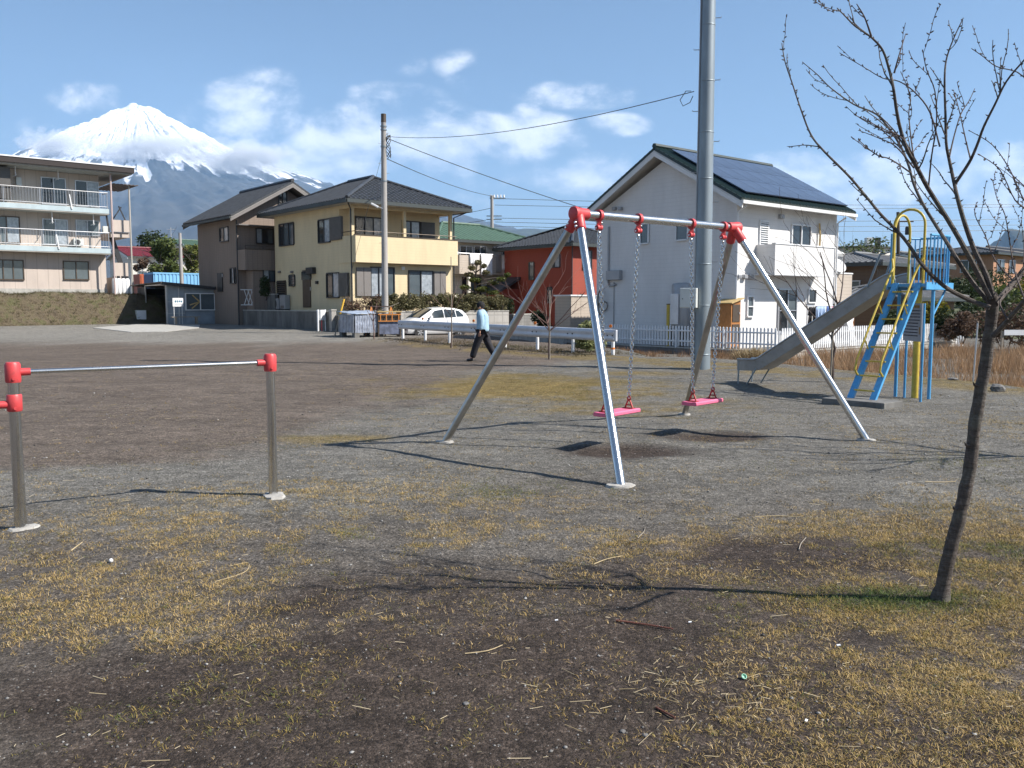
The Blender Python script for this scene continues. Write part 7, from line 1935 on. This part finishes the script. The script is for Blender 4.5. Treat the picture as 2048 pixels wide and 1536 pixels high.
# ================================================================== BACKGROUND, right
simple_house('low brown house with grey tiled hip roof behind the slide', 1752, 590, 50, -.6, 8.2, 6.2, W_BRNW, 'roof_grey', z_at(527, 50) + .6, z_at(499, 50) + .6, 'x', False, [('A', 1, 2.6, 1.4, 1.2, ('glass', 'glass2')), ('B', 1.0, 2.4, 1.3, 1.1, ('glass', 'glass'))])
simple_house('single storey outbuilding with low grey tiled roof right of the slide', 1800, 620, 45.5, -1.6, 6.3, 4.5, W_BRNW, 'roof_grey', z_at(597, 46) + 1.6, z_at(566, 47) + 1.6, 'x', False, [('A', 1, 1.2, 1.4, 1.0, ('glass', 'glass2'))])
for i, (lab, px_, py_, Y_, lu, lv, wl_, rm_, e_, r_, gab) in enumerate((
    ('white flat roofed building on the skyline left of the slide hoops', 1738, 560, 150, 7, 6, W_PALE, 'roof_grey', 492, 489, False),
    ('white walled house seen through the blue slide railing', 1858, 560, 105, 9, 7, W_PALE, 'roof_grey', 520, 502, True),
    ('grey walled house beyond the slide railing', 1905, 560, 125, 10, 8, W_PALE, 'roof_dark', 508, 492, True),
    ('orange brick house with a dark hip roof behind the cherry fork', 1985, 560, 82, 8.5, 7, W_BRK, 'roof_dark', 506, 487, False),
    ('dark walled house right of the orange brick house', 2055, 560, 92, 9, 8, W_TAN, 'roof_dark', 512, 490, True),
    ('small pale house with a grey roof below the skyline beyond the slide', 1895, 575, 88, 6, 5, W_PALE, 'roof_grey', 548, 532, True),
    ('tan house with dark roof behind the cherry trunk', 1950, 575, 96, 7, 6, W_TAN, 'roof_dark', 528, 512, True))):
    zb_ = 1.6
    simple_house(lab, px_, py_, Y_, zb_, lu, lv, wl_, rm_, z_at(e_, Y_) - zb_, z_at(r_, Y_) - zb_, 'x', gab, [('A', .8, z_at(e_, Y_) - zb_ - 1.7, 1.6, 1.1, ('glass', 'glass2')), ('A', 3.6, z_at(e_, Y_) - zb_ - 1.7, 1.4, 1.1, ('glass', 'glass')), ('B', 1.5, z_at(e_, Y_) - zb_ - 1.7, 1.4, 1.1, ('glass', 'glass2'))])
for px_, w_ in ((1747, 1.2), (1768, .7)):
    p = D(px_, 492, 149); o = thing('roof_tank', 'boxy rooftop tank on the white skyline building' if w_ > 1 else 'dark narrow rooftop box on the white skyline building', 'tank', (p.x, 152, z_at(491, 150)))
    mb = MB(); mb.box((0, 0, .1), (w_, 1, 1.5)); mb.build('tank', M['boxwhite'] if w_ > 1 else M['dkgrey'], o, bevel=.05); mb = MB(); mb.box((.1, .1, -.1), (w_ - .1, .9, .099)); mb.build('stand', M['dkgrey'], o)
# low field terrace and gardens
n_ = 60; fx = np.linspace(22, 75, n_); fyy = np.linspace(0, 1, 24); FX, FT = np.meshgrid(fx, fyy, indexing='ij')
FY = 46 + FT * 90 - (FX - 22) * .25; FZ = -.6 + 2.4 * S(0, .45, FT + (fbm(FX * .1, FT * 4, 6) - .5) * .25) + (fbm(FX * .4, FY * .4, 8) - .5) * .5
FZ = np.where(FT < .01, -.65, FZ)
ii = np.arange(FX.size).reshape(FX.shape); q = np.stack([ii[:-1, :-1], ii[1:, :-1], ii[1:, 1:], ii[:-1, 1:]], -1).reshape(-1, 4)
tag(np_mesh('field', np.stack([FX, FY, FZ], -1).reshape(-1, 3), q, M['field'], smooth=True), 'sloping green field and gardens on the right', kind='structure')
rs = random.Random(17)
gz_field = lambda x, y: -.6 + 2.4 * float(S(0, .45, (y - 46 + (x - 22) * .25) / 90)) if x > 22 else -.4
specs = [(1868, 632, 41, 1.0, 1.1, 'leaf_yellow', 'yellow green rounded shrub behind the notice board'), (1846, 640, 42, .8, .8, 'leaf_green', 'green shrub under the outbuilding roof'), (1790, 640, 43, 1.1, .9, 'leaf_dark', 'dark shrub behind the slide ladder'),
         (1898, 645, 40, .8, .9, 'leaf_dark', 'dark green shrub right of the yellow green one'), (1925, 650, 38, .9, .9, 'leaf_brown', 'dry brown shrub beyond the white gate'), (1965, 640, 40, 1.3, 1.2, 'leaf_dark', 'dark spreading shrub behind the thin stake'),
         (2010, 650, 36, 1.3, 1.0, 'leaf_brown', 'dry brown shrub behind the cherry trunk'), (2050, 640, 38, 1.5, 1.4, 'leaf_dark', 'dark evergreen shrub right of the cherry trunk'), (2000, 600, 52, 1.6, 1.2, 'leaf_green', 'olive green garden shrub behind the cherry fork'), (1940, 600, 56, 1.6, 1.3, 'leaf_dark', 'dark garden shrub below the grey houses'),
         (2045, 590, 58, 1.8, 1.2, 'leaf_yellow', 'yellowish garden shrub in the sloping field'), (1965, 572, 72, 2.4, 1.8, 'leaf_dark', 'dark hedge mass below the orange brick house'), (2030, 575, 66, 2.4, 1.6, 'leaf_dark', 'dark hedge right of the orange brick house'), (1905, 585, 64, 2.0, 1.4, 'leaf_dark', 'dark shrub under the grey house walls'), (1725, 520, 75, 2.6, 2.2, 'leaf_green', 'green tree top left of the grey tiled roof')]
for i, (px_, py_, Y_, w_, h_, mt_, lab) in enumerate(specs):
    p = D(px_, py_, Y_); p.z = max(gz_field(p.x, p.y) - .1, p.z - h_ * .9)
    bush('shrub', lab, p, w_, w_, h_, M[mt_], 1500, .09 if Y_ < 50 else .13, 100 + i, 9)
bare_tree('bare_tree', 'bare twiggy tree behind the eave of the white house', (D(1700, 520, 60).x, 60, 0), 5.8, .09, 51, spread=.6, levels=3, fork=.5, arms=6)
# white board rail and wire fence at the far right
p = D(2005, 665, 33); o = thing('board_rail', 'low white and bare board rail right of the cherry trunk', 'rail', (p.x, p.y, -.45), R(5))
for x in (0, 1.6, 3.2): mb = MB(); mb.box((x - .04, -.04, 0), (x + .04, .04, p.z + .5)); mb.build('post', M['stake'], o)
for k in range(4): mb = MB(); mb.box((.03 + k * .85, -.07, p.z + .35), (.86 + k * .85, -.041, p.z + .55)); mb.build('board', M['whitep'] if k % 2 == 0 else M['stake'], o)
sp_ = G(1946, 764); sp_.z = ghf(sp_.x, sp_.y)
o = thing('garden_stake', 'thin pale stake standing at the edge of the dry reeds', 'stake', sp_); mb = MB(); mb.tube([(0, 0, -.1), (.04, 0, 1.2)], .016, 8); mb.build('shaft', M['alu'], o); mb = MB(); mb.tube([(.04, 0, 1.2), (.041, 0, 1.23)], .019, 8); mb.build('cap', M['stake'], o)

# ================================================================== GROUND COVER
def blades(name, P, n_per, h, spread, width, mt, seed, tint=None, lean=.5, curve=.0):
    """P (n,3) roots; each root gets n_per tapering blades"""
    r_ = np.random.RandomState(seed); n = len(P) * n_per
    B = np.repeat(P, n_per, 0); h = np.repeat(np.broadcast_to(h, len(P)), n_per) * (.55 + .75 * r_.rand(n))
    a = r_.rand(n) * 6.283; rr_ = r_.rand(n) ** .5 * np.repeat(np.broadcast_to(spread, len(P)), n_per)
    B = B + np.stack([np.cos(a) * rr_, np.sin(a) * rr_, np.zeros(n)], 1)
    a2 = a + r_.normal(0, .6, n); ln = lean * (.2 + r_.rand(n))
    d_ = np.stack([np.cos(a2) * ln, np.sin(a2) * ln, np.ones(n)], 1); d_ /= np.linalg.norm(d_, axis=1)[:, None]
    sa_ = r_.rand(n) * 6.283; w_ = width * (.6 + .8 * r_.rand(n)); sd = np.stack([np.cos(sa_) * w_, np.sin(sa_) * w_, np.zeros(n)], 1)
    mid = B + d_ * (h * .55)[:, None]; d2 = d_ + np.stack([np.cos(a2) * ln, np.sin(a2) * ln, -curve * np.ones(n)], 1); d2 /= np.linalg.norm(d2, axis=1)[:, None]
    tip = mid + d2 * (h * .45)[:, None]
    v = np.stack([B - sd, B + sd, mid + sd * .75, mid - sd * .75, tip], 1).reshape(-1, 3)
    k = np.arange(n)[:, None] * 5
    f = np.concatenate([k + np.array([[0, 1, 2]]), k + np.array([[0, 2, 3]]), k + np.array([[3, 2, 4]])], 0)
    tn_ = np.repeat(tint, n_per) if tint is not None else r_.rand(n)
    tn_ = np.clip(tn_ + r_.normal(0, .13, n), 0, 1)
    return np_mesh(name, v, f, mt, attrs={'tint': ('FLOAT', np.repeat(tn_, 5))})
# grass tufts of the park
r_ = np.random.RandomState(5)
N = 240000
yy = 2.5 * (26 / 2.5) ** r_.rand(N); xx = (r_.rand(N) * 2 - 1) * (yy * .66 + .3)
soil_, dark_, moss_, road_, m1, m2, m3 = ground_masks(xx, yy)
cl1 = fbm(xx * 1.1, yy * 1.1, 201, 4); cl2 = fbm(xx * 6, yy * 6, 205, 3)
reg = np.zeros(N)
reg = np.maximum(reg, .95 * S(.1, 1.3, xx - .35 * (yy - 3)) * S(7.8, 6.0, yy))                       # right foreground
reg = np.maximum(reg, .46 * S(-.2, -1.1, xx + .10 * (yy - 3)) * S(2.6, 3.6, yy) * S(6.6, 5.2, yy))     # left foreground
reg = np.maximum(reg, .62 * S(5.0, 6.0, yy) * S(8.6, 7.2, yy) * S(1.2, -.4, xx) * S(-3.9, -2.6, xx))   # middle band
reg = np.maximum(reg, .8 * np.exp(-((xx - .9) / 1.1) ** 2 - ((yy - 5.5) / .9) ** 2))
reg = np.maximum(reg, .30 * S(7, 9, yy) * S(13, 11, yy) * S(1.5, 4, xx))
reg = np.maximum(reg, .8 * S(4.5, 6.5, xx) * S(16, 9, yy)); reg = np.maximum(reg, .55 * moss_)
reg = np.maximum(reg, .16)
dens_ = reg * S(.43, .60, cl1 * .5 + cl2 * .5 + .10 * reg) * (1 - .72 * dark_) * (1 - .8 * soil_ * (1 - moss_))
near_tree = np.exp(-((xx - tb.x + .25) / .5) ** 2 - ((yy - tb.y) / .22) ** 2)
dens_ = np.maximum(dens_, near_tree * .9)
swing_w = np.exp(-((xx - 2.0) / 1.3) ** 2 - ((yy - 9.4) / .8) ** 2); dens_ *= (1 - swing_w)
keep = r_.rand(N) < dens_ * .92
xx, yy = xx[keep], yy[keep]; nt = near_tree[keep]
P = np.stack([xx, yy, gh(xx, yy) - .004], 1)
green = np.clip(.08 + .32 * r_.rand(len(xx)) + S(.48, .75, fbm(xx * .9, yy * .9, 230, 4)) * .45 + .8 * nt + (r_.rand(len(xx)) < .08) * .4, 0, 1)
hgt = (.021 + .019 * r_.rand(len(xx))) * (1 + .45 * nt) * (.8 + .03 * yy)
gr = blades('grass', P, 10, hgt, .018 + .0026 * yy, .0011, M['grass'], 6, green, 1.6, .6)
tag(gr, 'short dry winter grass tufts scattered over the park ground', 'grass', kind='stuff'); print('tufts', len(P))
# straw and dead stalks
n = 1500
yy = 2.7 * (13 / 2.7) ** r_.rand(n); xx = (r_.rand(n) * 2 - 1) * (yy * .64); w_ = .30 + .7 * S(-.3, 1.2, xx) * S(9, 5, yy); kp_ = r_.rand(n) < w_ * .75
xx, yy = xx[kp_], yy[kp_]
extra = 130; xx = np.concatenate([xx, r_.normal(.78, .24, extra)]); yy = np.concatenate([yy, r_.normal(3.52, .16, extra)])
n = len(xx); L = .018 + .075 * r_.rand(n) ** 2.6; a = r_.rand(n) * 6.283; dx_, dy_ = np.cos(a) * L, np.sin(a) * L; wd = .0006 + .0008 * r_.rand(n)
z0_ = gh(xx, yy) + .005; z1_ = gh(xx + dx_, yy + dy_) + .006 + .014 * r_.rand(n) ** 2
sd = np.stack([-np.sin(a) * wd, np.cos(a) * wd, np.zeros(n)], 1); p0 = np.stack([xx, yy, z0_], 1); p1 = np.stack([xx + dx_, yy + dy_, z1_], 1); up_ = np.array([[0, 0, .0018]])
v = np.stack([p0 - sd, p0 + sd, p0 + up_, p1 - sd * .7, p1 + sd * .7, p1 + up_], 1).reshape(-1, 3); k = np.arange(n)[:, None] * 6
f = np.concatenate([k + np.array([[0, 2, 5, 3]]), k + np.array([[2, 1, 4, 5]])], 0)
tag(np_mesh('straw', v, f, M['straw'], attrs={'tint': ('FLOAT', np.repeat(r_.rand(n), 6))}), 'dry straw and dead stalks strewn over the ground', 'straw', kind='stuff')
# pebbles
n = 5200
yy = 2.6 * (16 / 2.6) ** r_.rand(n); xx = (r_.rand(n) * 2 - 1) * (yy * .64); rd_ = (.0022 + .006 * r_.rand(n) ** 4.5) * (.75 + .09 * yy)
octa = np.array([[1, 0, 0], [0, 1, 0], [-1, 0, 0], [0, -1, 0], [.1, .1, .8], [0, 0, -.8], [.6, .6, .5], [-.6, .5, .45], [-.5, -.6, .5], [.6, -.55, .4]])
V_ = octa[None] * rd_[:, None, None] * (.7 + .6 * r_.rand(n, 10, 1)); ca_, sa_ = np.cos(r_.rand(n) * 6.28), np.sin(r_.rand(n) * 6.28)
V_ = np.stack([V_[..., 0] * ca_[:, None] - V_[..., 1] * sa_[:, None], V_[..., 0] * sa_[:, None] + V_[..., 1] * ca_[:, None], V_[..., 2]], -1) + np.stack([xx, yy, gh(xx, yy) + rd_ * .2], 1)[:, None]
fo = np.array([[0, 6, 4], [6, 1, 4], [1, 7, 4], [7, 2, 4], [2, 8, 4], [8, 3, 4], [3, 9, 4], [9, 0, 4], [0, 1, 6], [1, 2, 7], [2, 3, 8], [3, 0, 9], [1, 0, 5], [2, 1, 5], [3, 2, 5], [0, 3, 5]])
tag(np_mesh('pebbles', V_.reshape(-1, 3), (np.arange(n)[:, None, None] * 10 + fo[None]).reshape(-1, 3), M['pebble'], attrs={'tint': ('FLOAT', np.repeat(r_.rand(n) ** 2.2, 10))}), 'small pale and dark pebbles in the soil', 'pebbles', kind='stuff')
# reeds beyond the park edge
n = 60000
xx = r_.uniform(3.4, 24, n); yy = r_.uniform(15, 36, n)
e1 = (xx - 6.5) * .92 + (yy - 24.5) * .39; e2 = np.minimum(yy - 26.4, xx - 3.6); e_ = np.maximum(e1, e2)
fu = (xx - FC.x) * U.x + (yy - FC.y) * U.y; fv_ = (xx - FC.x) * V.x + (yy - FC.y) * V.y
ok = (e_ > .35) & ~((fu > -.35) & (fv_ > -.35)) & (np.hypot(xx - bp.x, yy - bp.y) > .6) & (r_.rand(n) < S(.36, .7, fbm(xx * .9, yy * .9, 77, 4)) * .7)
xx, yy = xx[ok], yy[ok]; e_ = e_[ok]
hgt = .22 + .30 * S(5.5, 9.5, xx) * (.5 + .8 * r_.rand(len(xx))); hgt = hgt * S(.2, 1.2, e_) * (.55 + .9 * fbm(xx * 1.5, yy * 1.5, 79, 3))
tag(blades('reeds', np.stack([xx, yy, gz(xx, yy) - .03], 1), 3, hgt, .10, .006, M['reed'], 8, r_.rand(len(xx)) * .5 + .5 * S(6, 9, xx), .35, .1), 'dry brown reeds along the edge of the park', 'reeds', kind='stuff'); print('reeds', len(xx))
pc = D(1508, 705, 29.0); pz = gzf(pc.x, pc.y)
o = thing('grass_clump', 'pale dry pampas clump in front of the picket fence corner', 'grass', (pc.x, pc.y, pz))
bl_ = blades('leaf_blades', np.stack([r_.normal(0, .28, 260), r_.normal(0, .28, 260), np.zeros(260)], 1), 5, .85, .05, .006, M['straw_dark'], 19, r_.rand(260), .8, .9); bl_.parent = o; bl_['kind'] = 'stuff'
# weeds on the bank
n = 5000; k = r_.randint(0, BX.size, n); sel = BS.ravel()[k]; P = np.stack([wx.ravel()[k] + r_.normal(0, .1, n), wy.ravel()[k] + r_.normal(0, .05, n), wz.ravel()[k] - .02], 1)
tag(blades('bank_weeds', P, 5, .10 + .14 * r_.rand(n), .08, .008, M['bankgrass'], 23, np.clip(fbm(P[:, 0] * .5, P[:, 1] * .5, 31) * 1.3 - .2, 0, 1), 1.0, .4), 'dead grass and weeds on the earth bank', 'grass', kind='stuff')
# weeds by the guardrail
n = 2600; tq = r_.rand(n); off = r_.normal(.2, .9, n); gx_, gy_ = g1.x + gv.x * tq, g1.y + gv.y * tq; nrm_ = np.array([gv.y, -gv.x]) / glen
P = np.stack([gx_ + nrm_[0] * off, gy_ + nrm_[1] * off, np.zeros(n)], 1); P[:, 2] = gz(P[:, 0], P[:, 1]) - .02
tag(blades('verge_grass', P, 5, .05 + .10 * r_.rand(n), .08, .006, M['bankgrass'], 24, np.clip(fbm(P[:, 0] * .8, P[:, 1] * .8, 36) * 1.4 - .3, 0, 1), 1.2, .4), 'scrubby grass along the foot of the guardrail', 'grass', kind='stuff')

# ---------------------------------------------------------------- single things lying about
def stick(label, pts, r, mt, name='stick', group=None):
    P_ = [gp_(*p) for p in pts]; b_ = P_[0].copy(); mb = MB(); rs = random.Random(int(pts[0][0])); r = r * .62
    q = smooth_path([p - b_ + Vector((0, 0, r * .8 + rs.uniform(0, .006))) for p in P_], 3); mb.tube(q, [r * (1 - .35 * i / len(q)) for i in range(len(q))], 7)
    o = mb.build(name, M[mt], smooth=True, fix=False); o.location = b_; return tag(o, label, 'stick', group)
stick('thick reddish brown stick lying below the cherry tree shadow', [(1232, 1250), (1290, 1257), (1346, 1266)], .009, 'redstick')
stick('dark brown stick half buried near the scatter of straw', [(1312, 1425), (1350, 1444)], .008, 'redstick')
stick('long straight pale stalk on the grey gravel beside the tree', [(1850, 970), (1880, 968), (1911, 965)], .006, 'paleshaft')
stick('long thin pale stalk left of the dark soil patch', [(1510, 1033), (1560, 1031), (1605, 1034)], .005, 'paleshaft')
stick('upright bent dead twig in the dark soil patch', [(1598, 1098), (1602, 1085), (1612, 1074)], .006, 'stake')
stick('pale stick at the foot of the polished posts', [(142, 1101), (165, 1087)], .006, 'paleshaft')
stick('hooked pale stalk in the grass between the bars and the camera side', [(430, 1166), (470, 1155), (494, 1145), (496, 1130), (458, 1137)], .004, 'paleshaft')
stick('pale stalk between two tufts near the middle of the worn ground', [(1188, 1130), (1215, 1121), (1246, 1112)], .005, 'paleshaft')
stick('curved dead root near the front swing footing', [(1275, 1080), (1288, 1065), (1290, 1054)], .005, 'stake')
stick('thin curved dead stem in the brown soil before the tree shadow', [(930, 1320), (975, 1314), (1005, 1301)], .004, 'paleshaft')
def stone(label, px, py, r, mt, seed, name='stone', cat='stone', sq=.7):
    p = gp_(px, py); rs = random.Random(seed); bm = bmesh.new(); bmesh.ops.create_icosphere(bm, subdivisions=2, radius=r)
    for v in bm.verts: v.co *= 1 + rs.uniform(-.16, .16); v.co.z *= sq
    me = bpy.data.meshes.new(name); bm.to_mesh(me); bm.free(); me.materials.append(M[mt]); o = link(bpy.data.objects.new(name, me)); o.location = p + Vector((0, 0, r * sq * .55)); return tag(o, label, cat)
stone('grey boulder at the edge of the reeds beside the cherry trunk', 1994, 782, .13, 'pebble_grey', 1)
stone('flat pale stone on the ground left of the reed stake', 1905, 762, .11, 'pebble_grey', 2, sq=.3)
stone('grey stone at the lower right of the straw scatter', 1245, 1471, .011, 'pebble_grey', 3); stone('dark grey stone beside the lower right grass', 1290, 1478, .012, 'pebble_grey', 4)
stone('flat grey stone in the bare foreground soil', 932, 1415, .013, 'pebble_grey', 5, sq=.35)
stone('rounded dark stone at the end of the straw scatter', 1537, 1449, .011, 'pebble_grey', 6)
b_ = gp_(222, 1124); bm = bmesh.new(); bmesh.ops.create_uvsphere(bm, u_segments=16, v_segments=10, radius=.013); me = bpy.data.meshes.new('ball'); bm.to_mesh(me); bm.free(); me.polygons.foreach_set('use_smooth', [True] * len(me.polygons)); me.materials.append(M['whitep']); o = link(bpy.data.objects.new('ball', me)); o.location = b_ + Vector((0, 0, .015)); tag(o, 'tiny white ball lying on the gravel near the exercise bars', 'ball')
b_ = gp_(1487, 1366); mb = MB(); mb.lathe([(.011, 0), (.012, .008), (.0095, .009), (.009, .002), (.001, .002)], 18); o = mb.build('bottle_cap', M['mint'], smooth=True); o.location = b_ + Vector((0, 0, .008)); o.rotation_euler = (R(40), R(10), 0); tag(o, 'pale green bottle cap among the straw', 'bottle cap')
for px_, py_, sz, lab in ((1380, 1250, .008, 'white paper scrap beside the reddish stick'), (1113, 1249, .008, 'white scrap on the dark soil below the tree shadow'), (1677, 1297, .009, 'white plastic scrap in the right hand grass'), (1612, 1450, .008, 'cream scrap at the foot of the right hand grass')):
    b_ = gp_(px_, py_); mb = MB(); mb.box((-sz, -sz * .6, 0), (sz, sz * .6, .004)); o = mb.build('litter', M['whitep'], bevel=.001); o.location = b_ + Vector((0, 0, .008)); o.rotation_euler = (R(12), R(-8), px_ % 3); tag(o, lab, 'litter')
